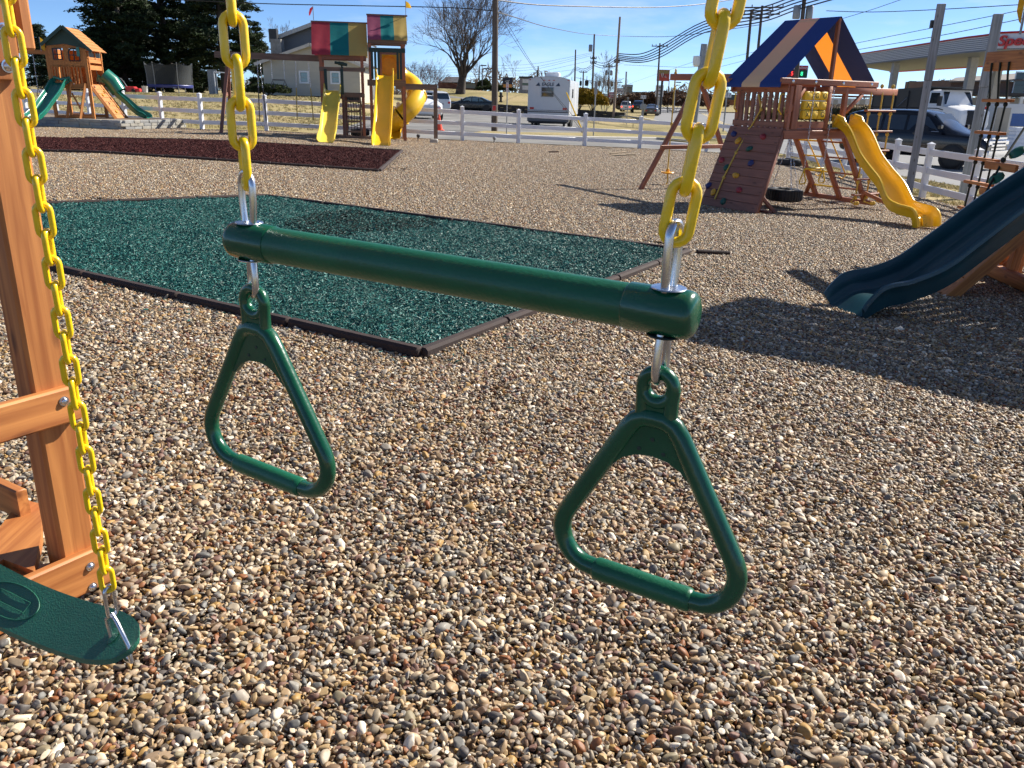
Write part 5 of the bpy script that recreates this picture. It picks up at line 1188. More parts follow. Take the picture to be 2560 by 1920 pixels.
# ============================================================ NEAR PLAY SET on the right with the dark slide
pr = thing('play_set', 'orange cedar play set with dark teal wave slide and rock wall at the right edge', 'play set', (6.6, 9.3, terr(6.6, 9.3))); o7 = np.array(pr.location)
def b7(name, p0, p1, w_, h_, m=CEDAR, up=(0, 0, 1)): return obj(name, MB().beam(np.array(p0, float)-o7, np.array(p1, float)-o7, w_, h_, up, .008), m, pr)
sl7 = [(6.15, 8.10, 1.62), (5.95, 8.06, 1.58), (5.55, 7.98, 1.44), (5.10, 7.88, 1.08), (4.62, 7.78, .76), (4.15, 7.68, .40), (3.82, 7.60, .17), (3.50, 7.53, .05), (3.26, 7.47, .01), (3.06, 7.42, -.10)]
S7, _ = slide(pr, [np.array(p)-o7 for p in sl7], .56, TEALS, .20, n=64)
zt = -.18
for x, y in ((6.75, 8.45), (6.95, 10.2), (8.2, 8.45), (8.2, 10.2)): b7('post', (x, y, zt-.1), (x, y, 3.05), .10, .10)
b7('short_post', (5.62, 9.3, zt), (5.72, 9.3, .95), .10, .10); b7('short_post', (6.05, 9.9, zt), (6.05, 9.9, 1.1), .10, .10)
b7('base_beam', (5.62, 10.25, zt+.09), (5.50, 7.9, zt+.07), .09, .15); b7('base_beam', (5.7, 10.2, zt+.1), (7.4, 10.2, zt+.1), .09, .14); b7('base_beam', (5.6, 8.7, zt+.1), (7.4, 8.7, zt+.1), .09, .14)
b7('brace', (5.78, 9.7, zt+.1), (6.15, 9.0, .85), .09, .07); b7('brace', (5.9, 10.15, zt+.1), (6.6, 10.15, .9), .09, .06)
b7('deck_beam', (6.30, 7.85, 1.42), (6.30, 10.3, 1.42), .05, .16); b7('deck_beam', (6.3, 8.72, 1.42), (7.4, 8.72, 1.42), .05, .16)
for k in range(9): obj('deck_board', MB().box(np.array([7.1, 8.0+k*.27, 1.52])-o7, 1.7, .25, .035), CEDAR, pr)
for k in range(4): b7('side_rail', (5.62, 9.6, .15+.3*k), (5.62, 10.25, .15+.3*k), .04, .09)
# rock wall
q0, q1, q2, q3 = np.array([4.45, 8.42, -.17]), np.array([4.45, 9.32, -.17]), np.array([6.25, 9.75, 1.62]), np.array([6.25, 8.60, 1.62])
for k in range(9):
    f0, f1 = k/9+.003, (k+1)/9-.003; obj('plank', MB().slab([q1+(q2-q1)*f0-o7, q0+(q3-q0)*f0-o7, q0+(q3-q0)*f1-o7, q1+(q2-q1)*f1-o7], .03), CEDAR, pr)
n7 = np.cross(q1-q0, q3-q0); n7 /= np.linalg.norm(n7); n7 = n7 if n7[0] < 0 else -n7; qq = Vector(n7).to_track_quat('Z', 'Y').to_matrix().to_4x4()
b7('stringer', q0-n7*.06, q3-n7*.06, .05, .12); b7('stringer', q1-n7*.06, q2-n7*.06, .05, .12)
HG = hold_mesh(mat('green_grip', (.0, .09, .04), .4), 77, .10)
def plane_hit(u, v, p, n): d = ray(u, v); return CP+d*(((p-CP)@n)/(d@n))
for u, v in ((2545, 385), (2493, 450), (2530, 470)):
    p = plane_hit(u, v, q0, n7)+n7*.01; link('climbing_hold', HG, pr, mat=Matrix.Translation(Vector(p-o7)) @ qq)
# plank roof high above the frame (its shadow falls on the gravel)
er, fr_ = np.array([.865, -.50, 0]), np.array([.50, .865, 0]); Pr = np.array([4.72, 8.30, 3.0])
for sg in (0, 1):
    for k in range(5):
        f0, f1 = k*.195+.0, k*.195+.184
        def rp(f, l): w__ = f if not sg else 1.95-f; return Pr+fr_*w__+er*l+np.array([0, 0, .55*(f/.975)])
        a_ = [rp(f0, 0), rp(f1, 0), rp(f1, 3.9), rp(f0, 3.9)]; obj('roof_plank', MB().slab([p-o7 for p in (a_[::-1] if not sg else a_)], .02), CEDAR, pr)
for l in (.15, 1.9, 3.7): b7('roof_beam', Pr+er*l+fr_*0-np.array([0, 0, .05]), Pr+er*l+fr_*1.95-np.array([0, 0, .05]), .05, .12)
for l in (2.3, 3.8):
    for w__ in (.05, 1.9): q = Pr+er*l+fr_*w__; b7('roof_post', (q[0], q[1], zt-.1), (q[0], q[1], q[2]), .10, .10)
for k in range(8): b7('wall_board', (6.90, 8.5+k*.19, 1.6), (6.90, 8.5+k*.19, 2.9), .17, .02, up=(1, 0, 0))
# swing beam carrying the rope ladder
pL = at(*z5(1862, 610), 11.0); pR = at(*z5(2300, 585), 10.1)
b7('swing_beam', pL, pR+(pR-pL)*.5, .09, .22)
t = thing('rope_ladder', 'green rope ladder with orange wooden rungs at the right edge', 'rope ladder', tuple((pL+pR)/2)); o = np.array(t.location)
rr = [(1720, 2165, 992), (1650, 2082, 1312), (1592, 2022, 1575), (1535, 1970, 1810), (1475, 1900, 2070)]
dl = (pR-pL)/np.linalg.norm(pR-pL); dlh = np.array([dl[0], dl[1], 0]); dlh /= np.linalg.norm(dlh)
rc = []
for a_, b_, y_ in rr:
    c = V(*z5((a_+b_)/2+10, y_), pL[:2]+dlh[:2]*.02, dlh[:2]); rc.append(c)
    obj('rung', MB().beam(c-dlh*.27-o, c+dlh*.27-o, .10, .036, bev=.008), CEDAR, t)
nb = np.array([dlh[1], -dlh[0], 0])
for k in (-1, 0, 1):
    base = rc[0]+dlh*.18*k; top = np.array([base[0], base[1], pL[2]-.02]); pts = [top+nb*.06-o, top-np.array([0, 0, .12])+nb*.05-o]+[c+dlh*.18*k-o for c in rc]+[np.array([rc[-1][0], rc[-1][1], rc[-1][2]-.45])+dlh*.18*k-o]
    rope(t, pts, .013, ROPEK, [c+dlh*.18*k-np.array([0, 0, .045])-o for c in rc], kr=2.0)
t = thing('climbing_rope', 'dark knotted rope running up the rock wall behind the teal slide', 'rope', tuple(q0)); o = np.array(t.location)
kp = [plane_hit(2575, 318, q0, n7)+n7*.06, plane_hit(2514, 408, q0, n7)+n7*.05, plane_hit(2493, 448, q0, n7)+n7*.05, plane_hit(2455, 520, q0, n7)+n7*.05]
rope(t, [p-o for p in kp], .014, ROPEK, [p-o for p in kp[1:3]])
fp = at(2566, 8, 9.5); flag('yellow pennant hanging high above the beam of the orange rope ladder', fp+np.array([.0, 0, -.3]), .75, [(-.02, .62, .10), (-.05, .60, .12), (-.10, .58, .22)], FLAGY)
# ============================================================ VEHICLES
def wheel(par, c, r, wdt, side, rim=SILVER, spokes=5):
    w_ = bpy.data.objects.new('wheel', None); COL.objects.link(w_); w_.parent = par; w_.location = c
    obj('tyre', MB().lathe([(r*.62, -wdt/2), (r*.9, -wdt/2), (r, -wdt*.35), (r, wdt*.35), (r*.9, wdt/2), (r*.62, wdt/2)], (0, 0, 0), (0, side, 0), 22), BLACK, w_)
    mb = MB().lathe([(r*.66, wdt*.42), (r*.60, wdt*.30), (r*.56, wdt*.10), (r*.2, wdt*.12), (r*.14, wdt*.34), (.0001, wdt*.36)], (0, 0, 0), (0, side, 0), 22)
    for k in range(spokes):
        a = 2*math.pi*k/spokes; x = np.array([math.cos(a), 0, math.sin(a)]); mb.obox(x*r*.36+np.array([0, side*wdt*.30, 0]), x, (0, 1, 0), np.cross(x, (0, 1, 0)), r*.24, .02, r*.09)
    obj('rim', mb, rim, w_); return w_
def body_mesh(stations):
    rows = []
    for (x, zl, zb, zt, wb, wt) in stations:
        zm = zl+(zb-zl)*.5
        half = [(wb*.90, zl), (wb*.985, zl+.08), (wb, zm), (wb*.985, zb-.03), (wb*.95, zb), (wt+(wb*.93-wt)*.12, zt-.07 if zt > zb+.1 else zb+(zt-zb)*.5), (wt*.9, zt-.015), (wt*.5, zt+.012), (0, zt+.02)]
        r_ = [(x, y, z) for y, z in half]+[(x, -y, z) for y, z in half[-2::-1]]; rows.append(r_)
    mb = MB().grid(rows, closed=True); n = len(rows[0]); mb.f.append(tuple(range(n))); mb.f.append(tuple(range((len(rows)-1)*n, len(rows)*n))[::-1]); mb.mi += [0, 0]; return mb
def interp(st, x):
    for a, b in zip(st[:-1], st[1:]):
        if a[0] <= x <= b[0] or b[0] <= x <= a[0]:
            f = (x-a[0])/(b[0]-a[0]+1e-9); return [p+(q-p)*f for p, q in zip(a, b)]
    return st[0] if abs(x-st[0][0]) < abs(x-st[-1][0]) else st[-1]
def side_y(st, x, z):
    _, zl, zb, zt, wb, wt = interp(st, x); f = min(1, max(0, (z-zb)/max(.05, zt-.07-zb))); a = wb*.95; b = wt+(wb*.93-wt)*.12; return a+(b-a)*f
def panel(par, name, st, poly, m, off=.008):
    for sg in (1, -1):
        P = [np.array((x, sg*(side_y(st, x, z)+off), z)) for x, z in poly]; Q = [p-np.array([0, sg*.03, 0]) for p in P]; n = len(P)
        fs = [tuple(range(n)) if sg < 0 else tuple(range(n-1, -1, -1))]+[(i, (i+1) % n, n+(i+1) % n, n+i) for i in range(n)]
        obj(name, MB().add(P+Q, fs), m, par, smooth=0)
def screen(par, name, st, x0, z0, x1, z1, w0, w1, m, off=.012):
    d = np.array([x1-x0, 0, z1-z0]); n = np.cross((0, 1, 0), d); n /= np.linalg.norm(n); c = np.array([(x0+x1)/2, 0, (z0+z1)/2]); 
    if n[2] < 0: n = -n
    P = [np.array([x0, -w0, z0])+n*off, np.array([x0, w0, z0])+n*off, np.array([x1, w1, z1])+n*off, np.array([x1, -w1, z1])+n*off]
    Q = [p-n*.04 for p in P]; obj(name, MB().add(P+Q, [(0, 1, 2, 3), (0, 4, 5, 1), (1, 5, 6, 2), (2, 6, 7, 3), (3, 7, 4, 0)]), m, par, smooth=0)
def car(label, cat, name, loc, rz, st, paint, wr, xw, sidewin, front, rear, group=None, tail=REDL, lamps=None, tw=.80, extra=None, glass=GLASS, spokes=5, plate=True):
    t = thing(name, label, cat, loc, rz, group)
    b = obj('body', body_mesh(st), paint, t, smooth=50); sm = b.modifiers.new('s', 'SUBSURF'); sm.levels = 1; sm.render_levels = 1
    wb = max(q[4] for q in st)
    for x in xw:
        for sg in (1, -1):
            obj('wheel_arch', MB().lathe([(wr*1.14, -.1), (wr*1.14, .012), (.0001, .013)], (x, sg*(wb-.022), wr*1.0), (0, sg, 0), 24), BLACK, b)
            wheel(t, (x, sg*(wb-.075), wr), wr, .22, sg, spokes=spokes)
    for p in sidewin: panel(t, 'side_window', st, p, glass)
    screen(t, 'windscreen', st, *front, glass); screen(t, 'rear_window', st, *rear, GLASS)
    xf, xr = st[-1][0], st[0][0]; 
    for sg in (1, -1):
        lz = lamps[0] if lamps else (st[-1][2]-.16); rzz = lamps[1] if lamps else st[0][2]-.14
        obj('headlight', MB().obox((xf-.10, sg*(st[-1][4]-.14), lz), (1, 0, 0), (0, 1, 0), (0, 0, 1), .12, .14, .07, .02), CHROME, t); obj('tail_light', MB().obox((xr+.06, sg*(st[0][4]-.12), rzz), (0, 1, 0), (1, 0, 0), (0, 0, 1), .11, .09, .085, .02), tail, t)
        mx_ = front[0]-.12; obj('mirror', MB().obox((mx_, sg*(wb+.08), front[1]+.10), (1, 0, 0), (0, 1, 0), (0, 0, 1), .06, .09, .07, .02), paint, t)
        for hx in [(p[0][0]+p[1][0])/2-.2 for p in sidewin[:2]]: obj('door_handle', MB().box((hx, sg*(wb*.985+.004), sidewin[0][0][1]-.10), .16, .03, .03), paint, t)
    obj('grille', MB().obox((xf-.02, 0, (st[-1][1]+st[-1][2])/2), (0, 1, 0), (1, 0, 0), (0, 0, 1), .42, .03, .12, .01), DKMET, t)
    if plate: obj('number_plate', MB().box((xr-.004, 0, (st[0][1]+st[0][2])/2+.05), .02, .34, .16), GREYW if False else METAL, t)
    if extra: extra(t, st)
    return t
SED = [(-2.35, .38, .80, .86, .72, .62), (-2.25, .26, .92, .99, .84, .72), (-1.9, .22, .98, 1.04, .90, .72), (-1.55, .22, .98, 1.10, .92, .66), (-.75, .20, .96, 1.42, .92, .60), (.1, .20, .95, 1.46, .92, .62), (.55, .20, .95, 1.40, .92, .62), (1.20, .20, .94, 1.03, .92, .68), (1.9, .22, .84, .90, .90, .66), (2.25, .26, .70, .76, .82, .6), (2.38, .34, .60, .66, .66, .5)]
SEDW = [[(-.62, 1.0), (-.02, 1.0), (-.02, 1.36), (-.60, 1.36)], [(.05, 1.0), (.95, 1.0), (.45, 1.32), (.05, 1.37)], [(-1.20, 1.02), (-.70, 1.0), (-.68, 1.34)]]
SEDF = (1.14, 1.06, .58, 1.38, .64, .52); SEDR = (-1.50, 1.12, -.82, 1.40, .62, .50)
VAN = [(-2.5, .35, .95, 1.02, .80, .70), (-2.46, .26, 1.05, 1.60, .92, .70), (-2.1, .24, 1.06, 1.74, .97, .74), (-1.0, .22, 1.06, 1.77, .98, .74), (.2, .22, 1.05, 1.76, .98, .74), (.8, .22, 1.04, 1.62, .98, .72), (1.55, .24, 1.02, 1.12, .96, .74), (2.2, .26, .88, .95, .90, .68), (2.48, .34, .70, .76, .76, .6)]
VANW = [[(-1.05, 1.12), (-.22, 1.12), (-.22, 1.62), (-1.05, 1.64)], [(-.12, 1.12), (1.05, 1.12), (.55, 1.56), (-.12, 1.62)], [(-2.25, 1.14), (-1.15, 1.12), (-1.15, 1.62), (-2.2, 1.58)]]
VANF = (1.42, 1.14, .84, 1.60, .70, .60); VANR = (-2.49, 1.10, -2.44, 1.60, .74, .62)
def place(u, v, adj=1.0):
    p = T(u, v); p = CP+(p-CP)*adj; return (p[0], p[1], terr(p[0], p[1]))
S10 = [tuple(list(s_)) for s_ in SED]
p = T(1182, 279.5); car('dark green sedan parked side-on at the retaining wall', 'car', 'sedan', (p[0], p[1], terr(p[0], p[1])), rad(176), SED, DKCAR, .34, (-1.42, 1.45), SEDW, SEDF, SEDR, glass=GLASSB, spokes=10)
p = T(1110, 280); car('silver minivan parked between the white car and the dark sedan', 'car', 'minivan', (p[0]-1.2, p[1]+.4, terr(p[0], p[1])), rad(118), VAN, SILVER, .34, (-1.5, 1.5), VANW, VANF, VANR)
p = T(1058, 300); car('white sedan parked tail towards the playground behind the yellow tube slide', 'car', 'sedan', (p[0]-.2, p[1]+2.4, terr(p[0], p[1])), rad(104), SED, WHITE, .34, (-1.42, 1.45), SEDW, SEDF, SEDR)
# queue at the lights (far)
Q = 'cars queuing at the traffic lights'
PICK = [(-2.9, .55, 1.10, 1.16, .92, .85), (-2.85, .45, 1.18, 1.22, .98, .90), (-.95, .42, 1.18, 1.24, .99, .90), (-.85, .40, 1.18, 1.84, .99, .70), (.3, .40, 1.16, 1.90, .99, .72), (.75, .40, 1.15, 1.80, .99, .72), (1.35, .42, 1.14, 1.24, .98, .78), (2.5, .45, 1.10, 1.16, .96, .76), (2.9, .5, .95, 1.0, .86, .7)]
PICKW = [[(-.75, 1.24), (.0, 1.24), (.0, 1.74), (-.72, 1.74)], [(.1, 1.24), (1.05, 1.24), (.68, 1.72), (.1, 1.74)]]
PICKF = (1.26, 1.26, .80, 1.76, .74, .62); PICKR = (-.89, 1.28, -.86, 1.74, .68, .62)
def far(u, v, wpx, W): Yd = FPX*W/wpx/1.0; q = at(u, v, Yd); return q
def farcar(label, name, u, v, Yd, st, paint, win, fr, rr_, rz=100, tail=REDL, wr=.36, xw=(-1.5, 1.5), cat='car'):
    q = at(u, v, Yd); return car(label, cat, name, (q[0], q[1], terr(q[0], q[1])), rad(rz), st, paint, wr, xw, win, fr, rr_, Q, tail)
farcar('grey sedan in the right lane driving away towards the lights', 'sedan', 1630, 275.5, 118, SED, GREYCAR, SEDW, SEDF, SEDR, 78, cat='car')
farcar('dark pickup truck with lit red tail lights in the queue', 'pickup_truck', 1596, 272, 140, PICK, NAVY, PICKW, PICKF, PICKR, 80, REDLIT, .42, (-1.75, 1.85), 'pickup truck')
farcar('white hatchback behind the dark pickup in the queue', 'minivan', 1566, 270, 150, VAN, SILVER, VANW, VANF, VANR, 80, REDLIT)
farcar('black car at the left end of the queue beside the tan pole', 'minivan', 1547, 269, 155, VAN, NAVY, VANW, VANF, VANR, 80)
# black SUV on the road behind the right-hand fence
SUV = [(-2.62, .50, 1.05, 1.12, .90, .8), (-2.58, .40, 1.14, 1.72, .98, .74), (-2.3, .36, 1.16, 1.86, 1.02, .78), (-1.0, .34, 1.16, 1.93, 1.03, .78), (.25, .34, 1.16, 1.92, 1.03, .78), (.62, .34, 1.15, 1.82, 1.03, .76), (1.32, .36, 1.14, 1.24, 1.02, .80), (2.25, .38, 1.12, 1.18, 1.0, .80), (2.58, .42, 1.0, 1.06, .94, .76), (2.66, .5, .8, .86, .86, .7)]
SUVW = [[(-1.0, 1.24), (-.22, 1.24), (-.22, 1.74), (-1.0, 1.74)], [(-.12, 1.24), (.98, 1.24), (.52, 1.70), (-.12, 1.74)], [(-2.35, 1.26), (-1.1, 1.24), (-1.1, 1.74), (-2.15, 1.72)]]
def suvx(t, st):
    for sg in (1, -1):
        obj('window_trim', MB().tube([(x, sg*(side_y(st, x, z)+.014), z) for x, z in ((-2.42, 1.235), (1.0, 1.215))], .012, 5).tube([(x, sg*(side_y(st, x, z)+.014), z) for x, z in ((-2.42, 1.235), (-2.18, 1.745))], .012, 5), CHROME, t)
        obj('roof_rail', MB().tube([(-2.1, sg*.74, 1.93), (-1.9, sg*.74, 1.98), (.1, sg*.74, 1.98), (.3, sg*.74, 1.93)], .02, 6), BLACK, t)
    for k in range(4): obj('grille_bar', MB().obox((2.66, 0, .72+k*.115), (0, 1, 0), (1, 0, 0), (0, 0, 1), .62, .02, .030, .008), CHROME, t)
    obj('front_bumper', MB().obox((2.62, 0, .56), (0, 1, 0), (1, 0, 0), (0, 0, 1), .90, .10, .10, .04), CHROME, t)
pS = T(2290, 408); sc_ = .97
q = CP+(np.array([*pS])-CP)*.97; q[2] = terr(q[0], q[1])
car('black SUV with chrome grille stopped on the road behind the fence', 'car', 'suv', (q[0], q[1], q[2]), math.atan2(-.75, .66), SUV, NAVY, .40, (-1.6, 1.62), SUVW, (1.22, 1.28, .66, 1.80, .72, .64), (-2.60, 1.18, -2.50, 1.72, .76, .64), lamps=(.92, 1.0), extra=suvx)
# white dump truck behind it
q = at(2338, 300, 53); q[2] = terr(q[0], q[1]); t = thing('dump_truck', 'white dump truck with a dark box seen above the black SUV', 'truck', tuple(q), math.atan2(-.97, .24))
cab = [(.2, 1.0, 2.0, 2.05, 1.05, .95), (.24, .9, 2.1, 2.88, 1.12, 1.0), (.5, .9, 2.1, 2.98, 1.14, 1.02), (1.35, .9, 2.1, 2.98, 1.14, 1.02), (1.75, .9, 2.08, 2.14, 1.12, .95), (2.6, .9, 1.95, 2.02, 1.08, .85), (3.1, .9, 1.82, 1.88, 1.02, .78), (3.18, 1.0, 1.6, 1.66, .95, .7)]
b_ = obj('cab', body_mesh(cab), WHITE, t, smooth=40); panel(t, 'side_window', cab, [(.55, 2.2), (1.35, 2.2), (1.28, 2.8), (.55, 2.8)], GLASS); screen(t, 'windscreen', cab, 1.72, 2.16, 1.40, 2.86, .98, .92, GLASS)
obj('grille', MB().obox((3.16, 0, 1.35), (0, 1, 0), (1, 0, 0), (0, 0, 1), .55, .06, .50, .03), BLACK, t); obj('bumper', MB().obox((3.2, 0, .62), (0, 1, 0), (1, 0, 0), (0, 0, 1), 1.15, .10, .22, .04), WHITE, t)
for sg in (1, -1):
    obj('headlight', MB().obox((3.0, sg*.86, 1.15), (1, 0, 0), (0, 1, 0), (0, 0, 1), .16, .14, .10, .02), CHROME, t); obj('fender', MB().lathe([(.62, -.2), (.66, -.2), (.66, .2), (.62, .2)], (2.3, sg*.98, .55), (0, 1, 0), 24), WHITE, t)
    obj('mirror', MB().obox((1.75, sg*1.38, 2.35), (1, 0, 0), (0, 1, 0), (0, 0, 1), .08, .10, .28, .02), BLACK, t)
    for x in (2.3, -1.6, -3.0): wheel(t, (x, sg*1.0, .52), .52, .3, sg, SILVER)
obj('sun_visor', MB().obox((1.45, 0, 2.99), (0, 1, 0), (1, 0, 0), (0, 0, 1), 1.0, .2, .03, .01), BLACK, t)
DBOX = mat('dark_dump_box', (.025, .028, .03), .5)
bx = MB()
bx.slab([(-.1, -1.22, 1.1), (-4.6, -1.22, 1.1), (-4.6, -1.22, 2.95), (-.1, -1.22, 3.1)][::-1], .06); bx.slab([(-.1, 1.22, 1.1), (-4.6, 1.22, 1.1), (-4.6, 1.22, 2.95), (-.1, 1.22, 3.1)], .06); bx.box((-2.35, 0, 1.1), 4.5, 2.44, .1); bx.box((-.1, 0, 2.1), .08, 2.5, 2.1); bx.box((-4.6, 0, 2.0), .08, 2.5, 1.8); bx.box((.15, 0, 3.12), .7, 2.3, .06)
bo = obj('dump_box', bx, DBOX, t); obj('box_rib', MB().box((-1.2, -1.25, 2.0), .08, .08, 1.8).box((-2.4, -1.25, 2.0), .08, .08, 1.8).box((-3.6, -1.25, 2.0), .08, .08, 1.8), DBOX, bo); obj('chassis', MB().box((-1.2, 0, .85), 6.8, .9, .3), BLACK, t)
obj('tarp_arm', MB().tube([(-2.9, -1.32, 1.3), (-1.2, -1.32, 2.5)], .03, 6), CHROME, t)
# camper
pC = T(1369, 321); t = thing('camper', 'white camper trailer seen from behind across the fence', 'camper', (pC[0], pC[1], terr(pC[0], pC[1])), rad(90-8)); HW = 1.235
CAMW = mat('camper_white', (.55, .57, .60), .35, coat=.3, var=.03)
prof = [(-HW, .72), (HW, .72), (HW, 2.74), (HW*.6, 2.86), (0, 2.90), (-HW*.6, 2.86), (-HW, 2.74)]
obj('body', MB().prism(prof, (0, 0, 0), (0, 1, 0), (0, 0, 1), (1, 0, 0), 7.2), CAMW, t, smooth=30)
obj('lower_cap', MB().prism([(-HW-.01, .38), (HW+.01, .38), (HW+.01, .71), (-HW-.01, .71)], (-.02, 0, 0), (0, 1, 0), (0, 0, 1), (1, 0, 0), .5), GREYCAR if False else mat('camper_grey', (.12, .125, .135), .4, coat=.2), t)
obj('stripe', MB().box((-.012, 0, .93), .02, 2*HW-.02, .05).box((-.012, 0, 1.02), .02, 2*HW-.02, .02), DKMET, t); obj('underframe', MB().box((1.5, 0, .34), 3.0, 2.1, .14), BLACK, t)
obj('roof_edge', MB().tube([(-.0, y, z+.005) for y, z in ((-HW, 2.73), (-HW*.6, 2.86), (0, 2.90), (HW*.6, 2.86), (HW, 2.73))], .025, 6), CAMW, t)
wf = obj('window_frame', MB().obox((-.012, .08, 2.05), (0, 1, 0), (1, 0, 0), (0, 0, 1), .37, .02, .27, .06), METAL, t)
for z in (2.18, 1.92): obj('window_pane', MB().obox((-.03, .08, z), (0, 1, 0), (1, 0, 0), (0, 0, 1), .33, .012, .105, .04), GLASS, t)
CNV = mat('camper_letter_navy', (.03, .05, .09), .5)
text('lettering', 'EAGLE', CNV, t, (-.010, .075, 2.47), .25, (math.pi/2, 0, -math.pi/2), .006, .12, .006, sx=1.0)
for y in (.66, -.52): obj('triangle_emblem', MB().prism([(.14, 0), (-.14, 0), (-.06, .2)], (-.008, y, 2.38), (0, 1, 0), (0, 0, 1), (-1, 0, 0), .008), CNV, t)
for y in (-.98, .98): obj('tail_light', MB().obox((-.015, y, 1.13), (0, 1, 0), (1, 0, 0), (0, 0, 1), .12, .025, .055, .01), REDL, t)
for y in (-1.13, -.28, 0, .28, 1.13): obj('marker_light', MB().box((-.012, y, 2.72 if abs(y) > 1 else 2.70), .02, .10, .04), REDL, t)
obj('roof_unit', MB().obox((1.2, -.15, 3.03), (0, 1, 0), (1, 0, 0), (0, 0, 1), .36, .5, .14, .07), WHITE, t); obj('roof_unit', MB().obox((2.4, .25, 3.02), (0, 1, 0), (1, 0, 0), (0, 0, 1), .22, .3, .13, .06), CAMW, t)
for sg in (1, -1):
    for x in (3.0, 3.9): wheel(t, (x, sg*1.05, .36), .36, .22, sg)
    obj('stabiliser', MB().box((.25, sg*.95, .24), .3, .12, .3), BLACK, t)
obj('side_window', MB().box((2.2, -HW-.006, 2.0), .9, .02, .5), GLASS, t); obj('side_door', MB().box((4.2, -HW-.006, 1.75), .65, .02, 1.85), WHITE, t)
obj('bumper', MB().box((-.12, 0, .36), .10, 2.3, .10), BLACK, t)
# traffic cone, two stacked shapes: base plate, body, collar
q = T(1098, 326.5); t = thing('traffic_cone', 'orange traffic cone standing behind the fence beside the end post', 'cone', (q[0], q[1], terr(q[0], q[1])))
obj('base_plate', MB().obox((0, 0, .02), (1, 0, 0), (0, 0, 1), (0, 1, 0), .22, .02, .22, .03), CONE, t); obj('cone_body', MB().lathe([(.17, .04), (.15, .10), (.035, .70), (.03, .72), (.0001, .722)], (0, 0, 0), n=20), CONE, t)
# ============================================================ TREES AND SHRUBS
BARK = mat('bark_grey', (.06, .05, .042), .95, var=.3, vs_=3, bump=.6, bs=10); TWIG = mat('twigs_brown', (.10, .075, .06), .9, var=.2); TWIGR = mat('twigs_reddish', (.14, .065, .05), .9, var=.25)
TWIGP = mat('twigs_pale', (.20, .17, .14), .9, var=.2)
def leafmat(name, col, var=.45, tl=.25):
    m = bpy.data.materials.new(name); m.use_nodes = True; n = m.node_tree; n.nodes.clear(); L = n.links
    o_ = n.nodes.new('ShaderNodeOutputMaterial'); d = n.nodes.new('ShaderNodeBsdfPrincipled'); t_ = n.nodes.new('ShaderNodeBsdfTranslucent'); mx_ = n.nodes.new('ShaderNodeMixShader'); mx_.inputs[0].default_value = tl
    a = n.nodes.new('ShaderNodeAttribute'); a.attribute_name = 'rnd'; r = n.nodes.new('ShaderNodeValToRGB'); c = np.array(col)
    r.color_ramp.elements[0].color = (*(c*(1-var)), 1); r.color_ramp.elements[1].color = (*np.clip(c*(1+var)*np.array([1.15, 1.05, .8]), 0, 1), 1)
    L.new(a.outputs['Fac'], r.inputs[0]); L.new(r.outputs[0], d.inputs['Base Color']); L.new(r.outputs[0], t_.inputs['Color']); d.inputs['Roughness'].default_value = .7; d.inputs['Specular IOR Level'].default_value = .2
    L.new(d.outputs[0], mx_.inputs[1]); L.new(t_.outputs[0], mx_.inputs[2]); L.new(mx_.outputs[0], o_.inputs[0]); return m
PINEM = leafmat('pine_needles', (.020, .036, .017), .6, .12); SPRM = leafmat('spruce_needles', (.018, .034, .022), .5, .12); YSHR = leafmat('golden_shrub_leaves', (.22, .15, .015), .5, .2); GSHR = leafmat('evergreen_shrub_leaves', (.03, .045, .02), .5)
def quads(name, C, D, U, m, parent, rnd):
    """many small blades: centre C, half-length D, half-width U"""
    n = len(C); V_ = np.stack([C-D-U, C+D-U*.3, C+D+U*.3, C-D+U], 1).reshape(-1, 3); F = np.arange(4*n).reshape(-1, 4)
    me = bpy.data.meshes.new(name); me.from_pydata(V_.tolist(), [], F.tolist()); me.materials.append(m)
    at_ = me.attributes.new('rnd', 'FLOAT', 'POINT'); at_.data.foreach_set('value', np.repeat(rnd, 4).astype(np.float32)); me.update(); return link(name, me, parent)
def unit(v): return v/(np.linalg.norm(v, axis=-1, keepdims=True)+1e-9)
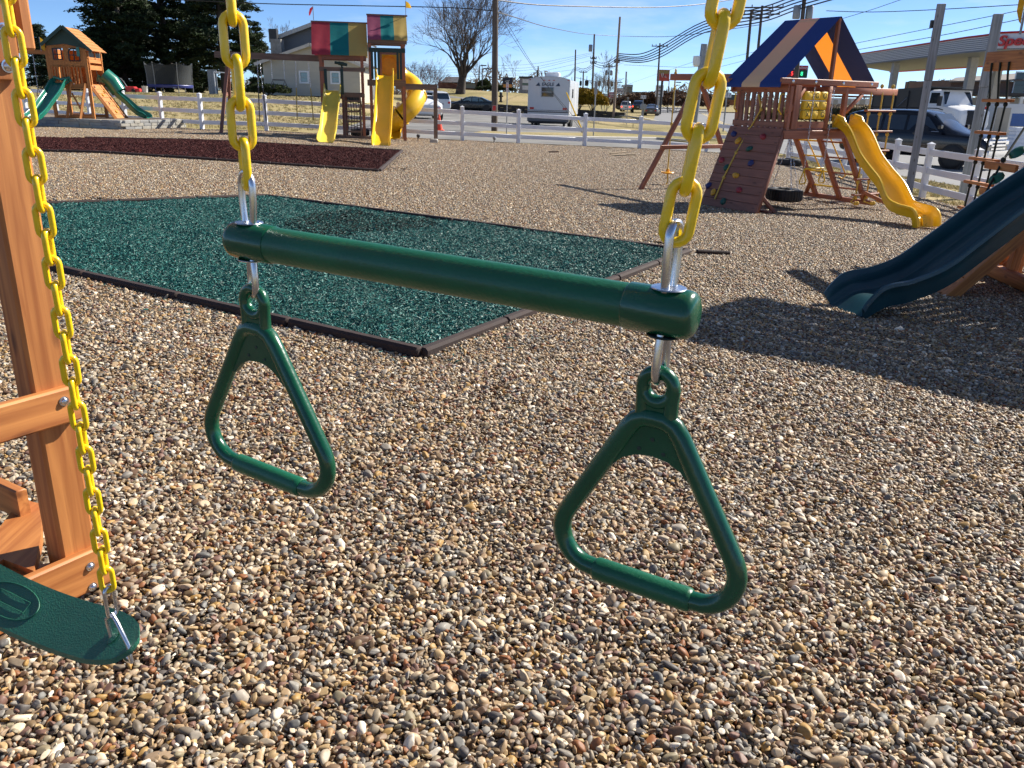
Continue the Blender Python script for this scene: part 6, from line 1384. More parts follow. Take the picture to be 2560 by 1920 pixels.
def conifer(label, base, H, Rb, seed, m=PINEM, clear=.06, whorls=26, per=7, cl=11, nb=27, droop=.15, size=.42, irregular=.35, group=None, name='evergreen_tree'):
    r = np.random.default_rng(seed); t = thing(name, label, 'tree', base, 0, group)
    obj('trunk', MB().tube([(0, 0, -.3), (0, 0, H*.3), (.1, 0, H*.7), (0, 0, H)], [H*.022, H*.017, H*.009, .03], 9), BARK, t)
    limb = MB(); C = []; D = []; U = []; rn = []
    for w_ in range(whorls):
        f = clear+(1-clear)*(w_+r.uniform(0, .8))/whorls; z = H*f
        Rr = Rb*(1-f)**.75*(1 if f > .12 else .75+f*2)
        for k in range(per):
            a = r.uniform(0, 6.283); Ln = Rr*r.uniform(1-irregular, 1.08); up = (.35*f-.06)+r.normal(0, .10)
            dr = np.array([math.cos(a), math.sin(a), up]); p0 = np.array([0, 0, z]); tip = p0+dr*Ln-np.array([0, 0, droop*Ln*(1-f)])+np.array([0, 0, .12*Ln])*f
            limb.tube([p0, (p0+tip)/2+np.array([0, 0, .04*Ln]), tip], [.05+.012*Ln, .03, .012], 4, cap=False)
            br = r.random()
            nc = max(3, int(cl*Ln/Rb)+2)
            for j in range(nc):
                g = (j+.6)/nc; g = .22+.78*g; c = p0+(tip-p0)*g+np.array([0, 0, .04*Ln*math.sin(math.pi*g)])+r.normal(0, .10*Ln*(.4+g*.5), 3)*np.array([1, 1, .35])
                q = nb; ce = c+r.normal(0, size*.55, (q, 3))*np.array([1, 1, .45]); d = unit(r.normal(0, 1, (q, 3))*np.array([1, 1, .5])+dr*1.2)*size*r.uniform(.5, 1.0, (q, 1)); u = unit(np.cross(d, r.normal(0, 1, (q, 3))))*size*.17
                C.append(ce); D.append(d*.55); U.append(u); rn.append(np.clip(br*.5+r.uniform(0, .5, q), 0, 1))
    obj('limbs', limb, BARK, t); quads('crown', np.concatenate(C), np.concatenate(D), np.concatenate(U), m, t, np.concatenate(rn)); return t
def ground(u, Y): q = at(u, 240, Y); return (q[0], q[1], terr(q[0], q[1]))
conifer('huge dark evergreen behind the trampoline, tallest of the dark trees', ground(425, 98), 23, 8.6, 1, whorls=34, per=9, cl=14, clear=.04, nb=34, size=.46, irregular=.28)
conifer('dark evergreen left of the trampoline with drooping limbs over the red toy', ground(318, 90), 17, 5.6, 2, whorls=28, per=8, nb=32, size=.45, irregular=.3, clear=.03)
conifer('tall dark evergreen left of the cream house, trunk showing below', ground(566, 92), 21, 5.2, 3, whorls=28, per=7, clear=.15, irregular=.42, nb=32)
conifer('small dense spruce behind the swing of the cedar play house', ground(118, 75), 5.2, 1.9, 4, SPRM, whorls=16, per=8, cl=7, nb=14, size=.30, name='spruce_tree')
conifer('dark spruce whose top shows beyond the cedar play house roof', ground(250, 96), 6.5, 2.4, 5, SPRM, whorls=14, per=7, cl=7, size=.32, name='spruce_tree')
conifer('ragged evergreen between the dark trees and the chimney', ground(650, 118), 9, 3.0, 6, PINEM, whorls=14, per=6, size=.4)
def bare(label, base, H, spread, seed, m=BARK, mt=TWIG, depth=6, name='bare_tree', stems=1, r0=None, ratio=.74, twist=.42, up=.25, minr=.010, lean=(0, 0), split=(2, 3), first=.24, group=None, early=0):
    r = np.random.default_rng(seed); t = thing(name, label, 'tree' if 'tree' in name else 'shrub', base, 0, group); big = MB(); small = MB()
    def grow(p, d, L, rad_, k):
        n = 3; pts = [p]; q = p.copy(); dd = d.copy()
        for _ in range(n):
            dd = dd+r.normal(0, .10, 3)+np.array([0, 0, up*.12]); dd /= np.linalg.norm(dd); q = q+dd*L/n; pts.append(q.copy())
        re = rad_*.66
        (big if k < 3 else small).tube(pts, list(np.linspace(rad_, re, n+1)), 8 if k < 2 else 5 if k < 4 else 3, cap=False)
        if k >= depth: return
        nsp = early if (early and k == 0) else int(r.integers(3, 5)) if (early and k < 3) else int(r.integers(split[0], split[1]+1)); ph_ = r.uniform(0, 6.28)
        for j in range(nsp):
            a = r.normal(0, 1, 3)
            if early and k == 0: a = np.array([math.cos(ph_+6.283*j/nsp), math.sin(ph_+6.283*j/nsp), 0])
            a -= dd*(a@dd); a /= np.linalg.norm(a); ang = twist*r.uniform(.6, 1.4); nd = dd*math.cos(ang)+a*math.sin(ang)*spread; nd[2] += up*.3; nd /= np.linalg.norm(nd)
            grow(pts[-1] if j < 2 else pts[int(r.integers(1, n+1))], nd, L*(1.05 if early and k == 0 else ratio)*r.uniform(.8, 1.15), max(minr, re*r.uniform(.62, .85)*(.8 if early and k == 0 else 1)), k+1)
    r0 = r0 or H*.035
    for s_ in range(stems):
        a = 6.283*s_/stems; d = np.array([lean[0]+.35*math.cos(a)*(stems > 1), lean[1]+.35*math.sin(a)*(stems > 1), 1.0]); d /= np.linalg.norm(d)
        grow(np.array([.12*math.cos(a)*(stems > 1), .12*math.sin(a)*(stems > 1), -.2]), d, H*first, r0, 0)
    obj('trunk', big, m, t, smooth=60)
    if small.v: obj('crown', small, mt, t, smooth=0)
    return t
tb = T(1150, 234)
bare('large bare deciduous tree on the grass mound behind the parked cars', (tb[0], tb[1], terr(tb[0], tb[1])), 15.5, 1.0, 24, depth=7, r0=.60, first=.13, ratio=.84, twist=.42, minr=.013, split=(2, 3), up=.20, early=6)
bare('wide bare reddish shrub left of the large bare tree', ground(1052, 92), 5.6, 1.25, 31, TWIGR, TWIGR, 6, 'bare_shrub', 7, .05, .78, .42, .2, .008, first=.25)
bare('bare twiggy shrub right of the golden shrubs', ground(1512, 84), 3.6, 1.1, 32, TWIGP, TWIGP, 6, 'bare_shrub', 8, .03, .78, .36, .25, .006, first=.27)
bare('grey bare tree beyond the cedar play house roof', ground(285, 120), 9, 1.0, 33, TWIGP, TWIGP, 6, first=.24, r0=.2)
bare('pale bare tree behind the house chimney', ground(690, 105), 9.5, 1.0, 34, TWIGP, TWIGP, 7, first=.24, r0=.18)
bare('bare tree far behind the brick building', ground(1195, 150), 8, 1.1, 35, TWIGP, TWIGP, 6, first=.24, r0=.18)
bare('bare young tree right of the dark fast food sign', ground(1290, 140), 8, 1.0, 36, TWIGP, TWIGP, 6, first=.25, r0=.14)
bare('low bare tree left of the cedar play house', ground(60, 125), 7.5, 1.2, 37, TWIGP, TWIGP, 6, first=.24, r0=.15)
bare('small bare tree behind the white traffic signal post', ground(1500, 100), 6.2, 1.0, 38, TWIG, TWIG, 6, first=.26, r0=.10)
def shrub(label, base, rx, ry, rz, m, seed, n=2600, size=.13, group=None):
    r = np.random.default_rng(seed); t = thing('shrub', label, 'shrub', base, 0, group)
    lim = MB()
    for k in range(9): a = r.uniform(0, 6.28); lim.tube([(0, 0, -.05), (math.cos(a)*rx*.4, math.sin(a)*ry*.4, rz*.8), (math.cos(a)*rx*.75, math.sin(a)*ry*.75, rz*1.25)], [.04, .025, .01], 5)
    obj('stem', lim, TWIG, t)
    d = unit(r.normal(0, 1, (n, 3))); d[:, 2] = np.abs(d[:, 2])*1.1-.15
    k_ = r.normal(0, 1, (5, 3)); lump = 1+.16*sum(np.sin(d@k_[j]*2.6+j*1.7) for j in range(5))/2.2
    C = d*(lump*r.uniform(.72, 1.05, n)**.6)[:, None]*np.array([rx, ry, rz])+np.array([0, 0, rz*.75]); D = unit(r.normal(0, 1, (n, 3))+d*.8)*size; U = unit(np.cross(D, r.normal(0, 1, (n, 3))))*size*.45
    quads('foliage', C, D, U, m, t, r.random(n)); return t
shrub('golden yellow rounded shrub beside the camper', ground(1448, 83.0), 1.5, 1.4, 1.25, YSHR, 41, 4200); shrub('golden brown rounded shrub nearer the bare twigs', ground(1482, 82), 1.35, 1.3, 1.15, YSHR, 42, 3800)
shrub('low dark shrub against the house wall', (-18.2, 63.5, terr(-18.2, 63.5)), 1.6, .8, .5, GSHR, 43, 2200)
shrub('dark evergreen bush by the tall light pole', ground(1212, 118), .9, .8, .8, GSHR, 44, 1800, .16)
shrub('long dark clipped hedge right of the utility pole', ground(1243, 112), 2.6, .9, .42, GSHR, 45, 2600, .16)
shrub('brown leafless hedge in front of the green grey store', ground(1690, 150), 9.5, 2.5, 2.0, leafmat('brown_hedge_leaves', (.09, .055, .04), .3), 46, 3600, .3)
shrub('olive bank of weeds across the road behind the redwood tower', ground(2070, 85), 8, 2.0, .9, leafmat('olive_weeds', (.14, .125, .06), .35), 47, 4200, .22)
# a far treeline that reads as one mass
FTR = leafmat('far_treeline_twigs', (.15, .13, .125), .3); r = np.random.default_rng(5); n = 9000; uu = r.uniform(-200, 2900, n); C = np.zeros((n, 3)); hgt = 5+4*np.sin(uu*.011)+3*np.sin(uu*.037+1)
for i in range(n): q = at(uu[i], 240, 330); C[i] = (q[0], q[1]+r.uniform(0, 30), terr(q[0], 331)+r.uniform(0, 1)**1.2*max(2.5, hgt[i]))
D = unit(r.normal(0, 1, (n, 3))*np.array([1, .3, 1.6]))*.9; U = unit(np.cross(D, r.normal(0, 1, (n, 3))))*.28
tag(quads('treeline', C, D, U, FTR, None, r.random(n)), kind='stuff')
# ============================================================ BUILDINGS
def win(par, c, w_, h_, nrm, frame=TRIMW, depth=.05, cols=1, rows=2, gl=GLASS):
    """c centre, nrm plan normal"""
    n = np.array([nrm[0], nrm[1], 0.0]); n /= np.linalg.norm(n); x = np.array([-n[1], n[0], 0]); z = np.array([0, 0, 1.0]); c = np.array(c, float)
    f = MB(); b = .11
    f.obox(c+z*(h_/2+b/2)+n*.02, x, z, n, w_/2+b, b/2, depth); f.obox(c-z*(h_/2+b/2)+n*.02, x, z, n, w_/2+b, b/2, depth); f.obox(c+x*(w_/2+b/2)+n*.02, x, z, n, b/2, h_/2, depth); f.obox(c-x*(w_/2+b/2)+n*.02, x, z, n, b/2, h_/2, depth)
    o_ = obj('window', f, frame, par, smooth=0)
    for i in range(rows):
        for j in range(cols): obj('pane', MB().obox(c+x*((j+.5)/cols-.5)*w_+z*((i+.5)/rows-.5)*h_-n*.005*(i+1), x, z, n, w_/cols/2-.012, h_/rows/2-.015, .012), gl, o_, smooth=0)
    return o_
# cream house
Yh = 66.0; hc = at(775, 240, Yh); hb = T(690, 244); hz = 1.30
hs = thing('house', 'cream sided house with two gables behind the brown swing beam', 'house', (hc[0], Yh, hz)); hpx = lambda x, y, Y: at(480+x*.28933, y*.28933, Y)-np.array([hc[0], Yh, hz])
def board_wall(par, poly, yy, th, m, step=.19, name='siding'):
    """clapboards clipped to a gable outline: poly is a list of (x,z), symmetric gable"""
    (xl, z0), (xr, _), (xr2, ze), (xa, za), (xl2, _) = poly; z = z0; mb = MB()
    while z < za-.05:
        z1 = min(z+step, za)
        def ext(zz):
            if zz <= ze: return xl, xr
            f = (zz-ze)/(za-ze); return xl+(xa-xl)*f, xr+(xa-xr)*f
        a, b = ext(z), ext(z1); mb.add([(a[0], yy-.028, z), (a[1], yy-.028, z), (b[1], yy, z1), (b[0], yy, z1), (a[0], yy, z), (a[1], yy, z)], [(0, 1, 2, 3), (4, 5, 1, 0)]); z = z1
    return tag(obj(name, mb, m, par, smooth=0), kind='stuff')
L0 = hpx(610, 545, Yh); R0_ = hpx(1445, 540, Yh); AP = hpx(1027, 392, Yh); zb_ = -.5; EVZ = (L0[2]+R0_[2])/2
obj('wall', MB().box(((L0[0]+R0_[0])/2, 3.0, (EVZ+zb_)/2), R0_[0]-L0[0], 5.9, EVZ-zb_), SIDING, hs, smooth=0)
board_wall(hs, [(L0[0], zb_+.6), (R0_[0], zb_), (R0_[0], EVZ), (AP[0], AP[2]), (L0[0], EVZ)], 0, 0, SIDING)
obj('foundation', MB().box(((L0[0]+R0_[0])/2, .02, zb_+.3), R0_[0]-L0[0]+.02, .12, .62), DKST, hs, smooth=0)
LE = hpx(548, 552, Yh); RE = hpx(1500, 575, Yh)
for sg, E_ in ((0, LE), (1, RE)):
    P = [np.array([AP[0], -.35, AP[2]+.14]), np.array([E_[0], -.35, E_[2]+.06]), np.array([E_[0], 6.2, E_[2]+.06]), np.array([AP[0], 6.2, AP[2]+.14])]
    rf = obj('roof', MB().slab(P if sg else P[::-1], .12), ROOFD, hs, smooth=0); obj('fascia', MB().beam(P[0]-np.array([0, .02, .10]), P[1]-np.array([0, .02, .10]), .05, .22), TRIMW, rf, smooth=0)
for x0, y0, x1, y1 in ((925, 612, 1015, 722), (1195, 615, 1285, 728)):
    a = hpx(x0, y0, Yh); b = hpx(x1, y1, Yh); win(hs, ((a[0]+b[0])/2, -.04, (a[2]+b[2])/2), b[0]-a[0]-.2, a[2]-b[2]-.2, (0, -1), WHITE, gl=GLASSB)
Ym = 72.5; mL = hpx(765, 330, Ym); mA = hpx(1070, 208, Ym); mR = hpx(1640, 400, Ym); mE = hpx(712, 335, Ym); dy = Ym-Yh
mRx = 2*mA[0]-mL[0]; ze = mL[2]
obj('upper_wall', MB().box(((mL[0]+mRx)/2, dy+4, (ze-1)/2), mRx-mL[0], 7.9, ze+1), SIDINGG, hs, smooth=0)
board_wall(hs, [(mL[0], 1.0), (mRx, 1.0), (mRx, ze), (mA[0], mA[2]-.1), (mL[0], ze)], dy, 0, SIDINGG, name='upper_siding')
for sg in (-1, 1):
    ex = mA[0]+sg*(mA[0]-mE[0]); P = [np.array([mA[0], dy-.5, mA[2]+.12]), np.array([ex, dy-.5, mE[2]+.06]), np.array([ex, dy+9, mE[2]+.06]), np.array([mA[0], dy+9, mA[2]+.12])]
    rf = obj('roof', MB().slab(P if sg > 0 else P[::-1], .14), ROOFD, hs, smooth=0); obj('fascia', MB().beam(P[0]-np.array([0, .03, .10]), P[1]-np.array([0, .03, .10]), .05, .30), TRIMW, rf, smooth=0)
cA = hpx(735, 340, Ym-1.0); cB = hpx(735, 465, Ym-1.0); STN = mat('stone_chimney', (.30, .28, .25), .9, var=.35, vs_=2.2, bump=.6, bs=5)
obj('chimney', MB().box((cA[0], dy-1.0, (cA[2]-1)/2), 0.85, 1.0, cA[2]+1), STN, hs, smooth=0); fl = hpx(705, 300, Ym-1.0); ft = hpx(705, 280, Ym-1)
obj('flue', MB().box((fl[0], dy-1.0, (cA[2]+ft[2])/2), .62, .6, ft[2]-cA[2]+.5), DKMET, hs, smooth=0)
a = hpx(1560, 745, Yh); b = hpx(1560, 862, Yh); obj('door', MB().box((a[0], 2.0, (a[2]+b[2])/2), 1.0, .08, a[2]-b[2]), WHITE, hs, smooth=0)
# low brick building behind the bare tree
def z8(x, y): return (1040+x*.14467, 150+y*.14467)
def bx2(par, name, uvA, uvB, Y, d, m, base=None):
    a = at(*uvA, Y); b = at(*uvB, Y); z1 = a[2]; z0 = b[2]; o = np.array(par.location); return obj(name, MB().box(np.array([(a[0]+b[0])/2, Y+d/2, (z1+z0)/2])-o, abs(b[0]-a[0]), d, z1-z0), m, par, smooth=0)
bb = thing('brick_building', 'low dark brick building behind the large bare tree', 'building', tuple(at(1150, 240, 128)))
bx2(bb, 'wall', z8(380, 395), z8(1095, 640), 128, 12, BRICKD); bx2(bb, 'window_panel', z8(830, 402), z8(1030, 490), 127.8, .2, GREYB); bx2(bb, 'fascia', z8(370, 380), z8(1100, 404), 127.5, 13, DKMET); bx2(bb, 'pier', z8(1040, 388), z8(1094, 600), 127.6, .3, BRICKB)
o = np.array(bb.location); P = [at(*z8(420, 385), 128)-o, at(*z8(900, 385), 128)-o, at(*z8(760, 290), 134)-o, at(*z8(520, 290), 134)-o]; obj('roof', MB().slab(P, .2), ROOFD, bb, smooth=0)
# stores in the distance
st_ = thing('store_building', 'long green grey store with a square tower on the horizon', 'building', tuple(at(1660, 262, 230)))
def z9(x, y): return (1480+x*.16275, 160+y*.16275)
bx2(st_, 'wall', z9(610, 425), z9(975, 560), 230, 20, GREYB); bx2(st_, 'tower', z9(535, 350), z9(612, 560), 226, 8, GREYB); bx2(st_, 'tower_cap', z9(528, 316), z9(628, 352), 225, 10, mat('pale_cap', (.34, .36, .36), .6)); bx2(st_, 'dark_wall', z9(860, 440), z9(2250, 560), 216, 18, TEALB)
bx2(st_, 'roof_unit', z9(1330, 408), z9(1400, 442), 220, 4, GREYB); bx2(st_, 'roof_unit', z9(2000, 412), z9(2090, 442), 220, 4, GREYB); bx2(st_, 'wall_sign', z9(1318, 462), z9(1385, 492), 215.5, .3, WHITE); bx2(st_, 'wall_sign', z9(1100, 430), z9(1135, 490), 215.5, .3, WHITE)
ob = thing('brick_store', 'low orange brick building across the road in front of the dark store', 'building', tuple(at(1850, 262, 165)))
bx2(ob, 'wall', z9(1290, 530), z9(2600, 645), 165, 12, ORNB); bx2(ob, 'door', z9(1300, 555), z9(1345, 650), 164.8, .3, TEALB); w_ = bx2(ob, 'pale_panel', z9(1350, 535), z9(1420, 648), 164.7, .3, BEIGE); bx2(ob, 'roof', z9(1270, 505), z9(2600, 532), 164, 14, TEALB)
wb_ = thing('white_building', 'long low white building with a red roof edge beyond the tic tac toe panel', 'building', tuple(at(2100, 265, 150)))
bx2(wb_, 'wall', z5(250, 965), z5(900, 1035), 150, 12, WHITEV); bx2(wb_, 'roof_edge', z5(240, 938), z5(900, 966), 149.6, 13, BRICKD)
for x in (330, 460, 600, 730): bx2(wb_, 'arch_window', z5(x, 985), z5(x+40, 1032), 149.8, .4, BEIGE)
# brick inn behind the canopy
inn = thing('brick_inn', 'long brown brick building with white porches behind the gas station canopy', 'building', tuple(at(2450, 262, 118)))
bx2(inn, 'wall', z5(1500, 790), z5(2600, 960), 118, 14, BRICKB); o = np.array(inn.location)
a, b, c, d = at(*z5(1370, 845), 117), at(*z5(2600, 730), 117), at(*z5(2600, 700), 130), at(*z5(1560, 765), 130)
obj('roof', MB().slab([p-o for p in (at(*z5(1470, 800), 117.2), at(*z5(2600, 775), 117.2), at(*z5(2600, 690), 128), at(*z5(1540, 765), 128))], .2), mat('brown_roof', (.14, .12, .11), .8, var=.1), inn, smooth=0)
bx2(inn, 'lower_roof', z5(1500, 905), z5(2600, 958), 114, 4, ROOFD); bx2(inn, 'lower_wall', z5(1510, 958), z5(2600, 1060), 115, 3, BEIGE)
for x in (1845, 2150, 2350): 
    q = (at(*z5(x, 805), 117.9)+at(*z5(x+38, 875), 117.9))/2-o; win(inn, q, 1.5, 3.2, (0, -1), WHITE)
for x in (1530, 1650, 1780, 1930, 2050, 2180): bx2(inn, 'porch_post', z5(x, 955), z5(x+9, 1070), 113.8, .25, WHITE)
P = [(at(*z5(1540, 912), 113.2)-o), (at(*z5(1622, 912), 113.2)-o), (at(*z5(1580, 884), 113.2)-o)]; obj('porch_gable', MB().add(P+[p+np.array([0, .4, 0]) for p in P], [(0, 1, 2), (5, 4, 3), (0, 3, 4, 1), (1, 4, 5, 2), (2, 5, 3, 0)]), WHITE, inn, smooth=0)
# gas station canopy: the fascia is a ribbed band with rounded corner, lettering on its right face
gs = thing('gas_canopy', 'white ribbed gas station canopy with red lettering', 'canopy', tuple(at(2420, 300, 62)))
o = np.array(gs.location); pA_, pB_ = at(*z5(540, 590), 84), at(*z5(1640, 425), 60.5); zc0, zc1 = 5.2, 6.06
pC_ = at(*z5(1900, 425), 56.5); pD_ = at(*z5(2900, 440), 52)
pl = [pA_[:2], pB_[:2]]
for k in range(1, 6): f = k/6; pl.append((1-f)**2*pB_[:2]+2*f*(1-f)*(np.array(pB_[:2])+np.array(pC_[:2]))*.5*1.0+f*f*pC_[:2]+np.array([.25, -.55])*math.sin(math.pi*f))
pl += [pC_[:2], pD_[:2]]; back = np.array([14, 30.0])
ribs = 7
for k in range(ribs):
    z0, z1 = zc0+(zc1-zc0)*k/ribs, zc0+(zc1-zc0)*(k+1)/ribs-.012; mb = MB()
    rows = [[(*p, z0+.03) for p in pl], [(p[0]+.03, p[1]-.06, (z0+z1)/2) for p in pl], [(*p, z1) for p in pl], [(p[0]+.05, p[1]+.12, z1+.01) for p in pl]]
    n_rib = len([1 for p in pl]); cut = 8
    mb.grid([[np.array(q)-o for q in r_[:cut]] for r_ in rows]); obj('fascia_rib', mb, mat('canopy_white', (.62, .64, .68), .4, var=.04) if 'canopy_white' not in MATS else MATS['canopy_white'], gs, smooth=60)
mb = MB(); mb.slab([np.array([*pl[-2], zc0])-o, np.array([*pl[-1], zc0])-o, np.array([*pl[-1], zc1])-o, np.array([*pl[-2], zc1])-o], .2); obj('fascia_panel', mb, MATS['canopy_white'], gs, smooth=0)
top = [np.array([p[0]+.06, p[1]+.14, zc1+.88])-o for p in pl]+[np.array([pD_[0]+8, pD_[1]+20, zc1+.88])-o, np.array([pA_[0]+9, pA_[1]+13, zc1+.88])-o]; n = len(top); bot = [p-np.array([0, 0, zc1-zc0+.94]) for p in top]
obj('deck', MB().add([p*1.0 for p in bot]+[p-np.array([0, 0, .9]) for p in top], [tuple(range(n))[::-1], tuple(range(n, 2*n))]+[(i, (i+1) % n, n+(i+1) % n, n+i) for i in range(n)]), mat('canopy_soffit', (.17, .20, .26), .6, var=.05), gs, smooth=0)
obj('red_edge', MB().tube([np.array([*p, zc1+.05])-o for p in pl], .07, 6), REDP, gs); obj('red_edge', MB().tube([bot[-1]+np.array([0, 0, 0]), bot[-2]], .12, 6), REDP, gs)
dir_ = np.array(pl[-1])-np.array(pl[-2]); dir_ = dir_/np.linalg.norm(dir_); ang = math.atan2(dir_[1], dir_[0]); nrm = np.array([dir_[1], -dir_[0]])
q = at(*z5(1890, 420), 56.4); bpos = np.array(pl[-2])+dir_*.35+nrm*.12
text('lettering', 'Speedway', REDP, gs, (bpos[0]-o[0], bpos[1]-o[1], (zc0+zc1)/2-.03-o[2]), .84, (math.pi/2, 0, ang), .06, .18, .02, 'LEFT', 1.18)
for u, v, Yp, w_ in ((z5(935, 720)[0], 0, 76, .5), (z5(1690, 600)[0], 0, 66, .55), (z5(1950, 760)[0], 0, 70, .5)):
    a = at(u, 180, Yp); obj('column', MB().beam(np.array([a[0], Yp, terr(a[0], Yp)-.1])-o, np.array([a[0], Yp, zc0-.02])-o, w_, w_, up=(0, 1, 0)), mat('canopy_column_%d' % Yp, (.42, .42, .42), .6), gs, smooth=0)
# things under the canopy
q = at(*z5(1800, 1180), 63); t = thing('fuel_pump', 'dark red fuel pump with a blue panel under the canopy', 'fuel pump', (q[0], q[1], terr(q[0], q[1])))
hh = q[2]-terr(q[0], q[1]); obj('cabinet', MB().box((0, 0, 1.0), 1.1, .6, 2.2, .05), REDP, t); obj('front_panel', MB().box((-.1, -.32, 1.05), .75, .05, 1.7), mat('blue_panel', (.03, .12, .34), .3), t); obj('price_panel', MB().box((-.1, -.35, 1.55), .6, .03, .3), WHITE, t)
q = at(*z5(2080, 1130), 58); t = thing('ice_box', 'white and blue ice merchandiser at the right under the canopy', 'ice box', (q[0], q[1], terr(q[0], q[1])))
obj('cabinet', MB().box((0, 0, 1.15), 2.6, .9, 2.3, .04), WHITE, t); obj('blue_panel', MB().box((.5, -.46, 1.3), 1.3, .03, .8), mat('ice_blue', (.04, .12, .4), .4), t); obj('door', MB().box((-.75, -.46, 1.2), .9, .03, 1.7), BEIGE, t)
q = at(*z5(2180, 1290), 40); t = thing('stacked_bags', 'stack of pale plastic bags at the right edge beyond the road', 'bags', (q[0], q[1], terr(q[0], q[1])))
for k in range(7): obj('bag', MB().obox((random.uniform(-.06, .06), 0, .10+k*.17), (1, 0, 0), (0, 1, 0), (0, 0, 1), .42, .3, .085, .06), WHITEV, t)
# ============================================================ POLES, WIRES, SIGNS, SIGNALS
def pole(label, base_uv, top_uv, Y, r0, r1, m, name='utility_pole', arms=(), group=None, trans=(), extra=None):
    a = at(*base_uv, Y); b = at(*top_uv, Y); z0 = terr(a[0], Y); p0 = np.array([a[0], Y, z0]); t = thing(name, label, 'pole' if 'pole' in name else 'lamp post', tuple(p0), 0, group)
    top = b-p0; obj('shaft', MB().tube([(0, 0, -.2), top*.5, top], [r0, (r0+r1)/2, r1], 12), m, t)
    for f, L in arms:
        c = top*f; x = np.array([.92, -.3, 0]); am = obj('crossarm', MB().beam(c-x*L/2, c+x*L/2, .10, .12), m, t)
        for k in (-1, -.5, .5, 1): obj('insulator', MB().lathe([(.03, 0), (.06, .05), (.05, .12), (.03, .2), (.0001, .21)], c+x*L/2*k*.95+np.array([0, 0, .06]), n=8), DKMET, am)
    for f, sd_ in trans: obj('transformer', MB().lathe([(.0001, 0), (.22, 0), (.24, .05), (.24, .75), (.20, .82), (.0001, .85)], top*f+np.array([sd_*.42, 0, -.4]), n=14), METAL, t)
    if extra: extra(t, top)
    return t, top+p0
def lampx(t, top): obj('lamp_head', MB().obox(top+np.array([.55, 0, .02]), (1, 0, 0), (0, 1, 0), (0, 0, 1), .4, .16, .07, .03), DKMET, t); obj('lamp_arm', MB().tube([top-np.array([0, 0, .3]), top, top+np.array([.3, 0, .03])], .04, 6), METAL, t)
def band(t, top):
    o = np.array(t.location); q = at(1236, 270, 42)-o
    obj('notice_board', MB().box((q[0], -.15, q[2]), .16, .02, .22), REDP, t); obj('notice_edge', MB().box((q[0], -.145, q[2]), .19, .012, .25), BEIGE, t)
    for z in (.5, 1.6, 3.4, 5.0): obj('step_bolt', MB().tube([(0.05, -.1, z), (.05, -.22, z)], .012, 5), METAL, t)
P1, p1 = pole('thick brown wooden utility pole left of the camper', (1236, 330), (1239, -70), 42, .155, .13, POLEW, extra=band)
P2, p2 = pole('tall tan wooden pole at the kerb right of the camper', (1534, 287), (1550, 42), 80, .13, .09, POLET, arms=((.56, .5),))
P3, p3 = pole('pole with a transformer behind the blue AVAILABLE sign', (1480, 250), (1486, 85), 112, .14, .10, POLEW, arms=((.62, .8), (.55, .8)), trans=((.78, -1),))
P4, p4 = pole('plain dark pole just right of the camper roof', (1436, 243), (1439, 124), 135, .14, .10, POLEW)
P5, p5 = pole('pole with two transformers between the red signals', (1521, 255), (1523, 158), 150, .15, .11, POLEW, arms=((.93, 2.2),), trans=((.80, -1), (.80, 1)))
pole('distant pole right of the key sign', (1563, 246), (1566, 179), 180, .18, .16, METAL)
P8, p8_ = pole('pole with a small crossarm beside the red fast food sign', (1642, 262), (1650, 108), 118, .15, .10, POLEW, arms=((.96, 2.2),))
P9, p9 = pole('left pole of the double crossarm pair behind the blue canopy', (1858, 262), (1879, 24), 82, .16, .12, POLEW, arms=((.99, 4.0), (.93, 3.4)))
P10, p10 = pole('right pole of the double crossarm pair behind the blue canopy', (1882, 262), (1906, 14), 84, .16, .12, POLEW, arms=((.985, 4.0), (.93, 3.4)))
P11, p11 = pole('pole with two transformers rising above the canopy ridge', (1984, 266), (2014, -30), 60, .17, .13, POLEW, trans=((.84, -1), (.84, 1)))
P12, p12 = pole('thick grey pole behind the right trapeze chain', (1738, 262), (1761, 110), 66, .26, .24, METAL)
q = np.array(P12.location); c = at(1742, 153, 66)-q; obj('camera_housing', MB().lathe([(.0001, -.4), (.12, -.38), (.25, -.3), (.3, 0), (.28, .35), (.0001, .38)], c, n=14), WHITE, P12)
for u, v0, v1, Y, lab in ((1344, 240, 166, 190, 'short dark pole above the camper roof unit'), (1394, 245, 183, 200, 'thin pole right of the camper roof unit'), (1457, 250, 178, 175, 'thin pole left of the hanging signals'), (1341.5, 240, 175, 200, 'slim pole above the shopping sign')): pole(lab, (u, v0), (u+1.5, v1), Y, .16, .13, POLEW, arms=((.97, 1.6),) if Y == 175 else ())
pole('tall dark double lamp post left of the brown pole', (1205, 240), (1205.5, 172), 112, .08, .06, DKMET, 'street_lamp', extra=lampx); pole('dark lamp post by the brick building', (1198, 240), (1199, 164), 122, .08, .06, DKMET, 'street_lamp', extra=lampx)
pole('grey lamp post beyond the queue of cars', (1541, 250), (1543, 206), 160, .09, .07, METAL, 'street_lamp', extra=lampx); pole('lamp post right of the red fast food sign', (1671, 255), (1673, 198), 150, .09, .07, METAL, 'street_lamp', extra=lampx)
pole('lamp post behind the left end of the redwood swing beam', (1687, 255), (1688, 206), 140, .09, .07, METAL, 'street_lamp', extra=lampx); pole('curved lamp post seen under the gas station canopy', (2266, 262), (2271, 204), 110, .09, .07, DKMET, 'street_lamp', extra=lampx)
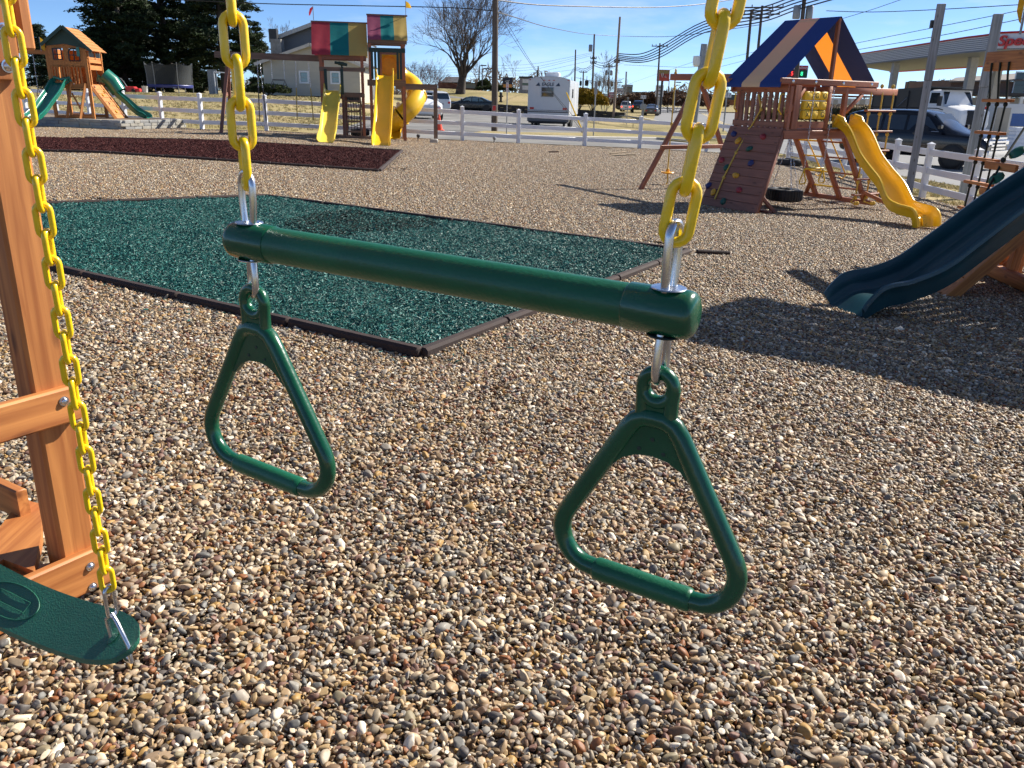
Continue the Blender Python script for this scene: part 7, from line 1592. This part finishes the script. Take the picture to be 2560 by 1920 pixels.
def wire(label, pts, r, group='overhead cables', m=WIRE):
    """pts: (u, v, Y) in order"""
    P = [at(u, v, Y) for u, v, Y in pts]; Q = []
    for i in range(len(P)-1):
        for f in (0, .2, .4, .6, .8):
            p0, p1_, p2_, p3_ = (P[max(0, min(len(P)-1, i+k))] for k in (-1, 0, 1, 2)); Q.append(.5*(2*p1_+(-p0+p2_)*f+(2*p0-5*p1_+4*p2_-p3_)*f*f+(-p0+3*p1_-3*p2_+p3_)*f**3))
    Q.append(P[-1]); o = Q[0]; return tag(obj('power_line', MB().tube([q-o for q in Q], r, 5), m, None, tuple(o)), label, 'cable', group)
wire('cable running left from the brown pole past the yellow pennant', [(300, -8, 44), (629, 8, 44), (880, 14, 43), (1120, 19, 42), (1236, 27, 42)], .022)
wire('upper cable from the brown pole towards the right trapeze chain', [(1240, 0, 42), (1344, 12, 46), (1500, 17, 50), (1640, 18, 55), (1765, 9, 60), (1900, -14, 64)], .03)
wire('sagging cable from the brown pole down to the pole with a transformer', [(1238, 29, 42), (1290, 44, 52), (1380, 70, 75), (1486, 87, 112), (1640, 92, 120), (1730, 86, 110), (1900, 62, 90)], .03)
for k in range(5): wire(('top','second','middle','fourth','lowest')[k]+' heavy cable of the bundle rising from the tan pole to the upper right', [(1545, 134+k*4, 80), (1600, 138+k*4.5-(k == 0)*3, 80), (1655, 113+k*7, 78), (1760, 54+k*7, 72), (1907, 18+k*9, 66), (2000, -14+k*9, 60), (2200, -70+k*9, 52)], .045, 'heavy cable bundle')
for k in range(3): wire(('top','middle','lowest')[k]+' cable sagging between the tan pole and the transformer pole', [(1486, 152+k*6, 112), (1505, 158+k*6, 105), (1525, 152+k*6, 95), (1545, 138+k*5, 80)], .035, 'cables beside the tan pole')
for k in range(3): wire(('top','middle','lowest')[k]+' cable sagging between the plain pole and the transformer pole', [(1408, 192+k*2, 160), (1424, 185+k*2, 150), (1438, 168+k*4, 135), (1460, 173+k*4, 125), (1484, 158+k*5, 112)], .03, 'cables right of the camper')
for k, (v0, v1) in enumerate(((164, 131), (172, 134), (178, 138), (186, 150), (190, 168))): wire(('topmost','second','third','fourth','lowest')[k]+' thin far cable left of the transformer pole', [(1000, v0+6, 150), (1240, v0, 130), (1330, v0-4, 122), (1420, (v0*.45+v1*.55)-2, 116), (1482, v1, 112)], .014, 'thin far cables')
wire('upper guy wire slanting from the brown pole towards the fence', [(1238, 6, 42), (1340, 175, 42), (1453, 325, 42)], .010, 'guy wires'); wire('lower guy wire slanting from the brown pole, running beside the yellow sleeve', [(1239, 26, 42.3), (1335, 172, 42.1), (1440, 300, 41.9), (1462, 345, 41.8)], .010, 'guy wires')
wire('yellow guard sleeve on the guy wire beside the camper', [(1416, 231, 42), (1454, 322, 42)], .035, 'yellow guy guard', YELT)
wire('cable crossing behind the grey posts, upper of three', [(2066, 27, 60), (2180, 30, 56), (2340, 24, 52), (2560, 11, 48), (2700, 2, 46)], .022)
wire('cable rising to the right behind the grey posts, middle of three', [(2100, 118, 80), (2136, 109, 76), (2340, 68, 64), (2560, 24, 55), (2700, -4, 50)], .022); wire('cable rising to the right behind the grey posts, lowest of three', [(2100, 134, 80), (2140, 125, 76), (2345, 90, 64), (2560, 46, 55), (2700, 18, 50)], .024)
wire('thin cable from the canopy ridge to the upper edge', [(2108, 46, 70), (2180, 24, 66), (2256, -2, 62), (2330, -26, 60)], .02)
wire('signal span wire with red lights', [(1440, 194, 150), (1490, 204, 150), (1530, 206, 150), (1560, 196, 150)], .03)
for vv, uu in ((150, 1800), (166, 1804)): wire(('upper' if vv < 160 else 'lower')+' service cable behind the redwood swing beam', [(uu, vv, 90), (1876, vv-18, 84), (1990, vv-44, 62)], .016, 'service cables')
wire('low cable passing the red fast food sign', [(1560, 162, 120), (1700, 168, 110), (1742, 166, 66)], .02); wire('thin cable slanting up from the queue of cars', [(1566, 212, 180), (1640, 186, 130), (1742, 152, 66)], .012)
# ---- signs
def zs(x, y): return (1300+x*.18083, 160+y*.18083)
def sign(label, uvA, uvB, Y, m, post=True, name='sign', th=.12, pr=.07, pm=METAL, cat='sign', pfoot=None, edge=None):
    a = at(*uvA, Y); b = at(*uvB, Y); c = (a+b)/2; z0 = terr(c[0], Y); t = thing(name, label, cat, (c[0], Y, z0)); W_, H_ = abs(b[0]-a[0]), a[2]-b[2]
    obj('board', MB().obox((0, 0, c[2]-z0), (1, 0, 0), (0, 0, 1), (0, 1, 0), W_/2, H_/2, th/2, .03), m, t)
    if edge: obj('rim', MB().box((0, .02, c[2]-z0), W_+.1, th*.7, H_+.1), edge, t)
    if post: obj('post', MB().tube([(0, th/2+pr*1.02, -.1), (0, th/2+pr*1.02, c[2]-z0+H_*.3)], pr, 8), pm, t)
    return t, W_, H_, c[2]-z0
NAVYS = mat('sign_navy', (.012, .015, .035), .4); ORS = mat('sign_orange', (.55, .24, .04), .45); SIGNW = mat('sign_white', (.62, .63, .66), .45); SIGNB = mat('sign_blue', (.03, .05, .17), .45); GRNS = mat('sign_green', (.0, .13, .075), .45); SIGNG = mat('sign_grey_blue', (.16, .20, .27), .5)
t, W_, H_, zc = sign('dark navy and orange fast food sign on a pole behind the camper', (1258, 194), (1280, 219), 108, NAVYS, edge=DKMET)
obj('orange_panel', MB().box((0, -.075, zc-H_*.33), W_*.96, .03, H_*.32), ORS, t); obj('swoosh', MB().tube([(-.32, -.08, zc+.12), (-.1, -.08, zc+.2), (.25, -.08, zc+.28), (.05, -.08, zc+.1), (-.2, -.08, zc+.02), (.1, -.08, zc+.06)], .03, 5), SIGNW, t)
t, W_, H_, zc = sign('narrow white no parking sign on a post in front of the camper', (1265.5, 206.5), (1271, 231), 39.7, SIGNW, th=.012, pr=.025)
for k, (zz, hh_) in enumerate(((.17, .05), (.08, .05), (-.0, .09), (-.12, .04), (-.18, .03))): text('red_lettering', ('NO', 'PARK', 'ING', 'ANY', 'TIME')[k], REDP, t, (0, -.009, zc+zz*H_/.5), .065 if k != 2 else .07, ext=.001) if False else obj('red_print', MB().box((0, -.0085, zc+zz*H_/.5), .055, .003, hh_*.55), REDP, t)
t, W_, H_, zc = sign('tall shopping plaza sign behind the left edge of the camper', (1299, 193), (1330, 240), 150, mat('plaza_grey', (.26, .25, .26), .6), th=.6, pr=.2)
obj('cap', MB().box((0, 0, zc+H_/2), W_*1.12, .9, .3), DKMET, t); obj('panel', MB().box((.15, -.32, zc+H_*.30), W_*.68, .06, H_*.20), SIGNW, t); obj('green_strip', MB().box((.15, -.32, zc+H_*.14), W_*.68, .06, H_*.05), GRNS, t); obj('panel', MB().box((0, -.32, zc-H_*.06), W_*.55, .06, H_*.22), SIGNW, t); obj('red_patch', MB().box((W_*.36, -.33, zc+.05), W_*.14, .06, H_*.16), REDP, t)
t, W_, H_, zc = sign('pair of small yellow boards on the grass mound left of the camper', (1284, 233), (1295, 246), 104, mat('yellow_board', (.52, .44, .16), .5), post=False); obj('dark_print', MB().box((0, -.075, zc), W_*.5, .02, H_*.5), DKMET, t); obj('leg', MB().box((0, .1, zc/2-.3), .1, .08, zc+.2), METAL, t)
obj('board', MB().obox((.95, 0, zc-.05), (1, 0, 0), (0, 0, 1), (0, 1, 0), W_/2, H_/2, .06, .03), MATS['yellow_board'], t); obj('dark_print', MB().box((.95, -.075, zc-.02), W_*.4, .02, H_*.4), DKMET, t); obj('leg', MB().box((.95, .1, zc/2-.3), .1, .08, zc+.2), METAL, t)
t, W_, H_, zc = sign('blue grey AVAILABLE sign behind the golden shrubs', zs(850, 360), zs(998, 500), 96, SIGNG, post=False, th=.3, edge=SIGNW)
obj('blue_band', MB().box((0, -.17, zc+H_*.02), W_*.94, .04, H_*.30), SIGNB, t); text('lettering', 'AVAILABLE', SIGNW, t, (0, -.2, zc+H_*.02), .26, ext=.01, sx=1.0); obj('print_line', MB().box((0, -.165, zc-H_*.22), W_*.75, .03, H_*.05).box((0, -.165, zc-H_*.33), W_*.6, .03, H_*.05), SIGNW, t)
for x in (-.5, .5): obj('post', MB().box((W_*x, .12, zc/2-.2), .14, .14, zc+H_/2+.6), SIGNW, t)
t, W_, H_, zc = sign('white key logo sign on a dark post above the queue of cars', zs(1335, 335), zs(1425, 415), 178, SIGNW, th=.4, pr=.22, pm=DKMET, edge=SIGNB)
kx = MB().tube([(-.75*W_/2.2, -.23, zc), (-.45*W_/2.2, -.23, zc+.3), (-.15*W_/2.2, -.23, zc), (-.45*W_/2.2, -.23, zc-.3)], .06, 5, closed=True); kx.tube([(-.15*W_/2.2, -.23, zc), (.8*W_/2.2, -.23, zc)], .06, 5); kx.tube([(.55*W_/2.2, -.23, zc), (.55*W_/2.2, -.23, zc-.25)], .06, 5); kx.tube([(.78*W_/2.2, -.23, zc), (.78*W_/2.2, -.23, zc-.25)], .06, 5); obj('key_emblem', kx, SIGNB, t)
t, W_, H_, zc = sign('magenta sign partly behind the tan pole', zs(1228, 388), zs(1305, 465), 150, MAGP, th=.3, pr=.12); obj('print_line', MB().box((0, -.17, zc+.1), W_*.8, .03, .18).box((0, -.17, zc-.2), W_*.6, .03, .12), SIGNW, t)
t, W_, H_, zc = sign('red and olive fast food sign with white script high on a post', (1644, 174), (1672, 203), 128, mat('food_red', (.40, .05, .03), .45, var=.25, vs_=1.5), th=.5, pr=.18, pm=DKMET); obj('olive_panel', MB().box((0, -.27, zc+H_*.30), W_*.9, .04, H_*.3), mat('food_olive', (.28, .20, .06), .5), t)
sc = MB(); sc.tube([(-.35, -.31, zc+.25), (-.15, -.31, zc-.3), (.0, -.31, zc+.1), (.1, -.31, zc-.28), (.25, -.31, zc+.02), (.3, -.31, zc-.28), (.45, -.31, zc-.2)], .05, 5); sc.tube([(-.1, -.31, zc+.35), (-.05, -.31, zc+.0)], .05, 5); obj('script', sc, SIGNW, t)
t, W_, H_, zc = sign('white stacked tenant sign under the red fast food sign', (1640, 213), (1657, 242), 135, SIGNW, th=.4, pr=.15); 
for k, zz in enumerate((.30, .02, -.30)): obj('grey_print', MB().box((0, -.22, zc+H_*zz), W_*(.3, .6, .55)[k], .03, H_*(.16, .14, .10)[k]), GREYB, t)
def lanes(label, A_, B_, Y):
    t, W_, H_, zc = sign(label, A_, B_, Y, SIGNW, th=.04, pr=.05)
    for k in (-1, 0, 1):
        x = k*W_*.3; mb = MB(); mb.tube([(x, -.03, zc-H_*.3), (x, -.03, zc), (x+k*W_*.10, -.03, zc+H_*.2)], W_*.025, 4); hx = x+k*W_*.10
        mb.prism([(-W_*.06, 0), (W_*.06, 0), (0, H_*.18)], (hx, -.03, zc+H_*.16), (1, 0, 0), (0, 0, 1), (0, -1, 0), .01); obj('arrow', mb, INK, t)
lanes('white lane arrow sign beside the queue of cars', (1602, 238), (1615, 247), 122); lanes('white lane arrow sign between the chain and the redwood tower', (1807, 231), (1828, 244), 60)
t, W_, H_, zc = sign('green street name sign behind the redwood beam', (1795, 206), (1816.5, 217.5), 58, GRNS, th=.03, pr=.04); text('lettering', 'NE', SIGNW, t, (.06, -.02, zc), .26, ext=.004)
t, W_, H_, zc = sign('grey back of a tall narrow road sign in front of the camper shrubs', (1486.5, 204.5), (1493, 236), 43, METAL, th=.02, pr=.03)
t, W_, H_, zc = sign('slim grey sign post left of the mail box', (1569, 243), (1571.5, 248), 70, METAL, th=.03, pr=.03)
t, W_, H_, zc = sign('gas price sign with a red and a green digit under the blue canopy', (1962, 163), (2016, 195), 66, mat('price_black', (.025, .03, .03), .4), th=.3, pr=.16, pm=DKMET)
obj('red_panel', MB().box((0, -.16, zc+H_*.33), W_*.97, .04, H_*.30), REDP, t); text('lettering', 'Speedway', SIGNW, t, (.25, -.19, zc+H_*.33), .30, ext=.005, shear=.15)
LEDR = mat('led_red', (.3, .01, .01), .4, emit=(1, .05, .05), es=1.4); LEDG = mat('led_green', (.0, .2, .08), .4, emit=(.05, 1, .4), es=1.2)
obj('digit_panel', MB().box((-.42, -.16, zc-H_*.18), .72, .03, .46), mat('panel_red', (.2, .01, .015), .5), t); obj('digit_panel', MB().box((.48, -.16, zc-H_*.18), .72, .03, .46), mat('panel_green', (.0, .07, .03), .5), t)
text('digit', '5', LEDR, t, (-.30, -.19, zc-H_*.18), .38, ext=.003); text('digit', '8', LEDG, t, (.42, -.19, zc-H_*.18), .38, ext=.003)
a = T(2180, 378); t, W_, H_, zc = sign('small white NOW sign behind the fence and the rope ladder', (2163, 343.5), (2204, 357), a[1]*.92, SIGNW, th=.02, pr=.02); text('lettering', 'NOW', SIGNB, t, (0, -.014, zc), .15, ext=.002, offset=.004)
t, W_, H_, zc = sign('red and white striped marker behind the redwood beam', (1796, 222), (1801, 242), 56, REDP, th=.03, pr=.03)
def signal(label, u0, v0, u1, v1, Y, lit, grp=None):
    a = at(u0, v0, Y); b = at(u1, v1, Y); c = (a+b)/2; H_ = a[2]-b[2]; W_ = b[0]-a[0]; t = thing('traffic_light', label, 'traffic light', (c[0], Y, b[2]), 0, grp)
    obj('housing', MB().obox((0, 0, H_/2), (1, 0, 0), (0, 0, 1), (0, 1, 0), W_/2, H_/2, .18, .05), DKMET, t)
    for k, z in enumerate((.8, .5, .2)):
        obj('lens', MB().lathe([(.16, 0), (.15, .03), (.0001, .06)], (0, -.18, H_*z), (0, -1, 0), 12), (REDLIT if (lit and k == 0) else DKMET), t); obj('visor', MB().lathe([(.19, 0), (.19, .22)], (0, -.18, H_*z), (0, -1, 0), 12), DKMET, t)
    obj('hanger', MB().tube([(0, 0, H_), (0, 0, H_+.6)], .04, 5), DKMET, t)
signal('lit red traffic light, left of the two', *zs(1080, 236), *zs(1112, 306), 150, True); signal('lit red traffic light beside the tan pole', *zs(1258, 246), *zs(1282, 312), 150, True)
signal('dark traffic light facing away, beside the transformer pole', *zs(898, 226), *zs(945, 302), 130, False); signal('dark traffic light seen from the side', *zs(828, 236), *zs(846, 300), 140, False); signal('dark traffic light above the camper corner', *zs(700, 230), *zs(730, 272), 145, False); signal('dark traffic light in front of the two-transformer pole', *zs(1203, 240), *zs(1222, 302), 148, False)
# mail box, retaining wall, guard stump
q = T(1604, 316); t = thing('mail_box', 'grey mail box on a thick post at the road edge', 'mail box', (q[0], q[1], terr(q[0], q[1]))); zt_ = at(1606, 262, q[1])[2]-terr(q[0], q[1])
obj('post', MB().box((0, 0, zt_*.42), .17, .17, zt_*.88), METAL, t); obj('box', MB().prism([(-.2, 0), (.24, 0), (.24, .30), (.15, .40), (-.12, .40), (-.2, .30)], (0, -.35, zt_*.80), (1, 0, 0), (0, 0, 1), (0, 1, 0), .7), METAL, t)
rw = thing('retaining_wall', 'low dark block retaining wall along the foot of the grass mound', 'wall', (-1.5, 88.0, terr(-1.5, 87))); o = np.array(rw.location)
bm_ = MB().box((0, 0, 0), .86, .35, .285, .02).mesh('block', DKST, 30)
pa, pb2 = np.array([-9.5, 90.0]), np.array([10.2, 80.2]); L = np.linalg.norm(pb2-pa); d = (pb2-pa)/L; n = int(L/.9)
for c in range(3):
    for k in range(n):
        if c == 2 and k % 9 in (7, 8): continue
        p = pa+d*((k+.5+(.5 if c % 2 else 0))*.9); z = -.036*p[0]*(1 if p[0] < 10 else 1)+.15+c*.29
        link('block', bm_, rw, mat=Matrix.Translation(Vector((p[0]-o[0]+random.uniform(-.02, .02), p[1]-.7-o[1]+random.uniform(-.03, .03), z-o[2]))) @ Matrix.Rotation(math.atan2(d[1], d[0])+random.uniform(-.03, .03), 4, 'Z'))
q = T(1252, 255); t = thing('hydrant', 'small dark hydrant on the grass mound beside the brown pole', 'hydrant', (q[0], q[1], terr(q[0], q[1]))); obj('barrel', MB().lathe([(.2, 0), (.2, .1), (.13, .12), (.13, .75), (.17, .78), (.15, .95), (.0001, 1.05)], (0, 0, 0), n=12), BLACK, t); obj('outlet', MB().lathe([(.07, -.25), (.07, .25)], (0, 0, .6), (1, 0, 0), 8), BLACK, t)
# ---- trampoline and yard things, far left
q = at(427, 224, 84); zt0 = terr(q[0], 84); t = thing('trampoline', 'blue trampoline with a dark safety net in front of the big evergreen', 'trampoline', (q[0], 84, zt0)); R_ = 2.05; hz_ = at(427, 212, 84)[2]-zt0
obj('pad', MB().lathe([(R_*.82, hz_), (R_, hz_), (R_+.04, hz_-.06), (R_, hz_-.26), (R_*.82, hz_-.04)], (0, 0, 0), n=36), BLUEP, t); obj('mat', MB().lathe([(.0001, hz_-.03), (R_*.83, hz_-.02)], (0, 0, 0), n=36), BLACK, t)
for k in range(6):
    a = 2*math.pi*k/6+.2; c = np.array([math.cos(a)*R_, math.sin(a)*R_, 0]); obj('leg', MB().tube([c, c+np.array([0, 0, hz_-.1])], .04, 6), BLUEP if k == 4 else METAL, t); obj('net_pole', MB().tube([c+np.array([0, 0, hz_-.1]), c*1.0+np.array([0, 0, hz_+.9]), c*1.05+np.array([0, 0, hz_+2.0])], .03, 6), METAL, t)
NET = mat('safety_net', (.02, .025, .028), .8, alpha=.85)
rows = []
for f in np.linspace(0, 1, 7): rows.append([(math.cos(2*math.pi*k/48)*R_*(.98+.05*f-.04*math.sin(math.pi*f)), math.sin(2*math.pi*k/48)*R_*(.98+.05*f-.04*math.sin(math.pi*f)), hz_+.02+f*(1.95-.25*abs(math.sin(3*(2*math.pi*k/48-.2))))) for k in range(48)])
obj('net', MB().grid(rows, closed=True), NET, t, smooth=60)
q = at(325, 222, 74); z_ = terr(q[0], 74); t = thing('toy_mower', 'red ride-on toy lying on the lawn left of the trampoline', 'toy', (q[0], 74, z_)); obj('body', MB().obox((0, 0, .25), (1, 0, 0), (0, 1, 0), (0, 0, 1), .55, .3, .22, .12), REDP, t); obj('hood', MB().obox((.55, 0, .18), (1, 0, 0), (0, 1, 0), (0, 0, 1), .35, .25, .15, .1), REDP, t); obj('handle', MB().tube([(-.2, 0, .4), (-.5, 0, .9), (-.75, 0, 1.15)], .03, 6), METAL, t)
for x in (-.35, .4): obj('toy_wheel', MB().lathe([(.0001, -.36), (.15, -.36), (.15, .36), (.0001, .36)], (x, 0, .15), (0, 1, 0), 14), BLACK, t)
q = at(362, 222, 76); z_ = terr(q[0], 76); t = thing('bucket', 'pale grey bucket standing on the lawn right of the red toy', 'bucket', (q[0], 76, z_)); obj('shell', MB().lathe([(.0001, .02), (.2, 0), (.25, .52), (.27, .54), (.24, .52), (.19, .05)], (0, 0, 0), n=16), SIGNW, t); obj('bail', MB().tube([(.26, 0, .45), (.2, .1, .25), (0, .28, .2), (-.2, .1, .25), (-.26, 0, .45)], .012, 5), METAL, t)
q = at(548, 230, 70); z_ = terr(q[0], 70); t = thing('pipe_frame', 'white pipe frame on the lawn left of the brown swing leg', 'frame', (q[0], 70, z_)); obj('upright', MB().tube([(-.25, 0, 0), (-.3, 0, 1.7)], .04, 8), WHITE, t); obj('upright', MB().tube([(.75, 0, 0), (.75, 0, 1.65)], .04, 8), WHITE, t); obj('crosspiece', MB().tube([(-.3, 0, 1.7), (.75, 0, 1.65)], .04, 8), WHITE, t)
q = at(534, 228, 71); z_ = terr(q[0], 71); t = thing('board_screen', 'grey weathered board standing beside the white pipe frame', 'screen', (q[0], 71, z_))
for k in range(3): obj('plank', MB().box((-.25+k*.25, 0, .95), .235, .05, 1.9), GREYW, t)
# ---- scraps on the gravel
def scrap(label, u, v, L, ang, m=RAWW, wd=.09, group=None, z=.03):
    q = T(u, v); a = np.array([math.cos(ang), math.sin(ang), 0])*L/2; c = np.array([0, 0, z]); tag(obj('wood_scrap', MB().beam(c-a, c+a+np.array([0, 0, .02]), wd, .04, bev=.004), m, None, tuple(q)), label, 'wood scrap', group)
scrap('pale lumber offcut leaning on a shorter one near the fence', 1545, 387, .62, .35, z=.06); scrap('short thick lumber offcut under the leaning one', 1546, 390.5, .48, -.05, wd=.12); scrap('pale lumber offcut lying alone right of the other two', 1571, 389.5, .50, -.08); scrap('dark stick on the gravel left of the lumber offcuts', 1384, 382.5, .34, .1, BROWNW, .05); scrap('thin pale stick close to the back fence', 1516, 372.5, .40, .05, RAWW, .05)
for u, v, lab in ((1045, 352, 'small dark ground spike by the end post of the brown play set'), (1235, 357, 'small grey ground light near the back fence')):
    q = T(u, v); t = thing('ground_light', lab, 'ground light', (q[0], q[1], terr(q[0], q[1]))); obj('spike', MB().tube([(0, 0, -.02), (0, 0, .12)], .02, 6), DKMET, t); obj('head', MB().lathe([(.0001, 0), (.05, .0), (.07, .06), (.05, .1), (.0001, .11)], (0, 0, .12), (.3, -.2, 1), 10), DKMET if 'dark' in lab else METAL, t)
q = T(1085, 357); tag(obj('sandbag', MB().obox((0, 0, .06), (1, 0, 0), (0, 1, 0), (0, 0, 1), .14, .10, .07, .05), BEIGE, None, tuple(q)), 'small pale stone beside the end post of the brown play set', 'stone')
